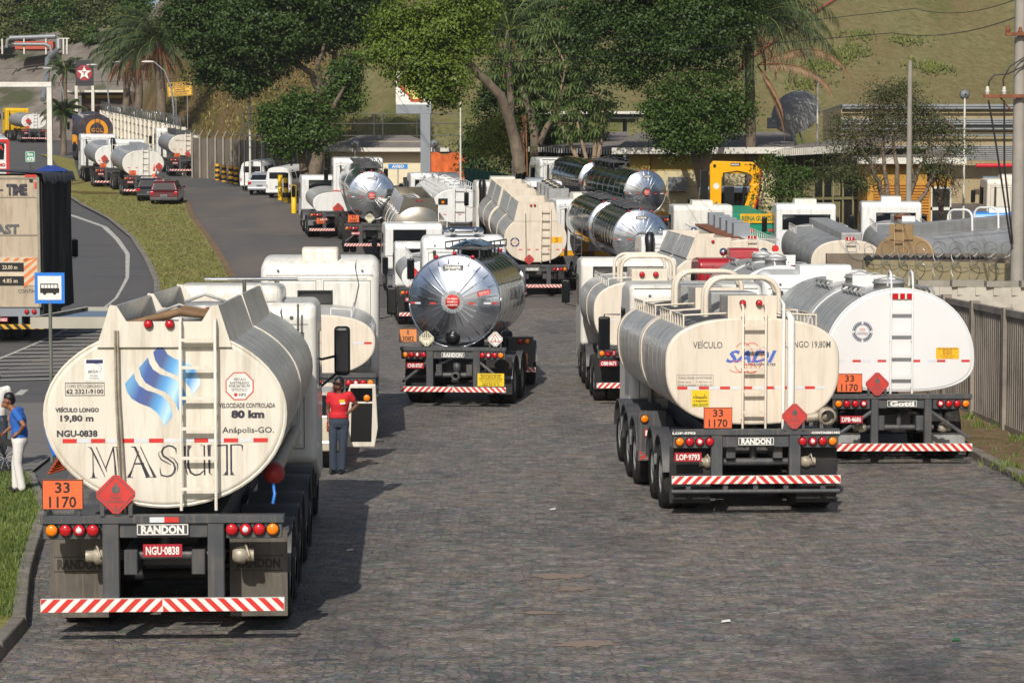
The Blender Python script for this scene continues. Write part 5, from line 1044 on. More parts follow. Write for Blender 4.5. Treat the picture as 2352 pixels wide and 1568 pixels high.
cab(t,I4,.3,2.4,2.4,2.0,mat('sky_blue_paint','#2e86d6',.35,0,.05,3,coat=.3),ac=(.9,.22,.8),acm=owhite,mirrors=True,panel=False); g=MB(); g.box(-1.22,-.8,.26,.32,1.65,2.2); g.build('orange_panel',mat('orange_body','#e08a1c'),t); axles(t,I4,(.6,)); g=MB(); g.box(-1.1,1.1,-5,0,.9,1.2); g.build('flat_bed',frame,t)
t=truck('cab_over_truck',2325,108,'pale cream cab standing behind the blue one','truck',None,0)
cab(t,I4,.3,2.4,3.2,2.0,cream,ac=(.9,.2,.8),acm=cream,mirrors=True); axles(t,I4,(.6,)); g=MB(); g.box(-1.1,1.1,-4,0,.9,1.2); g.build('flat_bed',frame,t)
# far left group
def far_tanker(px,d,label,head,shellm,endm,a=1.25,top=3.0,wid=2.1,bot=1.3,L=8,p=2.2,cabm=white,boxes=0,cone=False,cabh=3.2,num=True,snork=None,dz=0,grp=GT,ladx=.1):
    t=truck('tanker_truck',px,d,label,'tanker truck','tankers waiting along the far road',head,dz)
    sh,en=tank(t,I4,.3,L,a,top,wid,bot,shellm,endm,p,dome=0,n=40)
    tape(en,I4,[(x,x+.16,0) for x in (-1.0,-.5,.2,.7)],wid-.25,.297)
    tank_ladder(t,I4,ladx,bot,top+.1,.15,endm,5); simple_rear(t,plate_='GVP·0741',n=12)
    if num: number_panel(t,I4,'33','1203',-.7,1.55,.42,.3)
    if boxes: manlids(t,I4,[.8+i*1.3 for i in range(boxes)],top-.02,greyp,box=True,h=.35,bw=.4)
    rails(t,I4,.4,L-1,.95,top-.25,white,.16,10)
    if cone: cone_small(t,I4,.62,-.1,1.2,.9)
    cab(t,I4,L+2.2,2.45,cabh,2.1,cabm,snorkel=snork,mirrors=True); axles(t,I4,(L-.5,L+1)); return t,en
t,en=far_tanker(430,165,'silver tanker with pale end and orange traffic cone beside the concrete panel fence',-14.5,silver2,cream,1.3,3.05,2.2,1.5,cone=True)
g=MB(); g.box(-.7,.4,1,7,3.0,3.35); g.build('spill_tray',frame,t); g=MB(); g.text('VEÍCULO LONGO',-.2,2.55,.1,.295,0,wd=1.3); g.text('CONTAGEM',.85,1.75,.07,.295,0,wd=.4); g.build('lettering',inkg,en); diamond(t,I4,.05,1.65,.24)
t,en=far_tanker(331,141,'silver tanker with four lid boxes and a traffic cone, beside the dark red car',-15.5,silver2,owhite,1.3,2.95,2.1,1.25,boxes=4,cone=True,snork=-1); diamond(t,I4,.95,1.95,.26,y=.1)
t,en=far_tanker(262,150,'grey tanker with white end and red diamond, leftmost along the grass strip',-16,silver2,white,1.2,2.9,2.1,1.3); diamond(t,I4,-.6,2.0,.26,y=.1)
dpur=mat('dark_purple_paint','#38323c',.5,0,.15,1,dirt='#7a5a36',damt=.6,dscale=1,dstretch=(1,1,1)); orl=mat('orange_logo','#d8901c',.5,0,.06,4)
t,en=far_tanker(222,176,'dark purple tanker with an orange ring painted on its end',-14,dpur,dpur,1.35,4.0,2.75,1.6,cabm=mat('navy_cab','#20284a',.4),cabh=3.6,num=False,dz=.3); g=MB(); g.ring(.1,2.75,.55,.85,.29,0,24,-30,210); g.rect(-1.0,1.1,1.85,2.0,.29,0); g.text('GOL',.1,2.6,.3,.288,0); g.build('ring_logo',orl,en); g=MB(); g.box(-1.3,1.3,10.15,10.2,1.2,2.0); g.build('lower_panel',orl,t)
t,en=far_tanker(81,230,'small white tanker with a yellow cab, furthest up the road at left',-22,silver2,white,1.25,2.9,2.1,1.4,cabm=yel,cabh=3.3,num=True); diamond(t,I4,-.6,2.2,.32,y=.1)
# ---------------------------------------------------------------- big curtain side truck at the left
t=empty('box_truck',(X(-62,71),71,zp(71)+.03),'tall grimy box lorry with black tarpaulin side and TIME lettering at the left edge','lorry',None,R(1.0),slope(71))
z0=1.15; H=5.35; dirtw=mat('grimy_cream_panel','#b3a48e',.6,0,.08,1,dirt='#6f5a45',damt=.6,dscale=1.3,dstretch=(3,3,.5))
hwx=X(88,71)-X(-62,71); hl=-hwx
g=MB(); g.box(hl,hwx,0,5.4,z0,H-.05); b=g.build('cargo_body',dirtw,t)
g=MB(); g.box(hwx-.02,hwx+.06,-.03,.12,z0,H-.1); g.box(hl,hwx,-.02,.0,H-.16,H-.1); g.box(hl,hwx,-.015,0,H-1.95,H-1.9); g.box(hl,hwx,-.015,0,H-.75,H-.72)
for i in range(26): g.box(hl+i*(hwx-hl)/26,hl+i*(hwx-hl)/26+.015,-.015,-.0,H-.72,H-.66); 
g.build('door_frame',mat('grey_trim','#8b8373',.6),b)
tarp=mat('black_tarpaulin','#1d1e20',.75,0,.3,1.2,(3,.5,.2),bump=.05,bscale=2)
g=MB(); vs=[];n=40
for i in range(n+1):
    y=.12+5.2*i/n; o=.1+.05*math.sin(i*2.9)+.015*math.sin(i*4.3)
    for z in (z0-.25,z0+1.5,z0+3,H-.25): vs.append((hwx+o+(.03*math.sin(i*2.7+z)),y,z))
g.add(vs,[(i*4+j,(i+1)*4+j,(i+1)*4+j+1,i*4+j+1) for i in range(n) for j in range(3)],0,True)
g.add([(hwx,.12,z0-.25),(hwx+.12,.12,z0-.25),(hwx+.12,.12,H-.25),(hwx,.12,H-.25)],[(0,1,2,3)])
g.build('side_tarpaulin',tarp,t)
g=MB(); vs=[]
for i in range(n+1):
    y=-.05+5.6*i/n
    for x,z in ((hl,H+.02),(hl*.3,H+.1),(hwx*.6,H+.06),(hwx+.16,H+.03*math.sin(i*2.3)),(hwx+.22+.03*math.sin(i*1.3),H-.3+.06*math.sin(i*1.7))): vs.append((x,y,z+.02*math.sin(i*1.1+x)))
g.add(vs,[(i*5+j,i*5+j+1,(i+1)*5+j+1,(i+1)*5+j) for i in range(n) for j in range(4)],0,True); g.build('roof_tarpaulin',mat('grey_tarpaulin','#3b3e45',.75,0,.3,1.2,bump=.05),t)
g=MB(); g.add([(hwx-.8,3.6,H+.05),(hwx+.1,3.4,H+.05),(hwx+.15,5,H+.05),(hwx-.7,5.2,H+.1),(hwx-.45,4.2,H+.25),(hwx-.15,4.4,H+.22)],[(0,1,4),(1,5,4),(1,2,5),(2,3,5),(3,0,4),(3,4,5)],0,True); g.build('blue_sheet',mat('blue_tarpaulin','#27408c',.6),t)
sx=71/F
def lx_(x): return X(x,71)-t.location.x
def lz_(y): return P(0,y,71).z-t.location.z
g=MB(); y=-.02
g.text('TIME',lx_(41),lz_(447),23*sx,y,0,wd=47*sx,bold=.06); g.rect(lx_(2),lx_(10),lz_(438),lz_(435),y,0)
g.text('FAST',lx_(12),lz_(536),20*sx,y,1,wd=66*sx,bold=.05); g.text('CONTAGEM',lx_(68),lz_(672),8*sx,y,1,wd=56*sx,bold=0); g.build('lettering',[ink,inkg],b)
g=MB(); y=-.02
g.rect(lx_(-150),lx_(85),lz_(655),lz_(590),y,0)
for i in range(6):
    a=lx_(-60+i*22); w_=10*sx; s_=18*sx
    g.flat([(a,lz_(600)),(a+w_,lz_(600)),(a+w_+8*sx,lz_(592)),(a+8*sx,lz_(592))],y-.001,1)
for i in range(4):
    a=lz_(655)+i*19*sx; x0=lx_(54); x1=lx_(84); g.flat([(x0,a-6*sx),(x1,a+20*sx if a+20*sx<lz_(592) else lz_(592)),(x1,min(a+29*sx,lz_(591))),(x0,a+4*sx)],y-.001,1)
for zz,s in ((612,'23.00 m'),(643,'4.85 m')):
    g.rect(lx_(-100),lx_(54),lz_(zz+12),lz_(zz-9),y-.002,2); g.text(s,lx_(22),lz_(zz+6),9*sx,y-.003,0,wd=34*sx)
g.build('length_board',[mat('pale_board','#c8b9a0',.6),mat('faded_orange','#d07a44',.6),inkb],b)
g=MB(); g.box(lx_(60),lx_(86),-.03,-.02,lz_(407),lz_(401),0); g.box(lx_(82),lx_(86),-.03,-.02,lz_(432),lz_(418),0); g.box(lx_(70),lx_(78),-.035,-.03,lz_(418),lz_(412),1); g.build('rear_markers',[redp,inkb],b)
g=MB(); g.box(hl,hwx,.05,.2,z0-.3,z0); g.box(-.6,-.4,0,7,.75,1.0); g.box(.4,.6,0,7,.75,1.0); g.box(lx_(43)-.05,lx_(43)+.05,.0,.1,.5,z0-.3); g.box(-lx_(43)-.05,-lx_(43)+.05,.0,.1,.5,z0-.3); g.build('tail_frame',greyp,t)
bumper(t,I4,-lx_(97),lx_(97),.45,.6,-.02,n=16,cols=[mat('bumper_yellow','#c99a2e'),inkb])
for i in range(2): lamp(t,I4,'r',lx_(58+17*i),.03,z0-.15,.07)
plate(t,I4,'GSE·6222',lx_(0),z0-.4,y=.02)
axles(t,I4,(1.4,2.7)); cab(t,I4,6.2,2.6,3.6,2.2,mat('navy_blue_cab','#22355e',.4),mirrors=True,mirx=.45)
# ---------------------------------------------------------------- cars and vans
def van(px,d,label,head):
    t=empty('minibus',(X(px,d),d,zp(d)+.02),label,'van','white vans parked by the fence',-R(head),slope(d)); wv=white; w_=.86
    n=9; st=[(0,.90),(.06,.985),(.25,1),(3.7,1),(4.1,.97),(4.28,.88)]; vs=[]
    def prof(s,dy):
        return [(-w_*s*.93,.32),(-w_*s,.5),(-w_*s,1.05),(-w_*s*.97,1.2),(-w_*s*.84,1.68),(-w_*s*.72,1.84),(-w_*s*.4,1.93),(w_*s*.4,1.93),(w_*s*.72,1.84),(w_*s*.84,1.68),(w_*s*.97,1.2),(w_*s,1.05),(w_*s,.5),(w_*s*.93,.32)]
    for y,s in st:
        for x,z in prof(s,0): vs.append((x,y,z if s>.95 else (.32+(z-.32)*.97)))
    m=14; g=MB(); g.add(vs,[(i*m+j,(i+1)*m+j,(i+1)*m+(j+1)%m,i*m+(j+1)%m) for i in range(len(st)-1) for j in range(m)],0,True); g.add(vs[:m],[tuple(range(m))],0); g.add(vs[-m:],[tuple(range(m))[::-1]],0)
    b=g.build('van_body',wv,t,bevel=.04,sharp=40)
    g=MB(); g.box(-.56,.56,-.03,.02,1.22,1.62); g.build('rear_window',glass,b,bevel=.05,seg=3)
    for s in (-1,1):
        for q in (.35,1.35,2.35): g=MB(); g.add([(s*w_*.975,q,1.2),(s*w_*.975,q+.85,1.2),(s*w_*.865,q+.85,1.6),(s*w_*.865,q,1.6)],[(0,1,2,3)]); o=g.build('side_window',glass,b); o.location.x=s*.012
        g=MB(); g.box(s*.74-.05,s*.74+.05,-.0,.05,.62,.88); g.build('tail_light',[red_l],b,bevel=.02)
        for q in (.75,3.2): wheel(t,I4,s*.68,q,.32,.18,False)
    g=MB(); g.box(-.8,.8,-.08,.0,.36,.48); g.build('rear_bumper',wv,t,bevel=.02); g=MB(); g.box(-.7,.7,.1,4,.25,.4); g.build('underbody',dark,t)
    g=MB(); g.box(-.2,.2,-.02,.0,.66,.78); g.text('GMR·2054',0,.69,.06,-.025,1,wd=.32); g.build('licence_plate',[greyp,inkb],b)
    g=MB(); g.box(-.62,.62,-.012,.01,.56,1.15); g.build('engine_lid',wv,b,bevel=.02)
van(580,147.6,'white rounded van standing furthest left in the van row',6); van(640,140.5,'white rounded van parked beside the yellow posts',11)
def car(px,d,label,head,col,wagon=True,w_=.84,L=4.1,h=1.45,absx=False):
    t=empty('parked_car',(px if absx else X(px,d),d,zp(d)+.03),label,'car',None,-R(head),slope(d)); m=mat('car_paint_'+col[1:],col,.25,.3,.03,3,coat=.8)
    g=MB(); rf=.78
    side=[(0.05,.35),(0,.6),(.02,.86),(.18,.95)]
    low=[(0,.33),(-.03,.55),(0,.8),(.12,.92),(L*.72,.9),(L-.15,.72),(L,.5),(L-.05,.3)]
    g.prismx(low,-w_,w_); 
    top=[(.1,.9),(.25 if wagon else .45,h-.08),(.5 if wagon else .9,h),(L*.45,h+.01),(L*.52,h-.05),(L*.74,.88)]
    vs=[]; 
    for s in (-1,1):
        for y,z in top: vs.append((s*(w_*(.97 if z<1 else .78)),y,z))
    k=len(top); g.add(vs,[tuple(range(k)),tuple(range(2*k-1,k-1,-1))]+[(i,i+k,(i+1)%k+k,(i+1)%k) for i in range(k)])
    b=g.build('car_body',m,t,bevel=.05,seg=3)
    g=MB(); z0,z1=.96,h-.12; y0=.1+(z0-.9)/(h-.98)*(.15 if wagon else .35); y1=.1+(z1-.9)/(h-.98)*(.15 if wagon else .35)
    g.add([(-w_*.8,y0-.03,z0),(w_*.8,y0-.03,z0),(w_*.68,y1-.03,z1),(-w_*.68,y1-.03,z1)],[(0,1,2,3)]); g.build('rear_window',glass,b)
    for s in (-1,1):
        g=MB(); g.add([(s*w_*.94+s*.012,.45,.97),(s*w_*.94+s*.012,L*.64,.97),(s*w_*.8+s*.012,L*.5,h-.14),(s*w_*.8+s*.012,.55,h-.14)],[(0,1,2,3)]); g.build('side_window',glass,b)
        g=MB(); g.box(s*(w_-.13)-.1,s*(w_-.13)+.1,-.04,.05,.68,.86); g.build('tail_light',red_l,b,bevel=.02)
        for q in (.7,L-.8): wheel(t,I4,s*(w_-.1),q,.3,.17,False)
        g=MB(); g.ell((s*(w_+.1),L*.62,1.0),(.1,.06,.07)); g.build('wing_mirror',m,b)
    g=MB(); g.box(-w_*.98,w_*.98,-.09,0,.34,.52); g.build('rear_bumper',m if col!='#520e18' else frame,t,bevel=.03); g=MB(); g.box(-.2,.2,-.1,-.09,.56,.68); g.text('GXA·6321',0,.59,.06,-.105,1,wd=.32); g.build('licence_plate',[greyp,inkb],b); return t
car(377,133.5,'dark red estate car seen from behind at the start of the far queue',-3,'#520e18'); car(346,136.5,'black estate car half hidden behind the red one',-6,'#191d24'); car(597,143.3,'small silver car squeezed between the two white vans',5,'#a9adb2',False,.78,3.6,1.4)
# motorcycle
t=empty('motorcycle',(X(6,37.6)-1.3,37.4,zp(38)+.1),'black motorcycle at the left edge beside the man in blue','motorcycle',None,R(-82))
for q in (0,1.3): 
    g=MB(); g.lathe([(.2,-.03),(.29,-.05),(.31,0),(.29,.05),(.2,.03)],(0,q,.31),'x',20); g.build('tyre',rubber,t); g=MB(); g.lathe([(.21,-.02),(.21,.02)],(0,q,.31),'x',20); [g.cyl((0,q,.31),(0,q+.2*math.cos(a),.31+.2*math.sin(a)),.008,n=4) for a in [i*math.pi/5 for i in range(10)]]; g.build('wheel_rim',silver2,t)
g=MB(); g.ell((0,.75,.85),(.14,.26,.13)); g.build('fuel_tank',blackm,t); g=MB(); g.ell((0,.3,.8),(.13,.35,.06)); g.build('seat',mirror_m,t); g=MB(); g.ell((0,.68,.45),(.15,.22,.2)); g.build('engine',silver2,t)
g=MB(); g.tube([(0,1.3,.31),(0,1.1,.95),(0,1.0,1.05)],.03); g.tube([(-.35,.9,1.1),(0,1.02,1.05),(.35,.9,1.1)],.018); g.tube([(0,0,.31),(0,.5,.5),(0,1.0,.9)],.03); g.build('frame',mirror_m,t); g=MB(); g.ell((0,1.2,.92),(.09,.08,.09)); g.build('headlight',chrome,t); g=MB(); g.box(-.09,.09,.05,.08,.5,.62); g.build('licence_plate',whitep,t)
# bus, far left
t=empty('bus',(X(-24,150),150,zp(150)+.02),'white and red coach cut by the left edge of the picture','bus',None,R(16),slope(150))
g=MB(); g.prismx([(0,.5),(-.05,1.2),(0,2.2),(.15,3.2),(.5,3.35),(11,3.35),(11,.5)],-1.3,1.3); b=g.build('bus_body',white,t,bevel=.1,seg=3)
g=MB(); g.box(-1.32,-1.12,-.07,.1,.5,3.3); g.box(1.12,1.32,-.07,.1,.5,3.3); g.box(-1.3,1.3,-.06,.0,1.2,1.35); g.box(-1.3,1.3,.0,.1,3.1,3.3); g.build('red_trim',redp,b); g=MB(); g.box(-1.0,1.0,-.02,.1,1.9,3.0); g.build('rear_window',glass,b,bevel=.05)
g=MB(); g.text('URA',.55,2.6,.3,-.03,0,wd=.8,bold=.05); g.text('TURISMO',.5,1.5,.2,-.07,0,wd=1.1,bold=.04); g.build('lettering',redp,b); axles(t,I4,(2.5,),fend=False); axles(t,I4,(9,))
# crane truck
t=truck('crane_truck',1738,97,'green flatbed lorry with folded yellow crane in front of the beige building','crane lorry',None,-2.5)
grn=mat('green_bed_paint','#1c8a6a',.5,0,.06,2); yc=mat('crane_yellow','#f0a800',.4,0,.04,2)
g=MB(); g.box(-1.25,1.25,0,6.6,1.45,1.6); g.box(-1.25,1.25,0,.08,1.6,2.1); g.box(-1.25,-1.18,0,6.6,1.6,2.1); g.box(1.18,1.25,0,6.6,1.6,2.1); g.box(-1.0,.6,1.5,6.2,1.65,2.35); b=g.build('flat_bed',grn,t,bevel=.02)
g=MB(); g.box(-.75,1.2,-.06,-.03,2.1,2.5,0); g.text('REINA GUINDASTES',.22,2.2,.2,-.065,1,wd=1.8,bold=.03); g.box(-.4,-.15,-.04,-.02,1.72,1.85,2); g.box(.5,.75,-.04,-.02,1.72,1.85,2); g.build('name_board',[mat('amber_board','#dda81e'),mat('green_ink2','#2a6a3a'),redp],b)
simple_rear(t,beam=1.3); axles(t,I4,(8.2,)); cab(t,I4,8.9,2.4,2.95,2.0,mat('silver_blue_cab','#9aa3af',.4),mirrors=True,window=(-.9,.9,2.1,2.7),panel=False,mirx=.4)
y=7.4; c0=-1.05
g=MB(); g.prism([(c0,1.5),(c0+.5,1.5),(c0+.5,3.5),(c0+.6,3.72),(c0+1.8,3.72),(c0+1.95,3.55),(c0+1.8,3.15),(c0+2.25,3.2),(c0+2.28,3.95),(c0+1.95,4.25),(c0+.1,4.3),(c0-.05,4.1)],y,y+.3)
g.prism([(c0+1.9,3.2),(c0+2.28,3.3),(c0+1.95,1.75),(c0+1.3,1.75),(c0+1.25,2.0),(c0+1.55,2.1)],y-.05,y+.25); cr=g.build('crane_arm',yc,t,bevel=.03)
g=MB(); g.tube([(c0+1.5,y+.1,2.1),(c0+1.6,y+.1,3.1)],.1,8); g.tube([(c0+.6,y-.02,3.2),(c0+.55,y-.04,3.75),(c0+1.2,y-.04,3.85),(c0+1.7,y-.04,3.75)],.02,5); g.box(c0+.65,c0+1.1,y+.05,y+.4,1.6,3.1); g.box(c0-.42,c0-.08,y+.4,y+.6,1.5,3.8); g.build('hydraulic_ram',mirror_m,t)
g=MB()
for (a,b_) in ((.15,4.1),(2.0,4.1),(2.15,3.6),(1.3,1.95)): g.lathe([(.07,0),(.001,-.01)],(c0+a,y-.06,b_),'y',10)
g.build('pivot_pin',mirror_m,cr)
g=MB(); g.text('REINA',c0+.3,1.7,.25,y-.01,0,wd=1.5,rot=R(90),bold=.03); g.text('REINA',c0+1.95,2.35,.17,y-.06,0,wd=.95,rot=R(75),bold=.02); g.box(c0+.9,c0+1.35,y-.02,y-.005,4.08,4.22,1); g.text('MADAL',c0+1.12,4.11,.07,y-.025,2,wd=.38,bold=.04); g.text('PK12000',c0+1.75,4.11,.06,y-.01,1,wd=.4); g.disc(c0+.25,3.15,.14,y-.005,2,16); g.build('lettering',[mat('green_ink2','#2a6a3a'),inkb,whitep],cr)
g=MB(); g.tube([(c0+2.32,y,3.9),(c0+2.3,y,3.0),(c0+2.05,y,2.1)],.05,6); g.build('red_hose',redp,t)
# pickup parts behind the left polished tanker: dark low loader beam
t=truck('flatbed_truck',895,121,'dark grey truck bed with a red lamp behind the left polished tanker','truck',None,78)
g=MB(); g.box(-.9,.9,0,6,1.5,2.0); g.box(-.5,.5,1,1.8,2.0,2.4); g.build('flat_bed',frame,t); axles(t,I4,(1,2.2)); lamp(t,I4,'r',.2,-.02,1.9,.08)
# ---------------------------------------------------------------- buildings and walls
def thing(name,x,y,label,cat,group=None,rz=0,z=None):
    return empty(name,(x,y,(zp(y) if z is None else z)),label,cat,group,rz)
tile=mat('grey_roof_sheet','#77706a',.85,0,.15,2,(1,1,1),dirt='#4b4744',damt=.6,dscale=.6,bump=.03,bscale=6)
beige=mat('beige_wall','#c2b590',.85,0,.05,1,dirt='#8f8460',damt=.4,dscale=.5,dstretch=(1,1,.5)); ochre=mat('ochre_wall','#b8893a',.85,0,.1,1,dirt='#7e6534',damt=.5,dscale=.7); tanw=mat('tan_wall','#9f9070',.85,0,.08,.7,dirt='#75674a',damt=.6,dscale=.5)
fascia=mat('white_fascia','#cfccc2',.7,0,.05,3,dirt='#8c887c',damt=.4); dwin=mat('dim_glass','#232625',.12,0,.3,1,spec=.6); galv=mat('galvanised_pipe','#808487',.5,.25,.12,3)
# small cream kiosk with hipped roof
t=thing('kiosk',X(880,138),138,'cream walled kiosk with low grey hipped roof behind the left polished tanker','building'); x0=X(760,138)-t.location.x; x1=X(1004,138)-t.location.x; zb=zp(140)-t.location.z; ze=P(0,345,138).z-t.location.z; zr=P(0,310,141).z-t.location.z
cw=mat('cream_wall','#ddd2b4',.8,0,.03,1,dirt='#b3a685',damt=.3,dscale=.5); g=MB(); xm=X(838,138)-t.location.x
g.box(x0,x1,0,7,-.5,ze); 
for i in range(9): g.box(xm,x1+.003,-.012,.0,.3+i*.42,.32+i*.42)
w0=g.build('wall',cw,t)
g=MB(); a,b=x0-.6,x1+.7; g.add([(a,-.8,ze),(b,-.8,ze),(b,7.8,ze),(a,7.8,ze),(a+2.2,3.5,zr),(b-2.6,3.5,zr),(a,-.8,ze+.1),(b,-.8,ze+.1),(b,7.8,ze+.1),(a,7.8,ze+.1)],[(0,3,2,1),(6,7,5,4),(7,8,5),(8,9,4,5),(9,6,4)]); r=g.build('roof',tile,t); g=MB(); g.box(a,b,-.86,-.8,ze-.12,ze+.12); g.box(a-.05,a,-.8,7.8,ze-.12,ze+.12); g.box(b,b+.05,-.8,7.8,ze-.12,ze+.12); g.build('fascia',fascia,r)
g=MB(); g.box(X(782,138)-t.location.x,X(796,138)-t.location.x,-.15,.0,2.2,2.9); g.build('window_cooler',fascia,w0); g=MB(); g.box(x0+.3,xm-.8,-.02,.0,.9,2.2); g.build('window',dwin,w0)
for px_ in (820,1000):
    g=MB(); g.lathe([(.05,-.2),(.2,-.1),(.26,0),(.24,.03),(.001,.05)],(X(px_,138)-t.location.x,-1.3,ze+.35),'y',14); g.cyl((X(px_,138)-t.location.x,-1.2,0),(X(px_,138)-t.location.x,-1.2,ze+.2),.06); g.build('floodlight',[galv],t)
g=MB(); g.box(-.55,.55,0,.04,0,.28,0); g.text('AVISO',0,.06,.16,-.005,1,wd=.7,bold=.04); s=g.build('notice_board',[mat('blue_sign','#2c7fc0'),whitep],None); s.location=P(914,384,128)-Vector((0,0,.1)); tag(s,'small blue AVISO board in front of the cream kiosk','sign')
g=MB(); g.cyl((0,.05,0),(0,.05,-3.6),.03); g.build('post',galv,s)
# beige office building, roof sloping up to the back
def roofed(name,label,pts,ze,hb,wallm,ov=1.0,rise=1.6,dep=14,fm=fascia,zg=3.0):
    (xa,ya),(xb,yb)=pts; t=thing(name,xa,ya,label,'building',z=zg); d=Vector((xb-xa,yb-ya,0)); L=d.length; t.rotation_euler=(0,0,math.atan2(d.y,d.x)); h=ze-zg
    g=MB(); g.box(0,L,0,dep,-1.0,h); w_=g.build('wall',wallm,t)
    g=MB(); g.add([(-ov,-ov,h),(L+ov,-ov,h),(L+ov,dep,h+rise),(-ov,dep,h+rise),(-ov,-ov,h+.15),(L+ov,-ov,h+.15),(L+ov,dep,h+rise+.15),(-ov,dep,h+rise+.15)],[(0,3,2,1),(4,5,6,7),(0,1,5,4),(1,2,6,5),(2,3,7,6),(3,0,4,7)]); r=g.build('roof',tile,t)
    return t,w_,r,L,h
P1=(X(1455,122),122); P2=(X(1775,122),121); t,wl,rf,L,h=roofed('office_building','beige single storey office with ochre base and sloping roof behind the yellow crane',(P1,P2),7.8,0,beige,rise=1.5,dep=16,zg=zp(122))
g=MB(); g.box(-1.1,L+1,-1.06,-1.0,h-.12,h+.22); g.build('fascia',fascia,rf); g=MB(); g.box(-.01,L,-.01,.0,-1,.55); g.build('painted_base',ochre,wl); g=MB(); g.box(-.01,L,-.012,.0,h-1.0,h-.15); g.build('painted_frieze',mat('olive_band','#a08b45',.85),wl); g=MB(); g.box(-.2,.9,-.25,.0,-1,h-.1); g.build('corner_pier',mat('olive_band','#a08b45'),wl)
g=MB(); q=X(1535,122)-P1[0]; g.box(q,q+1.0,-.5,.0,h-2.1,h-1.35,0); [g.box(q+.04,q+.96,-.51,-.5,h-2.05+i*.07,h-2.02+i*.07,1) for i in range(10)]; g.build('window_cooler',[galv,inkg],wl)
g=MB()
for i in range(3): g.box(.0,L,-.006,.0,1.0+i*.9,1.02+i*.9)
g.build('wall_joint',inkg,wl)
t2_=thing('open_shed',X(1300,130),130,'dark open sided shed with serrated roof edge under the trees, left of the beige office','building'); xo=t2_.location.x
g=MB(); g.add([(X(1180,130)-xo,2,P(0,335,130).z-t2_.location.z),(X(1455,122)-xo,-8.2,P(0,348,122).z-t2_.location.z),(X(1460,135)-xo,14,P(0,300,142).z-t2_.location.z),(X(1150,142)-xo,14,P(0,300,142).z-t2_.location.z)],[(0,1,2,3)]); v=[Vector(q) for q in g.v]; g.add([(a.x,a.y,a.z-.15) for a in v],[(3,2,1,0)]); g.build('roof',tile,t2_)
g=MB(); a=Vector(v[0]); b=Vector(v[1])
for i in range(46):
    p=a+(b-a)*(i/46); q=a+(b-a)*((i+.5)/46); g.add([(p.x,p.y-.03,p.z-.25),(q.x,q.y-.03,q.z-.25),(q.x,q.y-.03,q.z+.03),(p.x,p.y-.03,p.z+.03)],[(0,1,2,3)])
g.build('serrated_edge',fascia,t2_)
g=MB(); 
for i in range(6): p=a+(b-a)*(i/5); g.box(p.x-.12,p.x+.12,p.y+.5,p.y+.7,-2,p.z-.1)
g.box(a.x,b.x,9,9.3,-2,3.4); g.build('shed_post',frame,t2_)
P3=(X(1786,122),122); P4=(X(1984,112.5),112.5); t,wl,rf,L,h=roofed('workshop_building','dark fronted workshop with long window bands between the small tree and the orange building',(P3,P4),7.75,0,mat('dark_olive_wall','#38362b',.85),ov=.9,rise=.6,dep=3.5,zg=3.2)
g=MB()
for i in range(52):
    q=-.9+(L+1.8)*i/52; g.box(q,q+(L+1.8)/104,-.96,-.9,h-.22,h+.15)
g.build('serrated_edge',fascia,rf)
g=MB(); 
for z0_,z1_ in ((.5,1.9),(2.2,3.5)):
    for i in range(9): g.box(.5+i*(L-1)/9,.5+(i+.9)*(L-1)/9,-.04,.0,z0_,z1_,0 if i%3 else 1)
g.build('window',[dwin,mat('olive_panel','#8d8560',.8)],wl); g=MB(); [g.box(0,L,-.08,-.04,z,z+.14) for z in (.35,2.0,3.6)]; [g.box(i*L/9,i*L/9+.1,-.09,-.04,0,h-.3) for i in range(10)]; g.build('window_frame',mat('olive_panel','#8d8560'),wl)
P5=(X(1992,110),110); P6=(X(2184,110),110); t,wl,rf,L,h=roofed('orange_building','orange slatted building with white framed window behind the bare tree',(P5,P6),7.0,0,ochre,ov=.6,rise=.8,dep=9,zg=3.0)
g=MB(); g.box(-.6,L+.6,-.66,-.6,h-.1,h+.2); g.build('fascia',fascia,rf)
orb=mat('orange_slats','#b97f2e',.7,0,.12,2,dirt='#8e5f22',damt=.4); g=MB(); [g.box(.3,L-1.1,-.06,.0,.2+i*.14,.29+i*.14) for i in range(20)]; g.build('slat_cladding',orb,wl)
g=MB(); g.box(L-.95,L-.05,-.03,.0,.0,2.7,0); [g.box(*q,1) for q in ((L-1.0,L,-.08,-.03,2.7,2.8),(L-1.0,L-.93,-.08,-.03,0,2.7),(L-.07,L,-.08,-.03,0,2.7),(L-1.0,L,-.08,-.03,1.65,1.8))]; g.build('window',[dwin,fascia],wl)
# long tan wall with pipes, far right
y=136; t=thing('long_tan_building',X(1930,y),y,'long tan building with bands of horizontal grey pipes on the far right','building'); xo=t.location.x; zo=t.location.z; xr=X(2900,y)-xo
zz=lambda v: P(0,v,y).z-zo
g=MB(); g.box(0,xr,0,8,-3,zz(246)); wl=g.build('wall',tanw,t); g=MB(); g.box(0,xr,-.4,8.2,zz(246),zz(240)); g.build('roof_edge',galv,t)
for (a,b_,n) in ((244,250,2),(276,286,3),(292,297,2),(312,315,1)):
    g=MB(); [g.cyl((0,-.35-.1*i,zz(a+(b_-a)*i/max(1,n-1) if n>1 else a)),(xr,-.35-.1*i,zz(a+(b_-a)*i/max(1,n-1) if n>1 else a)),.07,n=6) for i in range(n)]; g.build('pipe_run',galv,t)
g=MB(); [g.cyl((-.5,-1.5+.02*i,zz(338+i*4.3)),(xr,-1.5+.02*i,zz(338+i*4.3)),.06,n=6) for i in range(8)]; g.build('louvre',galv,t)
g=MB(); g.cyl((X(2225,y)-xo,-2,zz(382)),(xr,-2,zz(382)),.13,n=8); g.build('red_pipe',mat('red_pipe','#c3202e',.4),t)
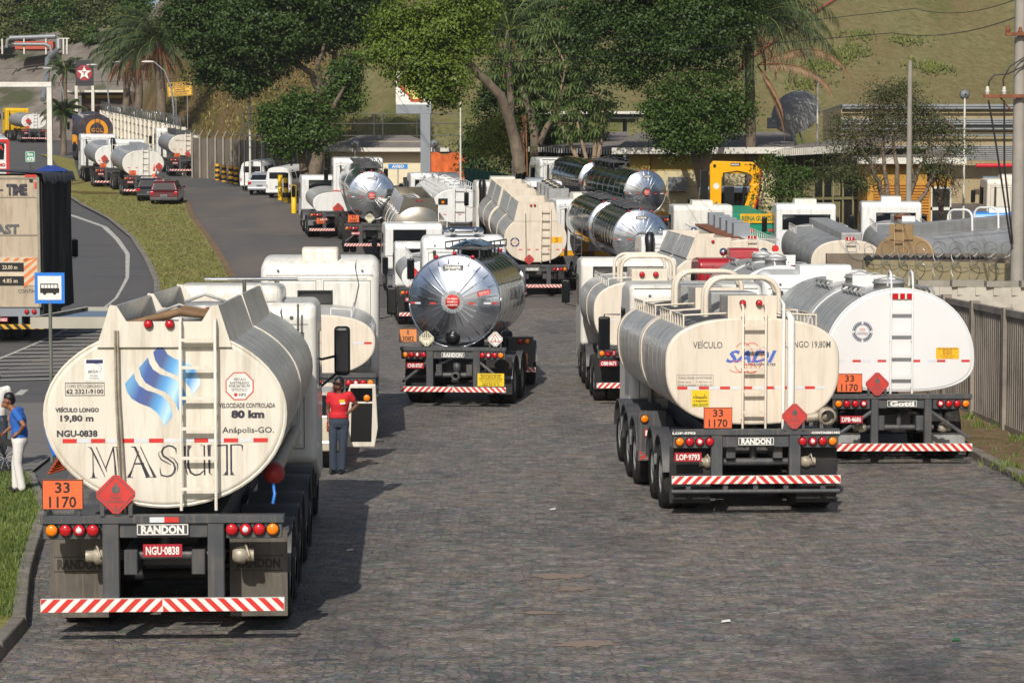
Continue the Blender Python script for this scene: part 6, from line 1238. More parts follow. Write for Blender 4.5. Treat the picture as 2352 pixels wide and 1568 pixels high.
t=thing('road_sign',X(2292,112),112,'back of a blue grey rectangular road sign on a pole beside the utility pole','sign'); g=MB(); g.box(-.75,.75,0,.04,P(0,455,112).z-t.location.z,P(0,405,112).z-t.location.z); g.build('sign_panel',mat('blue_grey_panel','#6f8596',.5,.2),t); g=MB(); g.cyl((0,-.04,0),(0,-.04,P(0,403,112).z-t.location.z),.04); g.build('post',galv,t); bumper(t,I4,-.75,.75,P(0,457,112).z-t.location.z-.12,P(0,457,112).z-t.location.z,-.1,n=8)
# white canopy of a filling station
t=thing('station_canopy',X(1350,146),146,'flat white edged canopy showing between the trees at the foot of the hill','canopy'); xo=t.location.x; zo=t.location.z; g=MB(); g.box(X(1222,146)-xo,X(1480,146)-xo,0,7,P(0,262,146).z-zo,P(0,256,146).z-zo,0); g.box(X(1222,146)-xo+.3,X(1480,146)-xo-.3,.3,6.8,P(0,272,146).z-zo,P(0,262,146).z-zo,1); g.build('roof',[fascia,frame],t); g=MB(); [g.cyl((q,3,-1),(q,3,P(0,268,146).z-zo),.15) for q in (X(1250,146)-xo,X(1350,146)-xo,X(1440,146)-xo)]; g.build('column',galv,t)
# satellite dish on the office roof
c=P(1828,258,127); t=empty('satellite_dish',c,'big grey satellite dish seen from behind on the office roof','dish',None,R(-25)); g=MB(M=Matrix.Rotation(R(-28),4,'X')); prof=[(r_*1.42,-.55+.55*r_*r_) for r_ in (0.001,.2,.4,.6,.8,1)]; g.lathe(prof,(0,0,0),'y',28); g.build('dish_bowl',mat('grey_dish','#8b8b88',.7,0,.1,1,dirt='#55544f',damt=.6,dscale=1.2),t)
g=MB(); g.tube([(0,-.5,0),(-.1,-.7,-1.0),(.2,-.3,-2.0)],.09,6); g.tube([(0,-.4,-.2),(.6,-.2,-2.0)],.05,6); g.box(-1.5,-.9,-.6,-.3,-.9,-.3); g.tube([(-1.2,-.5,-.4),(-.6,-.4,.1)],.05,5); g.build('dish_mount',galv,t)
# ---------------------------------------------------------------- fences and walls
t=thing('lattice_wall',X(240,214),214,'white lattice wall topped with coiled razor wire along the far road','wall'); A=Vector((X(236,216),216,zp(216))); B=Vector((X(424,166),166,zp(166))); D=B-A; o0=t.location; wl_=mat('whitewashed_concrete','#d6cfbd',.85,0,.08,1,dirt='#a39a85',damt=.4)
g=MB(); n=21
for i in range(n):
    p=A+D*(i/(n-1))-o0; g.box(p.x-.16,p.x+.16,p.y-.12,p.y+.12,p.z-.3,p.z+3.6)
g.build('wall_post',wl_,t); g=MB(); nrm=Vector((D.y,-D.x,0)).normalized()*.02
for i in range(n-1):
    p=A+D*(i/(n-1))-o0; q=A+D*((i+1)/(n-1))-o0; g.add([(p.x,p.y,p.z-.3),(q.x,q.y,q.z-.3),(q.x,q.y,q.z+3.3),(p.x,p.y,p.z+3.3)],[(0,1,2,3)])
    for k in range(1,5): g.tube([(p.x,p.y-.1,p.z+.75*k),(q.x,q.y-.1,q.z+.75*k)],.03,4,1)
g.build('wall_panel',[wl_,inkg],t)
def coil(a,b,r,turns,wire,m,name,parent,n=12):
    g=MB(); pts=[]; D=b-a
    for i in range(int(turns*n)):
        th=2*math.pi*i/n; pts.append(a+D*(i/(turns*n))+Vector((r*math.cos(th)*.35,r*math.cos(th)*.6*0,0))+Vector((0,0,r*math.sin(th)))+D.normalized()*r*math.cos(th)*.9)
    g.tube(pts,wire,3,smooth=False); return g.build(name,m,parent)
rz=mat('razor_wire','#7f8585',.4,.6,.2,9)
for k in range(2): coil(A-o0+Vector((0,0,3.85+.15*k)),B-o0+Vector((0,0,3.85+.15*k)),.42,38+9*k,.02,rz,'razor_wire',t)
t=thing('concrete_fence',X(520,152),152,'grey concrete panel fence with angled post tops along the embankment foot','fence'); A=Vector((X(443,164),164,zp(164))); B=Vector((X(745,152),152,zp(152))); o0=t.location; D=B-A; n=17
g=MB(); 
for i in range(n):
    p=A+D*(i/(n-1))-o0; g.box(p.x-.06,p.x+.06,p.y-.2,p.y,p.z-.3,p.z+3.0); g.tube([(p.x,p.y-.1,p.z+3.0),(p.x+.25,p.y-.2,p.z+3.45)],.06,4)
g.build('fence_post',mat('pale_concrete','#8c867b',.85,0,.1,2),t); g=MB()
for i in range(n-1):
    p=A+D*(i/(n-1))-o0; q=A+D*((i+1)/(n-1))-o0; g.add([(p.x,p.y,p.z-.4),(q.x,q.y,q.z-.4),(q.x,q.y,q.z+2.9),(p.x,p.y,p.z+2.9)],[(0,1,2,3)])
    for k in (.3,.38,.46): g.tube([(p.x+.15,p.y-.15,p.z+3.0+k-.2),(q.x+.15,q.y-.15,q.z+3.0+k-.2)],.012,3)
g.build('fence_panel',mat('stained_concrete','#6f665a',.9,0,.2,1.2,(1,1,.3),dirt='#43403a',damt=.7,dscale=.8),t)
g=empty('orange_netting',P(1030,375,136),'orange plastic netting fence right of the cream kiosk','fence'); q=MB(); vs=[]
for i in range(13):
    for z in (-1.6,-.5,.6): vs.append((-1.1+i*.19,.15*math.sin(i*1.7+z),z+.08*math.sin(i)))
q.add(vs,[(i*3+j,i*3+3+j,i*3+4+j,i*3+1+j) for i in range(12) for j in range(2)],0,True); q.build('net',mat('orange_net','#c4602a',.8,0,.25,3),g); q=MB(); q.box(1.0,1.12,-.1,.02,-2,1.1); q.tube([(.9,-.1,-1.2),(.1,-.3,-2.2)],.07,4); q.build('fence_post',conc,g)
g=empty('green_hoarding',P(1115,418,119),'dark green corrugated hoarding below the yellow-green shrub','fence'); q=MB(); vs=[]
for i in range(41):
    for z in (-2.2,.75-.008*i): vs.append((-1.1+i*.058,.05*math.sin(i*math.pi/2)+.02*i,z))
q.add(vs,[(i*2,i*2+2,i*2+3,i*2+1) for i in range(40)]); q.build('hoarding_panel',mat('green_hoarding','#26564a',.7,0,.15,3),g); q=MB(); [q.cyl((a,.6,-1),(a,.6,1.4),.02,n=4) for a in (-.6,-.1,.4,.9)]; q.build('stay_rod',galv,g)
# slatted concrete fence on the right
t=thing('palisade_fence',9.95,42,'grey concrete palisade fence standing beside the all white tanker','fence'); g=MB(); pal=mat('weathered_palisade','#8b8277',.9,0,.2,2,(1,1,.3),dirt='#4e4841',damt=.7,dscale=1.2,bump=.01,bscale=14)
yy=26
k=0
while yy<56:
    z=zp(yy)-t.location.z; 
    if k%16==0: g.box(-.1,.1,yy-42,yy-42+.22,z,z+2.6); yy+=.3
    else: g.box(-.035,.035,yy-42,yy-42+.1,z+.15,z+2.45+.02*math.sin(k)); yy+=.19
    k+=1
g.build('fence_slat',pal,t); g=MB(); g.box(-.06,.06,-16,14,2.45,2.58); g.box(-.05,.05,-16,14,.15,.27); g.build('fence_rail',pal,t)
wb=mat('white_block_wall','#b4afa2',.9,0,.08,2,dirt='#7d7465',damt=.6,dscale=1.1)
t=thing('block_wall',X(2240,55.5),55.5,'white painted block wall with grey coping behind the palisade fence','wall'); g=MB()
for r_ in range(13):
    for c_ in range(16):
        x=-1.3+c_*.42+(.21 if r_%2 else 0); g.box(x,x+.408,c_*-.12,c_*-.12+.15,r_*.2,r_*.2+.19,0)
g.add([(-1.3,.04,0),(5.6,-1.9,0),(5.6,-1.9,2.6),(-1.3,.04,2.6)],[(0,1,2,3)]); g.build('wall_block',wb,t); g=MB()
for c_ in range(9): g.box(-1.4+c_*.8,-1.4+c_*.8+.78,-.05-c_*.23,.25-c_*.23,2.61,2.75+.02*(c_%2))
g.build('coping_stone',conc,t)
t=thing('stucco_wall',X(2200,60),60,'tan stucco wall carrying two rows of razor wire loops','wall'); g=MB(); o0=t.location; a=X(1985,66)-o0.x; b_=X(2500,58)-o0.x
g.add([(a,6,0),(b_,-2,0),(b_,-2,3.0),(a,6,3.0),(a,6.3,0),(b_,-1.7,0),(b_,-1.7,3.0),(a,6.3,3.0)],[(0,1,2,3),(3,2,6,7),(0,3,7,4),(4,7,6,5)]); g.build('wall_body',mat('tan_stucco','#a79a76',.9,0,.1,1,dirt='#7b7158',damt=.5),t)
for dz_,dx in ((-.3,.0),(.12,.1)): coil(Vector((a,5.8,3.0+dz_)),Vector((b_,-2.2,3.0+dz_)),.27,12,.009,rz,'razor_wire',t,16)
g=MB(); 
for i in range(13): g.lathe([(.06,0),(.1,.06),(.02,.12)],(a+.1+i*.27,5.8-.02*i,3.02),'z',6)
g.box(a,a+3.6,5.6,6.1,3.0,3.06); g.build('roof_tile',[dark],t)
t=thing('old_concrete_wall',X(2090,67),67,'low stained brown grey wall in front of the tan ended tanker','wall'); o0=t.location; g=MB(); g.box(X(1900,67)-o0.x,X(2520,67)-o0.x,0,.25,-.2,3.05); g.build('wall_body',mat('old_brown_wall','#7b6f61',.95,0,.2,1.5,dirt='#3f3a34',damt=.7,dscale=.9),t); coil(Vector((X(1950,67)-o0.x,-.1,3.15)),Vector((X(2500,67)-o0.x,-.1,3.15)),.25,14,.009,rz,'razor_wire',t,16)
# ---------------------------------------------------------------- signs, posts, lamps
t=empty('bus_stop_sign',(X(112,40),40,0.05),'blue and white bus stop sign on a slim post, left of the nearest tanker','sign'); z=3.12; g=MB(); g.box(-.265,.265,0,.02,z-.275,z+.275); g.build('sign_panel',mat('sign_blue','#1f76d2',.4,0,.03,5),t)
g=MB(); y=-.004; g.rect(-.21,.21,z-.21,z+.215,y,0); g.flat([(-.17,z-.09),(.17,z-.09),(.175,z-.02),(.15,z+.08),(-.165,z+.08),(-.17,z)],y-.001,1)
for i in range(5): g.rect(-.15+i*.058,-.15+i*.058+.048,z-.0,z+.06,y-.002,0)
g.flat([(.145,z),(.165,z),(.145,z+.06),(.142,z+.06)],y-.002,0); g.disc(-.09,z-.09,.032,y-.002,1,12); g.disc(.09,z-.09,.032,y-.002,1,12); g.build('bus_symbol',[whitep,inkb],t); g=MB(); g.cyl((0,.03,0),(0,.03,z+.2),.032,n=10); g.box(-.02,.02,.0,.03,z-.2,z+.2); g.build('post',mat('green_grey_post','#6b6f66',.6,.1,.2,5,dirt='#6b4433',damt=.4),t)
t=empty('bus_shelter',(X(160,44.5),44.5,.05),'low bus shelter roof with blue grey top behind the bus stop sign','shelter'); g=MB(); x0=-.5; x1=2.4; za=2.44
g.add([(x0+.5,1.3,za+.02),(x1,1.3,za+.02),(x1,-1.3,za-.05),(x0,-1.3,za-.05)],[(3,2,1,0)],0); g.box(x0,x1,-1.42,-1.3,za-.2,za+.02,1); g.box(x0+.5,x1,1.3,1.42,za-.12,za+.1,1); g.add([(x0,-1.42,za+.02),(x0+.12,-1.42,za+.03),(x0+.62,1.42,za+.1),(x0+.5,1.42,za+.1),(x0,-1.42,za-.2),(x0+.5,1.42,za-.12)],[(0,1,2,3),(0,3,5,4)],1); g.build('roof',[mat('blue_grey_slab','#66788a',.7,0,.1,2),mat('pale_rim','#a7a294',.85,0,.1,2)],t); g=MB(); g.box(1.6,1.75,.8,.95,-.2,za); g.box(1.6,1.75,-.8,-.65,-.2,za); g.build('column',conc,t)
t=thing('kilometre_sign',X(71,170),170,'small green km 475 sign on a thin post beside the far road','sign'); z=P(0,360,170).z-t.location.z; g=MB(); g.box(-.36,.36,0,.03,z-.4,z+.4,0); y=-.01; g.text('km',0,z+.08,.22,y,1,wd=.4,bold=.05); g.text('475',0,z-.3,.26,y,1,wd=.55,bold=.04); [g.rect(a,b,c,d_,y,1) for a,b,c,d_ in ((-.34,.34,z-.38,z-.35),(-.34,.34,z+.35,z+.38),(-.34,-.31,z-.38,z+.38),(.31,.34,z-.38,z+.38))]; g.build('sign_panel',[mat('sign_green','#1f8a6c'),whitep],t); g=MB(); g.cyl((0,.03,-.5),(0,.03,z-.35),.04); g.build('post',frame,t)
t=thing('height_gantry',X(117,150),150,'white steel portal frame over the road at the left','gantry'); zt=P(0,200,150).z-t.location.z; xl=X(-120,150)-t.location.x; g=MB(); g.box(-.16,.16,-.16,.16,-1,zt); g.box(xl,.16,-.2,.2,zt,zt+.32); g.box(xl-.3,xl,-.16,.16,-1,zt+.3); g.build('portal_frame',mat('white_steel','#d6d3ca',.5,0,.08,2,dirt='#9a9284',damt=.4),t)
t=thing('star_sign',X(197,225),225,'dark square sign with white star on a red disc, on two white posts','sign'); zc=P(0,168,225).z-t.location.z; hw_=20/F*225; hh=29/F*225; g=MB(); g.box(-hw_,hw_,0,.25,zc-hh,zc+hh,0); r=.78; g.disc(0,zc+.02,r,-.01,1,24)
pts=[]
for i in range(10): a=R(90+36*i); q=r*.92 if i%2==0 else r*.38; pts.append((q*math.cos(a),zc+q*math.sin(a)))
for i in range(10): g.add([(0,-.02,zc),(pts[i][0],-.02,pts[i][1]),(pts[(i+1)%10][0],-.02,pts[(i+1)%10][1])],[(0,1,2)],2)
g.rect(-.22,.22,zc+.05,zc+.15,-.03,1); g.rect(-.05,.05,zc-.22,zc+.1,-.03,1); g.build('sign_panel',[mat('sign_black','#26232a'),mat('sign_red','#97222f'),whitep],t); g=MB(); [g.box(q-.14,q+.14,.0,.25,-1.5,zc-hh) for q in (-hw_+.05,hw_-.05)]; g.build('post',fascia,t)
t=thing('warning_sign',X(415,178),178,'yellow ATENÇÃO warning board on the embankment, slightly tilted','sign'); t.location.z=ter(X(415,184),184); zc=P(0,205,178).z-t.location.z; Mx=Matrix.Translation((0,0,zc))@Matrix.Rotation(R(-4),4,'Y'); g=MB(Mx); hw_=.97; hh=.55; g.box(-hw_,hw_,0,.04,-hh,hh,0); y=-.01; g.rect(-hw_+.1,hw_-.1,.24,.46,y,1); g.text('ATENÇÃO',0,.27,.16,y-.01,0,wd=1.1,bold=.04)
for i,(s,wd) in enumerate((('FLUXO INTENSO DE',1.5),('CAMINHÕES',.9),('EM CARREGAMENTO',1.5),('E SINALIZAÇÃO',1.2))): g.text(s,0,.08-i*.17,.11,y,1,wd=wd,bold=.03)
[g.rect(a,b,c,d_,y,1) for a,b,c,d_ in ((-hw_+.04,hw_-.04,-hh+.03,-hh+.06),(-hw_+.04,hw_-.04,hh-.06,hh-.03),(-hw_+.04,-hw_+.07,-hh+.03,hh-.03),(hw_-.07,hw_-.04,-hh+.03,hh-.03))]; g.build('sign_panel',[mat('sign_amber','#d9a83a',.6),inkb],t); g=MB(); [g.cyl((q,.05,-1),(q,.05,zc),.04) for q in (-.3,.6)]; g.build('post',galv,t)
# shell-shaped emblem sign on a grey pillar
t=thing('station_sign',X(975,124),124,'white sign with red edged scallop emblem on a tall grey L-shaped pillar','sign'); zz=lambda v: P(0,v,124).z-t.location.z; xx=lambda v: X(v,124)-t.location.x
g=MB(); g.box(xx(966),xx(989),0,.5,-.5,zz(262)); g.box(xx(910),xx(991),0,.5,zz(262),zz(240)); g.build('pillar',greyp,t,bevel=.02); g=MB(); g.box(xx(910),xx(991),.02,.48,zz(240),zz(165),0); cx,cz=(xx(957),zz(198)); 
def scal(s): return [(cx+s*a,cz+s*b) for a,b in ((-.28,-.75),(.28,-.75),(.36,-.5),(.75,-.15),(.85,.2),(.72,.5),(.45,.7),(.15,.8),(-.15,.8),(-.45,.7),(-.72,.5),(-.85,.2),(-.75,-.15),(-.36,-.5))]
g.flat(scal(1.15),-.0,1); g.flat(scal(.95),-.01,2); g.build('sign_panel',[whitep,redp,mat('pale_yellow','#e6d27a')],t)
# striped bollards and yellow posts
for i,(px_,d) in enumerate(((500,160.2),(515,158.4),(531,157),(543,155.8))):
    g=MB(); [g.lathe([(.17,k*.18),(.17,k*.18+.18)],(0,0,0),'z',12,k=k%2) for k in range(7)]; g.lathe([(.17,1.26),(.001,1.28)],(0,0,0),'z',12,k=1); o=g.build('bollard',[mat('bollard_yellow','#d8a02a',.6),inkb]); o.location=(X(px_,d),d,zp(d)-.1); tag(o,('leftmost','second','third','rightmost')[i]+' of the four black and yellow ringed bollards near the concrete fence','bollard','striped bollards')
for i,(px_,d,h_) in enumerate(((644,139,1.55),(657,137,1.0),(675,128,1.6))):
    g=MB()
    if i==1: [g.lathe([(.16,k*.3),(.16,k*.3+.3)],(0,0,0),'z',12,k=k%2) for k in range(6)]
    else: g.lathe([(.15,0),(.15,h_),(.001,h_+.02)],(0,0,0),'z',12,k=0)
    if i==0: pass
    o=g.build('bollard',[yel,inkb]); o.location=(X(px_,d),d,zp(d)); tag(o,('plain yellow post in front of the right white van','striped yellow and black post between the plain yellow posts','plain yellow post nearest the flat cabbed small tanker')[i],'bollard','yellow parking posts')
def lamp_post(px_,d,ytop,label,L_=3.0,tilt=0):
    z0=ter(X(px_,d),d); t=empty('street_lamp',(X(px_,d),d,z0),label,'street lamp','street lamps along the far road'); h=P(0,ytop,d).z-z0; g=MB(); g.tube([(0,0,-.5),(0,0,h*.55),(-.15,0,h*.75),(-.7,0,h*.92),(-1.5,0,h),(-L_+.3,0,h+.02)],[.1,.09,.07,.06,.05,.05],6); g.build('lamp_pole',galv,t); g=MB(); g.ell((-L_,0,h+.02),(.55,.18,.1)); g.build('lamp_head',fascia,t)
lamp_post(401,178,143,'curved street lamp whose pole passes the yellow warning board',2.0); lamp_post(316,200,144,'curved street lamp in front of the left palm skirt',1.6); lamp_post(253,215,150,'curved street lamp just right of the star sign',1.6); lamp_post(150,225,158,'street lamp left of the star sign',1.6)
def pole(name,px_,d,ytop,ybot,r0,r1,label,m=galv,cat='pole'):
    z0=ter(X(px_,d),d)-.3; h=P(0,ytop,d).z-z0; g=MB(); g.tube([(0,0,0),(0,0,h)],[r0,r1],8); o=g.build(name,m); o.location=(X(px_,d),d,z0); return tag(o,label,cat),h
pole('steel_pole',575,147,180,400,.09,.07,'tall thin white pole rising left of the round shrub tree',fascia); pole('steel_pole',1058,129,235,440,.07,.05,'thin pole right of the grey sign pillar',fascia)
pole('concrete_pole',2087,93,140,470,.15,.09,'tall slim tapering concrete pole in front of the bare tree',conc)
for px_,d,yt_,lb in ((1876,124,175,'floodlight pole just right of the satellite dish'),(2213,112,210,'floodlight pole right of the bare tree')):
    o,h=pole('floodlight_pole',px_,d,yt_+12,400,.06,.05,lb,fascia,'floodlight'); g=MB(); g.lathe([(.05,-.15),(.2,-.05),(.26,.05),(.001,.08)],(0,0,h+.1),'y',10); g.build('floodlight',galv,o)
t=empty('utility_pole',(X(2338,57),57,zp(57)),'thick concrete utility pole with insulators and hanging cables at the right edge','pole'); g=MB(); g.tube([(0,0,0),(0,0,10.8)],[.19,.13],10); g.build('pole_shaft',mat('pole_concrete','#979188',.8,0,.1,2,dirt='#6e675d',damt=.5),t)
zz=lambda v: P(0,v,57).z-t.location.z; xx=lambda v: X(v,57)-t.location.x
g=MB(); g.box(xx(2252),xx(2345),-.3,-.2,zz(226),zz(218)); g.box(xx(2300),xx(2352),-.3,-.2,zz(84),zz(77)); g.tube([(xx(2285),-.25,zz(220)),(xx(2318),-.1,zz(255))],.02,4); g.build('cross_arm',rusty,t)
for a,b_ in ((2260,218),(2298,218),(2305,78),(2333,82)): g=MB(); g.lathe([(.02,-.02),(.06,0),(.05,.05),(.07,.07),(.04,.12),(.05,.15),(.02,.2)],(xx(a),-.25,zz(b_)),'z',8); g.build('insulator',fascia if b_>200 else rusty,t)
g=MB(); g.tube([(xx(2262),-.25,zz(210)),(xx(2263),-.25,zz(190)),(xx(2275),-.25,zz(174)),(xx(2305),-.25,zz(172)),(xx(2340),-.2,zz(155)),(xx(2352),-.2,zz(140))],.02,5); g.tube([(xx(2298),-.25,zz(210)),(xx(2295),-.25,zz(185)),(xx(2310),-.25,zz(155)),(xx(2345),-.2,zz(133))],.02,5); g.tube([(xx(2262),-.28,zz(232)),(xx(2280),-.28,zz(330)),(xx(2318),-.25,zz(560))],.025,5); g.tube([(xx(2298),-.28,zz(232)),(xx(2300),-.28,zz(380)),(xx(2322),-.25,zz(560))],.025,5); g.build('cable',blackm,t)
def wire(name,pts,r,label):
    g=MB(); P_=[P(*p) for p in pts]; out=[]
    for i in range(len(P_)-1):
        for k in range(8): q=k/8; out.append(P_[i].lerp(P_[i+1],q)-Vector((0,0,.25*4*q*(1-q))))
    out.append(P_[-1]); g.tube(out,r,4); o=g.build(name,blackm); tag(o,label,'cable')
wire('power_line',[(-60,192,160),(700,160,140),(2050,76,70),(2345,36,57)],.014,'long black cable crossing the whole picture from the utility pole to the left'); wire('power_line',[(-60,158,165),(900,120,120),(2100,20,66),(2345,-6,57)],.012,'uppermost thin cable crossing above the satellite dish')
wire('power_line',[(-60,65,180),(600,30,150),(1200,4,130)],.016,'thin cable across the left palm crown'); wire('power_line',[(-60,52,182),(600,12,152),(1000,-8,135)],.016,'thin cable just above the one on the palm crown')
# mesh sports fence behind kiosk
t=thing('tall_mesh_fence',X(780,146),146,'tall dark mesh fence frame on the slope behind the kiosk','fence'); xo=t.location.x; zo=t.location.z; zz=lambda v: P(0,v,146).z-zo; xx=lambda v: X(v,146)-xo; g=MB()
for v in (262,284,312): g.tube([(xx(560),0,zz(v)),(xx(1062),0,zz(v))],.035,4)
for v in (562,602,860,880,958): g.tube([(xx(v),0,-1),(xx(v),0,zz(262))],.045,4)
g.build('fence_frame',frame,t)
# pipes and building at the top of the left slope
t=thing('pipe_rack',X(85,255),255,'large silver pipes and red shed at the top of the brown slope, upper left','pipework',z=P(85,110,255).z); xo=t.location.x; zo=t.location.z; zz=lambda v: P(0,v,255).z-zo; xx=lambda v: X(v,255)-xo
g=MB(); g.cyl((xx(28),0,zz(88)),(xx(133),0,zz(84)),.28,n=12); g.tube([(xx(20),0,zz(110)),(xx(22),0,zz(92)),(xx(30),0,zz(88))],.2,8); g.tube([(xx(40),-.5,zz(103)),(xx(110),-.5,zz(103)),(xx(122),-.5,zz(108)),(xx(125),-.5,zz(122))],.2,8); g.tube([(xx(140),-.3,zz(92)),(xx(142),-.6,zz(115))],.35,10); g.tube([(xx(138),-.8,zz(118)),(xx(155),-10,zz(150)),(xx(178),-16,zz(200)),(xx(186),-20,zz(250))],.3,8,0); g.build('silver_pipe',galv,t); g=MB(); g.box(xx(30),xx(118),2,5,zz(110),zz(92)); g.build('red_shed',mat('red_shed','#b5523c',.7),t); g=MB(); [g.box(xx(v),xx(v)+.15,-.4,0,zz(125),zz(90)) for v in (10,60,110,150,158)]; g.box(xx(140),xx(165),-.3,-.1,zz(90),zz(88)); g.build('support_post',fascia,t)
t=thing('pump_building',X(240,238),238,'low dark building with yellow lintel behind the white lattice wall','building'); xo=t.location.x; zo=t.location.z; zz=lambda v: P(0,v,238).z-zo; xx=lambda v: X(v,238)-xo; g=MB(); g.box(xx(190),xx(310),0,6,-2,zz(212)); g.build('wall',mat('brown_dark_wall','#4d3a30',.8,0,.2,1),t); g=MB(); g.box(xx(155),xx(300),-1.5,6,zz(214),zz(209),0); g.box(xx(200),xx(285),-.2,-.05,zz(226),zz(219),1); g.build('roof',[fascia,mat('olive_band','#a08b45')],t)
# ---------------------------------------------------------------- vegetation
def leafmat(name,c,var=.26,trans=.25):
    m,n,b,L=nodes_mat(name); N=n.nodes.new; tc=N('ShaderNodeTexCoord'); nz=N('ShaderNodeTexNoise'); nz.inputs['Scale'].default_value=1.1; nz.inputs['Detail'].default_value=5; L(tc.outputs['Object'],nz.inputs['Vector'])
    if isinstance(c,str): c=srgb(c)
    wn=N('ShaderNodeTexWhiteNoise'); wn.noise_dimensions='1D'; at=N('ShaderNodeAttribute'); at.attribute_name='leafid'; L(at.outputs['Fac'],wn.inputs['W'])
    ad=N('ShaderNodeMath'); ad.operation='ADD'; L(nz.outputs[0],ad.inputs[0]); ml=N('ShaderNodeMath'); ml.operation='MULTIPLY'; ml.inputs[1].default_value=.7; L(wn.outputs[0],ml.inputs[0]); L(ml.outputs[0],ad.inputs[1])
    mr=N('ShaderNodeMapRange'); mr.inputs[1].default_value=.4; mr.inputs[2].default_value=1.2; L(ad.outputs[0],mr.inputs[0])
    mx=N('ShaderNodeMix'); mx.data_type='RGBA'; mx.inputs[6].default_value=tuple(x*(1-var) for x in c)+(1,); mx.inputs[7].default_value=(min(1,c[0]*(1+var*1.3)),min(1,c[1]*(1+var)),c[2]*(1+var*.4),1); L(mr.outputs[0],mx.inputs[0]); L(mx.outputs[2],b.inputs['Base Color']); b.inputs['Roughness'].default_value=.52; b.inputs['Specular IOR Level'].default_value=.35
    tr=N('ShaderNodeBsdfTranslucent'); L(mx.outputs[2],tr.inputs['Color']); ms=N('ShaderNodeMixShader'); ms.inputs[0].default_value=trans; L(b.outputs[0],ms.inputs[1]); L(tr.outputs[0],ms.inputs[2]); L(ms.outputs[0],n.nodes['Material Output'].inputs[0]); return m
rs=np.random.RandomState(11)
def leaves_mesh(name,C,Nn,size,asp,m,curl=.15):
    """C centres (n,3), Nn normals (n,3)"""
    n=len(C); a=rs.normal(size=(n,3)); a-=Nn*(a*Nn).sum(1,keepdims=True); a/=np.linalg.norm(a,axis=1,keepdims=True)+1e-9; b=np.cross(Nn,a)
    s=(size*rs.uniform(.6,1.35,n))[:,None]; V=np.empty((n,4,3)); V[:,0]=C-a*s*.5; V[:,1]=C+b*s*.5*asp+Nn*s*curl*.4; V[:,2]=C+a*s*.5-Nn*s*curl; V[:,3]=C-b*s*.5*asp+Nn*s*curl*.4
    return quads(name,V,m)
def quads(name,V,m):
    n=len(V); me=bpy.data.meshes.new(name); me.vertices.add(n*4); me.vertices.foreach_set('co',V.reshape(-1).astype(np.float32)); me.loops.add(n*4); me.loops.foreach_set('vertex_index',np.arange(n*4,dtype=np.int32)); me.polygons.add(n); me.polygons.foreach_set('loop_start',np.arange(0,n*4,4,dtype=np.int32)); me.polygons.foreach_set('loop_total',np.full(n,4,dtype=np.int32))
    at=me.attributes.new('leafid','FLOAT','FACE'); at.data.foreach_set('value',rs.uniform(0,100,n).astype(np.float32)); me.materials.append(m); me.update(); me.validate(); return me
def crown_pts(blobs,dens,clump=.24,inner=.25):
    """blobs (x,y,z,rx,ry,rz) -> centres and normals gathered into clumps"""
    CC=[];NN=[]
    for (x,y,z,rx,ry,rz) in blobs:
        area=4*math.pi*((rx*rz+rx*ry+ry*rz)/3); nc=max(8,int(area*1.1/(clump*clump*14))) if False else max(10,int(area*2.1))
        u=rs.normal(size=(nc,3)); u/=np.linalg.norm(u,axis=1,keepdims=True); rad=rs.uniform(.55,1.15,nc)[:,None]; isin=rs.uniform(size=nc)<inner; rad[isin]*=.7
        cc=u*rad*np.array([rx,ry,rz]); per=max(3,int(dens*3.6)); cr=rs.uniform(.28,.72,nc)
        for i in range(nc):
            k=max(2,int(per*rs.uniform(.4,1.6))); q=rs.normal(size=(k,3))*np.array([1,1,.55])*cr[i]*.75; CC.append(cc[i]+q+np.array([x,y,z])); nn=u[i]*.5+q/ (cr[i]+.01)*.35+rs.normal(size=(k,3))*.45+np.array([0,0,.45]); NN.append(nn)
    C=np.concatenate(CC); Nn=np.concatenate(NN); Nn/=np.linalg.norm(Nn,axis=1,keepdims=True); return C,Nn
bark=mat('tree_bark','#6f6253',.9,0,.25,4,(1,1,.3),dirt='#3d3730',damt=.6,dscale=3,bump=.03,bscale=12); bark2=mat('pale_bark','#93806a',.9,0,.2,4,(1,1,.3),dirt='#5b4f42',damt=.6,dscale=3,bump=.03,bscale=12); barkd=mat('dry_twig','#5c4f43',.9,0,.25,6)
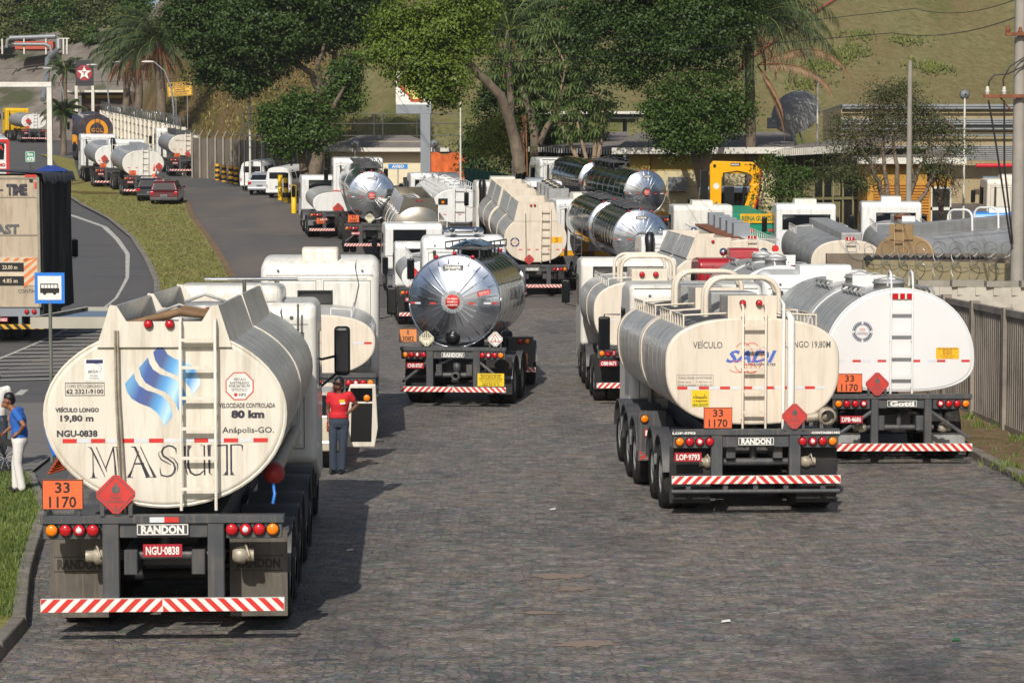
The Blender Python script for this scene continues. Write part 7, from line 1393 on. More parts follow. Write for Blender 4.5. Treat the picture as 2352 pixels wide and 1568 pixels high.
def tree(name,label,px_,d,limbs,blobs,lm,dens=26,size=.24,asp=.55,bm=bark,cat='tree',group=None,thick=1.0,depth=.7,base=None,twigs=0,tw2=0):
    """limbs: lists of (photo x, photo y, metres behind, radius); blobs: (photo x, photo y, metres behind, radius in px)"""
    x0=X(px_,d); z0=base if base is not None else ter(x0,d); t=empty(name,(x0,d,z0),label,cat,group); o=t.location
    g=MB()
    for lb in limbs:
        pts=[P(a,b,d+c)-o for a,b,c,r in lb]; out=[];rr=[]
        for i in range(len(pts)-1):
            for k in range(4): q=k/4; out.append(pts[i].lerp(pts[i+1],q)+Vector((rnd.uniform(-.06,.06),rnd.uniform(-.06,.06),0))); rr.append((lb[i][3]*(1-q)+lb[i+1][3]*q)*thick)
        out.append(pts[-1]); rr.append(lb[-1][3]*thick); g.tube(out,rr,8)
    B=[]
    for a,b,c,r in blobs:
        p=P(a,b,d+c)-o; w_=r/F*(d+c); B.append((p.x,p.y,p.z,w_,w_*depth,w_*.82))
    for i in range(twigs):
        b=B[rnd.randrange(len(B))]; l=limbs[rnd.randrange(len(limbs))]; s=P(l[-1][0],l[-1][1],d+l[-1][2])-o; e=Vector((b[0]+rnd.uniform(-1,1)*b[3],b[1]+rnd.uniform(-1,1)*b[4],b[2]+rnd.uniform(-1,1)*b[5])); m_=s.lerp(e,.5)+Vector((rnd.uniform(-.3,.3),0,rnd.uniform(-.1,.4))); g.tube([s.lerp(m_,.15),m_,e],[.03*thick,.018,.006],4)
        for _ in range(tw2): f=m_.lerp(e,rnd.uniform(.2,.9)); g.tube([f,f+Vector((rnd.uniform(-.5,.5),rnd.uniform(-.4,.4),rnd.uniform(-.1,.5)))],[.009,.004],3)
    g.build('trunk',bm,t)
    C,Nn=crown_pts(B,dens); link('crown',leaves_mesh('crown',C,Nn,size*.74,asp,lm),t); return t
Ldark=leafmat('dark_foliage',(.04,.08,.015)); Lmid=leafmat('mid_foliage',(.05,.1,.016)); Lbr=leafmat('bright_foliage',(.105,.165,.02)); Lol=leafmat('olive_foliage',(.07,.11,.028)); Ldry=leafmat('dry_foliage',(.1,.125,.035)); Lpalm=leafmat('palm_frond',(.045,.075,.03),.3,.15); Ldead=leafmat('dead_frond',(.24,.155,.09),.35,.15); Lyel=leafmat('yellow_green_foliage',(.16,.2,.03)); Lhill=leafmat('hill_foliage',(.085,.105,.035)); Lgr=leafmat('grass_blade',(.15,.16,.06),.4,.2)
tree('broadleaf_tree','huge dark green tree with forked grey trunk left of centre',722,145,[[(720,402,0,.5),(732,350,0,.42),(755,290,0,.36),(768,262,0,.15)],[(732,350,0,.4),(742,290,0,.34),(738,225,0,.28),(715,170,0,.22),(668,132,0,.13)],[(744,262,0,.34),(748,200,0,.26),(765,150,1,.2),(772,90,1,.14)],[(742,230,0,.26),(760,190,0,.2),(790,150,0,.16),(815,110,0,.1)],[(738,225,0,.24),(730,150,-1,.16),(745,100,-1,.1)]],
 [(480,60,0,85),(560,50,-2,95),(650,40,-2,95),(740,30,0,90),(815,50,1,70),(500,140,0,70),(565,150,0,75),(640,110,-1,65),(455,10,1,80),(560,-30,0,90),(700,-40,0,100),(810,-30,0,90),(700,90,2,60),(560,190,0,38),(860,30,1,60)],Ldark,24,.3,twigs=16,group='big trees in front of the hill')
tree('broadleaf_tree','round green tree mass hanging low in front of the forked trunk above the vans',680,134,[[(700,395,0,.3),(690,340,0,.2),(670,300,0,.1)],[(760,262,0,.15),(790,200,0,.1)]],[(665,285,-1,62),(640,325,-1,42),(715,305,-1,52),(690,240,-1,45),(735,265,0,35),(625,270,0,35),(790,175,1,38),(805,150,1,32),(775,215,1,34),(800,235,1,22)],Lmid,30,.26,group='big trees in front of the hill')
tree('broadleaf_tree','bright yellow green tree in front of the scallop sign',1000,111,[[(1195,395,2,.35),(1185,320,2,.3),(1150,220,1,.25),(1080,150,0,.18),(1020,110,0,.1)]],[(930,85,0,70),(1000,70,0,75),(885,115,0,42),(960,150,-1,65),(1025,165,-1,58),(1060,95,0,60),(1005,208,-1,32),(972,184,-1,28),(948,182,-1,22),(992,200,-1,26),(905,40,0,55),(1050,20,1,70),(1100,40,2,60),(1030,228,0,18)],Lbr,26,.24,twigs=10,group='big trees in front of the hill')
tree('broadleaf_tree','very dark broad tree with pale double trunk behind the yellow crane, right of centre',1612,117,[[(1620,440,0,.42),(1606,380,0,.36),(1596,335,0,.3),(1570,270,0,.2),(1530,180,0,.12)],[(1614,400,0,.36),(1626,340,0,.3),(1640,260,0,.2),(1650,160,0,.12)]],
 [(1430,60,0,75),(1510,40,0,85),(1600,45,-1,85),(1680,60,0,60),(1480,130,0,70),(1560,110,-1,70),(1400,150,0,42),(1440,185,0,30),(1650,130,0,60),(1430,-10,0,80),(1560,-40,0,90),(1360,30,1,60),(1690,0,0,70)],Ldark,26,.24,bm=bark2,twigs=14,group='big trees in front of the hill')
tree('broadleaf_tree','rounded green lower crown directly above the pale double trunk',1600,114.5,[[(1600,340,0,.15),(1590,270,0,.1)]],[(1590,215,0,60),(1530,245,0,55),(1655,225,0,55),(1600,285,0,60),(1535,305,0,42),(1660,290,0,45),(1500,270,0,35),(1695,250,0,35),(1600,320,0,45),(1545,335,0,20)],Lmid,32,.22,group='big trees in front of the hill')
tree('broadleaf_tree','dark tree behind the umbrella-leaved ones, in the middle of the picture',1210,130,[[(1230,390,0,.3),(1228,300,0,.25),(1200,200,0,.2)],[(1240,330,0,.2),(1300,200,0,.12)]],[(1150,60,2,80),(1250,50,3,85),(1330,90,2,70),(1180,180,2,65),(1260,200,2,60),(1130,230,2,40),(1230,270,1,50),(1330,190,2,55),(1190,260,1,40),(1100,0,3,70),(1370,250,2,35)],Ldark,20,.28,twigs=8,group='big trees in front of the hill')
for lb,px_,bl in (('dark undergrowth behind the green hoarding','1110',[(1095,330,0,38),(1130,290,0,40),(1170,300,1,45),(1210,330,0,45),(1100,375,0,35),(1180,370,0,40)]),('dark undergrowth at the foot of the umbrella-leaved trees','1320',[(1250,330,0,45),(1290,320,0,45),(1335,330,0,42),(1380,350,0,40),(1270,375,0,35),(1340,380,0,35),(1410,370,0,30)])):
    tree('shrub',lb,int(px_),134,[[(int(px_),400,0,.15),(int(px_)+10,330,0,.06)]],bl,Ldark,20,.3,cat='shrub')  # added leaf masses that darken the gap where tree shade falls
def umbrella_tree(label,px_,d,limbs,heads,lm):
    x0=X(px_,d); t=empty('umbrella_tree',(x0,d,ter(x0,d)),label,'tree','umbrella-leaved trees'); o=t.location; g=MB()
    for lb in limbs: g.tube([P(a,b,d+c)-o for a,b,c,r in lb],[q[3] for q in lb],7)
    g.build('trunk',bark2,t); V=[]
    for (a,b,c,r) in heads:
        cen=P(a,b,d+c)-o; w_=r/F*d
        for k in range(int(9+w_*w_*12)):
            u=Vector((rnd.gauss(0,1),rnd.gauss(0,.8),rnd.gauss(0,.8))).normalized()*w_*rnd.uniform(.5,1.05); p=cen+u; n_=9; rl=rnd.uniform(.35,.52); ax=Vector((u.x*.4,u.y*.4-.25,1)).normalized(); s1=ax.cross(Vector((0,1,0))).normalized(); s2=ax.cross(s1)
            for j in range(n_):
                th=2*math.pi*j/n_+rnd.uniform(-.15,.15); dr=s1*math.cos(th)+s2*math.sin(th); sd_=dr.cross(ax)*.055; e=p+dr*rl*.62-ax*rl*.18; f=p+dr*rl*.9-ax*rl*.7; V.append([p-sd_*.3,e-sd_,f,e+sd_])
    link('crown',quads('crown',np.array([[tuple(q) for q in v] for v in V]),lm),t)
umbrella_tree('tree with drooping finger-like leaves in the middle, on thin pale stems',1320,122,[[(1335,385,0,.14),(1310,330,0,.12),(1290,290,0,.1),(1270,200,0,.07)],[(1352,385,0,.12),(1335,320,0,.1),(1325,280,0,.08)],[(1362,385,0,.14),(1372,290,0,.12),(1378,230,0,.09),(1340,190,0,.06)],[(1370,385,0,.12),(1385,300,0,.1),(1392,240,0,.07)],[(1290,290,0,.09),(1250,230,0,.06),(1210,190,0,.05)],[(1280,240,0,.07),(1300,150,0,.06),(1260,70,0,.05)]],
 [(1245,50,0,42),(1290,75,0,38),(1150,115,0,40),(1190,140,0,45),(1240,165,0,48),(1290,170,0,40),(1140,175,0,30),(1200,195,0,38),(1260,225,0,38),(1300,260,0,36),(1340,250,0,36),(1380,230,0,30),(1300,300,0,32),(1345,300,0,32),(1375,280,0,28),(1250,110,0,40),(1330,200,0,34),(1215,80,0,34)],Lol)
tree('shrub','yellow green rounded shrub above the green hoarding',1150,120,[[(1190,395,0,.3),(1195,340,0,.24),(1200,300,0,.2)]],[(1140,310,0,42),(1115,340,0,30),(1165,345,0,34),(1150,285,0,26)],Lyel,40,.17,cat='shrub')
tree('slender_tree','small airy green tree right of the yellow crane',1790,104,[[(1745,470,0,.06),(1760,420,0,.04),(1770,390,0,.02)],[(1800,470,0,.06),(1790,410,0,.04)]],[(1785,400,0,42),(1760,430,0,34),(1815,425,0,36),(1785,380,0,26),(1800,455,0,40),(1830,460,0,30),(1850,400,0,18)],Lmid,14,.18,twigs=22,depth=.6)
Lbt=leafmat('grey_green_foliage',(.07,.09,.03))
tree('bare_tree','sparse half bare tree with many thin stems behind the slim concrete pole',2055,101,[[(2040,500,0,.16),(2020,420,0,.13),(1990,360,0,.08),(1960,310,0,.04)],[(2045,500,0,.16),(2035,420,0,.12),(2025,350,0,.09),(2030,280,0,.05),(2025,220,0,.03)],[(2060,500,0,.16),(2062,400,0,.12),(2050,330,0,.08),(2070,260,0,.04)],[(2075,500,0,.15),(2100,420,0,.12),(2130,350,0,.07),(2150,280,0,.04)],[(2085,500,0,.14),(2125,440,0,.1),(2160,370,0,.06),(2200,300,0,.03)],[(2100,420,0,.08),(2090,350,0,.06),(2110,280,0,.03)]],
 [(1950,290,0,45),(1930,350,0,40),(1985,340,0,45),(2010,270,0,45),(2060,250,0,45),(2110,270,0,45),(2160,290,0,45),(2190,330,0,35),(2090,320,0,45),(1945,400,0,40),(1990,420,0,32),(2020,205,0,30),(2150,390,0,35),(2070,205,0,20)],Lbt,26,.14,twigs=100,tw2=5,thick=.9,depth=.8)
tree('bare_tree','leafless brown bush tree in front of the white framed window',2165,104,[[(2160,500,0,.09),(2155,440,0,.06),(2150,390,0,.03)],[(2160,500,0,.08),(2172,430,0,.05),(2185,380,0,.03)],[(2160,470,0,.06),(2140,430,0,.04),(2130,400,0,.02)]],[(2150,400,0,30),(2170,380,0,30),(2190,420,0,25),(2145,440,0,25),(2180,450,0,22)],Ldry,1.2,.1,twigs=60,tw2=4,bm=barkd)
def hill_trees():
    L_=('at the picture edge','above the silver pipes','over the road cutting','left of the palm crown','just left of the palm','behind the palm top','topmost in the corner','topmost above the pipes','topmost near the palm','over the red shed','second from the corner','highest in the middle','left of the shed','beside the white posts')
    for i,(a,b,d,r,k) in enumerate([(5,50,272,44,2),(75,48,270,42,1),(140,40,270,50,1),(205,35,272,50,0),(262,48,268,42,2),(315,20,272,50,1),(25,0,285,58,0),(110,-5,285,60,2),(235,-8,285,60,0),(170,72,264,24,2),(45,62,266,26,0),(180,0,290,60,1),(0,82,262,22,2),(210,78,262,22,1)]):
        tree('hillside_tree',('olive','mid green','dusty brown green')[k]+' tree on the upper left ridge, '+L_[i],a,d,[[(a,b+r*1.1,0,.25),(a,b,0,.12)]],[(a,b,0,r*.75),(a+r*.6,b+r*.2,2,r*.5),(a-r*.6,b+r*.22,1,r*.5),(a,b-r*.4,0,r*.5),(a+r*.2,b+r*.55,-1,r*.4),(a-r*.3,b+r*.6,-1,r*.35)],(Lhill,Lmid,Ldry)[k],9,.5,group='trees on the upper left ridge',base=P(a,b+r*1.2,d).z)
hill_trees()
def frond(p0,az,el,L_,droop,n=34,w_=.5,V=None,R_=None,dead=False,lw=.045):
    pts=[];p=Vector(p0); e=el; 
    for i in range(9):
        pts.append(p.copy()); st=L_/8; p=p+Vector((math.cos(az)*math.cos(e),math.sin(az)*math.cos(e),math.sin(e)))*st; e-=droop/8*(.4+i*.17)
    R_.append(pts)
    for i in range(n):
        q=.12+.88*i/n; k=q*7.99; a=int(k); c=pts[a].lerp(pts[a+1] if a<8 else pts[a],k-a); t=(pts[min(a+1,8)]-pts[a]).normalized(); sd_=t.cross(Vector((0,0,1))); sd_=sd_.normalized() if sd_.length>.05 else Vector((1,0,0)); ll=w_*(1-abs(q-.45)**2*1.6)*rnd.uniform(.8,1.15)
        for s in (-1,1):
            dr=(sd_*s*(.5 if not dead else .25)+t*.45+Vector((0,0,rnd.uniform(-.7,-.05) if not dead else -1.2))).normalized(); b=t*lw; m_=c+dr*ll*.55; e_=c+dr*ll+Vector((0,0,-ll*.35)); V.append([c-b,m_-b*.8,e_,m_+b*.8])
def palm(label,px_,d,ybase,ytop,L_,nf,dead=8,tr=.25,bend=0,lm=None,seed=1,cut=None,crownel=(-.3,1.3),wl=.55):
    x0=X(px_,d); base=P(px_,ybase,d); t=empty('palm_tree',(x0,d,min(base.z,ter(x0,d)+.0) if base.z-ter(x0,d)<3 else base.z),label,'palm tree'); o=t.location; top=P(px_+bend,ytop,d)-o; b0=Vector((0,0,-.5)); g=MB(); pts=[b0.lerp(top,i/10)+Vector((.1*math.sin(i*.5),0,0)) for i in range(11)]; g.tube(pts,[tr*(1.15-.03*i+.05*(i%2)) for i in range(11)],9); g.build('trunk',bark,t)
    V=[];Rr=[]
    for i in range(nf): az=i*2.39996+seed; el=crownel[0]+(crownel[1]-crownel[0])*(i/nf)**.8; frond(top,az,el,L_*rnd.uniform(.85,1.1),rnd.uniform(1.3,2.1),n=52,w_=wl,V=V,R_=Rr,lw=.05 if d>150 else .035)
    link('crown',quads('crown',np.array([[tuple(q) for q in v] for v in V]),lm or Lpalm),t); g=MB(); [g.tube(q,[.05-.005*i for i in range(9)],4) for q in Rr]; g.build('frond_rib',mat('frond_rib','#6f7a3c',.6),t)
    if dead:
        V=[];Rr=[]
        for i in range(dead): frond(top-Vector((0,0,.3)),i*2.4+seed*2,-.5-rnd.uniform(0,.6),L_*rnd.uniform(.45,.75),.9,n=26,w_=wl*.8,V=V,R_=Rr,dead=True)
        link('dead_frond_skirt',quads('dead_frond_skirt',np.array([[tuple(q) for q in v] for v in V]),Ldead),t); g=MB(); [g.tube(q,[.04]*9,4) for q in Rr]; g.build('dead_rib',rusty,t)
    return t
palm('tall palm with the widest crown behind the white lattice wall, left',371,188,262,95,5.0,46,18,.38,-8,seed=1,wl=.7)
palm('palm with hanging orange dead skirt just left of the tallest one',318,198,245,110,4.2,32,20,.33,0,seed=2,wl=.65); palm('second skirted palm standing behind the street lamps',290,205,245,125,4.0,28,20,.3,0,seed=3.3,wl=.65)
palm('small palm behind the star sign posts',150,232,235,160,2.6,16,2,.18,0,seed=4,wl=.4); palm('short fan palm at the roadside left of the dark purple tanker',145,200,320,262,2.4,22,0,.25,0,seed=5,crownel=(-.1,1.4),wl=.4)
palm('tall feather palm between the dark trees and the satellite dish',1718,121,400,45,5.6,60,4,.28,8,seed=6.1,wl=.95)
palm('palm crown hidden among the trees in the middle',1170,127,330,70,3.6,16,3,.2,0,seed=2.2)
t=empty('dead_palm_frond',P(1740,150,119),'long dry brown palm fronds drooping in front of the satellite dish','palm frond'); V=[];Rr=[]
for (az,el,L_,dr) in ((0.05,.5,5.6,1.9),(-.05,.1,4.6,1.5),(-.1,-.9,3.0,.6),(.2,-1.0,4.2,.6)): frond((0,0,0),az,el,L_,dr,n=60,w_=.42,V=V,R_=Rr,dead=True)
link('frond_leaf',quads('frond_leaf',np.array([[tuple(q) for q in v] for v in V]),Ldead),t); g=MB(); [g.tube(q,[.05-.004*i for i in range(9)],4) for q in Rr]; g.build('frond_rib',rusty,t)
t=empty('dead_palm_frond',P(1203,265,119),'dry reddish frond hanging down beside the yellow green shrub','palm frond'); V=[];Rr=[]
for k in range(5): frond((.05*k-.1,0,0),k*1.3,-1.48,2.4+.2*k,.1,n=60,w_=.32,V=V,R_=Rr,dead=True)
link('frond_leaf',quads('frond_leaf',np.array([[tuple(q) for q in v] for v in V]),Ldead),t); g=MB(); [g.tube(q,.03,4) for q in Rr]; g.build('frond_rib',rusty,t)
# ground cover
def grass(name,n,area,h,lm,wd=.02,label='short grass'):
    V=[]; k=0
    while k<n:
        x,y=area(); z=ter(x,y)+(.13 if y<60 else .1)
        for j in range(4):
            a=rnd.uniform(0,6.28); hh=h*rnd.uniform(.4,1.3); dx=math.cos(a)*wd; dy=math.sin(a)*wd; lx=rnd.uniform(-.5,.5)*hh; ly=rnd.uniform(-.5,.5)*hh; V.append([(x-dx,y-dy,z-.01),(x+dx,y+dy,z-.01),(x+lx+dx*.4,y+ly,z+hh),(x+lx-dx*.4,y+ly,z+hh*.95)])
            x+=rnd.uniform(-.08,.08); y+=rnd.uniform(-.08,.08)
        k+=1
    o=link(name,quads(name,np.array(V),lm)); o['kind']='stuff'; return o
Lg2=leafmat('green_blade',(.11,.17,.035),.5,.2); Lgv=leafmat('verge_blade',(.1,.15,.04),.5,.2)
def a1():
    y=rnd.uniform(24,37.6); return (vR(y)-rnd.uniform(0,1)**1.3*3.2,y)
grass('verge_grass',8500,a1,.065,Lgv,.01)
def a2():
    y=70+rnd.uniform(0,1)**1.2*72; a,b=mL(y),mR(y)-.1; return (rnd.uniform(a,b),y)
grass('median_grass',7000,a2,.06,Lgr,.03)
def a3():
    y=rnd.uniform(36,52); return (8.75+abs(rnd.gauss(0,.5)),y)
grass('pavement_weeds',160,a3,.07,Lgv,.012)
def a4():
    while 1:
        c=rnd.choice([(8.45,36.6),(8.5,38.5),(9.6,45.5),(9.8,43),(9.7,47.5)]); return (c[0]+rnd.gauss(0,.14),c[1]+rnd.gauss(0,.3))
grass('weed_tufts',130,a4,.12,Lg2,.012)
def a5():
    while 1:
        x=rnd.uniform(-42,-11); y=rnd.uniform(152,215)
        if hill(x,y)>.2: return (x,y)
grass('embankment_grass',8000,a5,.25,leafmat('dry_blade',(.17,.15,.055),.5,.2),.07)
Lhw=leafmat('weed_blade',(.14,.17,.05),.4,.2)
def hillpt(x,y):
    for d in np.arange(150,230,.25):
        p=P(x,y,float(d))
        if p.z<=ter(p.x,p.y): return p
    return P(x,y,200)
HP=[hillpt(*q) for q in ((1890,160),(1905,150),(1925,140),(1945,128),(1958,119),(1976,86),(2128,157),(2150,165),(2085,100),(1850,200),(1870,190))]
def a6():
    p=HP[rnd.randrange(len(HP))]; return (p.x+rnd.gauss(0,.7),p.y+rnd.gauss(0,.35))
grass('hillside_weed_patches',900,a6,.2,Lhw,.05)
t=empty('red_hill_pipe',hillpt(1810,80),'thin red pipe running diagonally up the grassy hill behind the palm','pipe'); g=MB(); g.tube([hillpt(*q)-t.location+Vector((0,0,.3)) for q in ((1935,-4),(1880,32),(1790,95),(1715,150),(1680,190))],.06,6); g.build('pipe_run',mat('dull_red_pipe','#9c3a3c'),t)
# ---------------------------------------------------------------- people
def remesh(mb,name,m,parent,vox=.012,it=3):
    o=mb.build(name,m,parent); md=o.modifiers.new('remesh','REMESH'); md.mode='VOXEL'; md.voxel_size=vox; md.use_smooth_shade=True
    sm=o.modifiers.new('smooth','SMOOTH'); sm.iterations=it; sm.factor=.5; return o
def cap_(g,a,ra,b,rb,n=10):
    a=Vector(a);b=Vector(b); g.tube([a,a.lerp(b,.5),b],[ra,(ra+rb)/2,rb],n); g.ell(tuple(a),(ra,ra,ra),n,6); g.ell(tuple(b),(rb,rb,rb),n,6)
def loft(g,secs,sd,n=18):
    """closed body section by section: (centre, half width, half depth)"""
    sd=Vector(sd).normalized(); vs=[]
    for i,(c,rx,ry) in enumerate(secs):
        c=Vector(c); t=(Vector(secs[min(i+1,len(secs)-1)][0])-Vector(secs[max(i-1,0)][0])).normalized(); fr=t.cross(sd).normalized()
        for j in range(n): a_=2*math.pi*j/n; vs.append(c+sd*math.cos(a_)*rx+fr*math.sin(a_)*ry)
    g.add(vs,[(i*n+j,i*n+(j+1)%n,(i+1)*n+(j+1)%n,(i+1)*n+j) for i in range(len(secs)-1) for j in range(n)]+[tuple(range(n))[::-1],tuple(range((len(secs)-1)*n,len(secs)*n))],None,True)
def person(label,loc,rz,J,skinm,shirtm,pantm,hairm,shoem,longhair=False,glasses=False,cap=None,sleeve=.5,female=False,patch=False,side=(1,0,0),belly=0):
    t=empty('person',loc,label,'person',None,rz); g_=lambda k:Vector(J[k]); sd=Vector(side).normalized(); up=Vector((0,0,1))
    fd=g_('face').normalized(); hs=fd.cross(up).normalized(); hd=g_('head'); pel,che,nec=g_('pelvis'),g_('chest'),g_('neck')
    tf=sd.cross(up)*-1
    if tf.dot(fd)<0: tf=-tf
    B=MB()
    loft(B,[(pel-up*.06,.13,.1),(pel+up*.05,.14,.1),(pel.lerp(che,.5),.12,.09),(che,.145,.105),(che.lerp(nec,.6),.15,.09),(nec-up*.03,.06,.055)],sd)
    cap_(B,nec-up*.06,.052,hd-up*.05,.05)
    B.ell(tuple(hd+up*.02-fd*.012),(.078,.09,.098),14,10); B.ell(tuple(hd+fd*.03-up*.045),(.055,.058,.06),12,8)
    B.ell(tuple(hd+fd*.098-up*.012),(.013,.016,.022),8,6); B.ell(tuple(hd+fd*.09-up*.05),(.024,.012,.012),8,6)
    for s in (-1,1): B.ell(tuple(hd+hs*s*.08+up*.0),(.012,.016,.028),8,6)
    for s in 'LR':
        cap_(B,g_('sh'+s),.05,g_('el'+s),.037); cap_(B,g_('el'+s),.037,g_('wr'+s),.024); cap_(B,g_('hip'+s),.085,g_('kn'+s),.055); cap_(B,g_('kn'+s),.055,g_('an'+s),.036)
        dv=(g_('wr'+s)-g_('el'+s)).normalized() if 'hd'+s not in J else g_('hd'+s).normalized(); w=g_('wr'+s); q=dv.cross(tf).normalized(); nn=dv.cross(q)
        p=w+dv*.045; cap_(B,w,.022,p+dv*.02,.03)
        for i,(off,l) in enumerate(((-.03,.055),(-.01,.066),(.01,.062),(.03,.048))): a=p+dv*.035+q*off; b=a+dv*l*.55+nn*.008; c=b+dv*l*.4+nn*.022; cap_(B,a,.0105,b,.0095,6); cap_(B,b,.0095,c,.008,6)
        a=p-q*.03; b=a-q*.022+dv*.03; cap_(B,a,.012,b,.011,6); cap_(B,b,.011,b+dv*.025,.009,6)
    remesh(B,'body',skinm,t,.0085,2)
    q=MB()
    for s in (-1,1): q.ell(tuple(hd+fd*.083+hs*s*.03+up*.02),(.012,.012,.008),8,5,k=0)
    q.ell(tuple(hd+fd*.094-up*.05),(.024,.012,.008),8,5,k=1); q.build('face_features',[inkb,mat('lip','#6b3a34',.5)],t)
    if glasses:
        q=MB(); pts_=[hd+hs*a*.078+fd*(.108-.04*abs(a)**2)+up*.022 for a in (-1,-.5,0,.5,1)]
        vs=[tuple(p+up*h) for p in pts_ for h in (-.02,.018)]; q.add(vs,[(2*i,2*i+2,2*i+3,2*i+1) for i in range(4)]); [q.tube([hd+hs*s*.078+fd*.068+up*.025,hd+hs*s*.088+up*.02],.005,4) for s in (-1,1)]; q.build('sunglasses',mirror_m,t)
    H=MB(); H.ell(tuple(hd+up*.045-fd*.025),(.09,.095,.088),14,10); H.ell(tuple(hd-fd*.05+up*.0),(.078,.07,.09),12,8)
    if longhair: H.ell(tuple(hd-fd*.045-up*.07+hs*.03),(.08,.06,.09),12,8); H.ell(tuple(hd-fd*.03-up*.11+hs*.055),(.045,.045,.075),10,7); H.ell(tuple(hd-fd*.03-up*.09-hs*.055),(.035,.045,.06),10,7)
    remesh(H,'hair',hairm if not cap else cap,t,.01,3)
    S=MB(); e=.014; f_=1 if female else 0
    loft(S,[(pel+up*(.03 if female else -.02),.165+.012*f_+belly,.125+.02*f_+belly),(pel+up*.1,.16+.01*f_+belly,.125+.02*f_+belly),(pel.lerp(che,.55),.15,.118+.012*f_+belly),(che+tf*.012*f_,.168,.128+.018*f_),(che.lerp(nec,.45),.17,.115),(che.lerp(nec,.75),.13,.08),(nec-up*.035,.062,.06)],sd)
    for s in 'LR': cap_(S,g_('sh'+s),.062,g_('sh'+s).lerp(g_('el'+s),sleeve),.058); cap_(S,che.lerp(nec,.5),.07,g_('sh'+s),.06)
    remesh(S,'shirt',shirtm,t,.012,3)
    T=MB(); loft(T,[(pel-up*.13,.16+.01*f_,.11),(pel-up*.05,.172+.012*f_,.13+.01*f_),(pel+up*.05,.155+.008*f_,.12+.01*f_)],sd)
    for s in 'LR': k_=g_('kn'+s); a=g_('an'+s); cap_(T,g_('hip'+s)-up*.02,.098,k_,.07); cap_(T,k_,.07,a+up*.0,.066 if not female else .07)
    remesh(T,'trousers',pantm,t,.013,3)
    for s in 'LR':
        dv=(g_('toe'+s)-g_('an'+s)); dv.z=0; dv=dv.normalized() if dv.length>.01 else Vector((0,-1,0)); a=g_('an'+s); a.z=.045; q=MB(); q.ell(tuple(a-dv*.02),(.042,.05,.042),8,6); q.ell(tuple(a+dv*.07),(.045,.06,.036),8,6); q.ell(tuple(a+dv*.13-up*.01),(.042,.05,.028),8,6); remesh(q,'shoe',shoem,t,.012,2)
    if patch:
        q=MB(); c=che+tf*.15+sd*.05; q.cbox(tuple(c+up*.06),(.09,.02,.045),0,Matrix.Rotation(-.12,3,'Y')); q.cbox(tuple(c+up*.025+sd*.01),(.09,.02,.035),1,Matrix.Rotation(-.12,3,'Y')); q.build('chest_badge',[yels,whitep],t)
    return t
sk1=mat('brown_skin','#6a4433',.55,0,.06,8); sk2=mat('tan_skin','#8a5a42',.55,0,.06,8)
d=38.4
person('woman in red shirt, jeans and sunglasses standing with one hand on her hip',(X(776,d),d,.035),0,
 dict(pelvis=(0,0,.93),chest=(.02,0,1.2),neck=(.015,0,1.42),head=(-.0,-.03,1.545),face=(-.45,-1,-.05),shR=(.185,0,1.36),shL=(-.15,.0,1.35),elR=(.31,.06,1.17),wrR=(.17,-.05,1.05),hdR=(-.8,-.3,-.35),elL=(-.19,.04,1.1),wrL=(-.17,-.03,.88),hipR=(.09,0,.88),hipL=(-.09,0,.88),knR=(.07,-.02,.47),knL=(-.1,-.02,.47),anR=(.05,.03,.08),anL=(-.1,.0,.08),toeR=(.03,-.12,.035),toeL=(-.13,-.14,.035)),
 sk1,mat('red_shirt','#c32029',.8,0,.06,6,bump=.01,bscale=7),mat('blue_jeans','#333d4a',.9,0,.15,6,(1,1,.4),bump=.008,bscale=10),mat('black_hair','#141112',.5),mirror_m,longhair=True,glasses=True,sleeve=.45,female=True,patch=True)
d=35.0
person('man in blue T-shirt and white trousers looking down at the motorcycle, left edge',(X(36,d),d,zp(d)+.14),0,
 dict(pelvis=(.02,0,.86),chest=(.0,0,1.13),neck=(-.06,0,1.34),head=(-.16,-.0,1.43),face=(-1,-.15,-.45),shR=(-.01,-.17,1.27),shL=(-.01,.17,1.27),elR=(.14,-.24,1.07),wrR=(.05,-.17,.95),hdR=(-.8,.2,-.3),elL=(-.12,.24,1.04),wrL=(-.25,.12,.92),hipR=(.02,-.085,.82),hipL=(.02,.085,.82),knR=(.0,-.09,.45),knL=(-.07,.1,.45),anR=(.06,-.08,.08),anL=(-.07,.1,.08),toeR=(-.08,-.1,.035),toeL=(-.2,.1,.035)),
 sk2,mat('blue_shirt','#2a5fb0',.85,0,.08,6,bump=.01,bscale=7),mat('white_trousers','#d8d5d0',.9,0,.05,6,(1,1,.4),bump=.012,bscale=8),mat('black_hair','#141112'),rubber,sleeve=.55,side=(0,1,0))
d=39
person('second man in white, mostly beyond the left edge, standing behind the motorcycle',(X(-14,d),d,zp(d)+.06),R(20),
 dict(pelvis=(0,0,.93),chest=(0,0,1.22),neck=(0,0,1.45),head=(0,-.02,1.58),face=(.4,-1,0),shR=(.19,0,1.38),shL=(-.19,0,1.38),elR=(.27,.05,1.12),wrR=(.22,-.1,.95),elL=(-.26,.05,1.12),wrL=(-.25,-.08,.9),hipR=(.1,0,.88),hipL=(-.1,0,.88),knR=(.11,-.02,.48),knL=(-.11,-.02,.48),anR=(.11,.03,.08),anL=(-.11,.03,.08),toeR=(.13,-.12,.035),toeL=(-.13,-.12,.035)),
 sk2,whitep,mat('blue_jeans','#3c4854'),mat('black_hair','#141112'),rubber,cap=whitep)
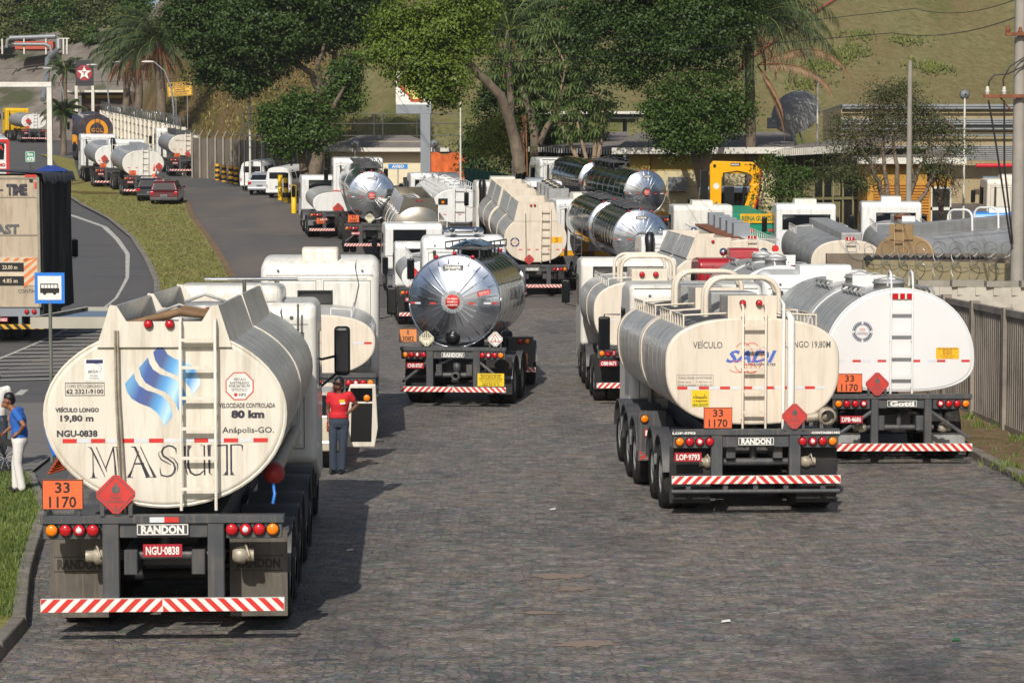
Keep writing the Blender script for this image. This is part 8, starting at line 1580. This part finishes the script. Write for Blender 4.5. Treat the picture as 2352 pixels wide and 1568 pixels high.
# open cab door of the truck ahead, in front of which the woman stands
t=car(X(672,38.9),38.9,'small cream car with its right door standing open, mostly hidden behind the nearest cab',-2,'#d9cfb8',False,.8,3.5,1.4,absx=True)
M=Matrix.Translation((1.22,1.75,.22))
g=MB(M); q=MB(M); pts=[(-.38,0),(.14,.0),(.2,.35),(.16,1.15),(-.3,1.15),(-.42,.8)]
g.prism(pts,0,.06); b=g.build('open_door',cream,t,bevel=.02); q.flat([(-.3,.1),(.08,.1),(.1,.8),(-.28,.8)],-.006); q.build('door_lining',mirror_m,b); q=MB(M); q.lathe([(.06,-.03),(.045,-.05),(.001,-.05)],(.0,0,.9),'y',14); q.build('door_lamp',ora_l,b); q=MB(M); q.rect(-.3,.1,.84,1.08,-.01); q.build('door_window',glass,b)
# litter on the cobbles
for i,(a,b_,s) in enumerate(((1672,1437,.055),(2207,1480,.05),(1270,1175,.05),(800,1270,.05))):
    d=4.47*F/(b_-490); g=MB(); g.add([(-s,-s*.6,0),(s,-s*.4,.01),(s*.8,s*.7,s*.4),(-s*.7,s*.5,s*.2)],[(0,1,2,3)]); o=g.build('paper_scrap',whitep if i!=1 else mat('green_ink2','#2a6a3a')); o.location=(X(a,d),d,.045); tag(o,('crumpled white scrap on the cobbles at lower right','tiny green scrap on the cobbles at the far lower right','white speck of paper in the middle of the cobbles','small white scrap near the shadow edge')[i],'litter')
# ---------------------------------------------------------------- thin summer haze over the whole place
hm=bpy.data.materials.new('haze_air'); hm.use_nodes=True; n_=hm.node_tree; n_.nodes.remove(n_.nodes['Principled BSDF']); pv=n_.nodes.new('ShaderNodeVolumePrincipled'); pv.inputs['Color'].default_value=(.86,.88,.9,1); pv.inputs['Density'].default_value=.00018; pv.inputs['Anisotropy'].default_value=.2; n_.links.new(pv.outputs[0],n_.nodes['Material Output'].inputs['Volume'])
zt=max(max(v.co.z for v in bpy.data.objects['terrain'].data.vertices),75)+4
g=MB(); g.box(-305,305,-85,805,-1.2,zt); o=g.build('haze',hm); o['kind']='stuff'
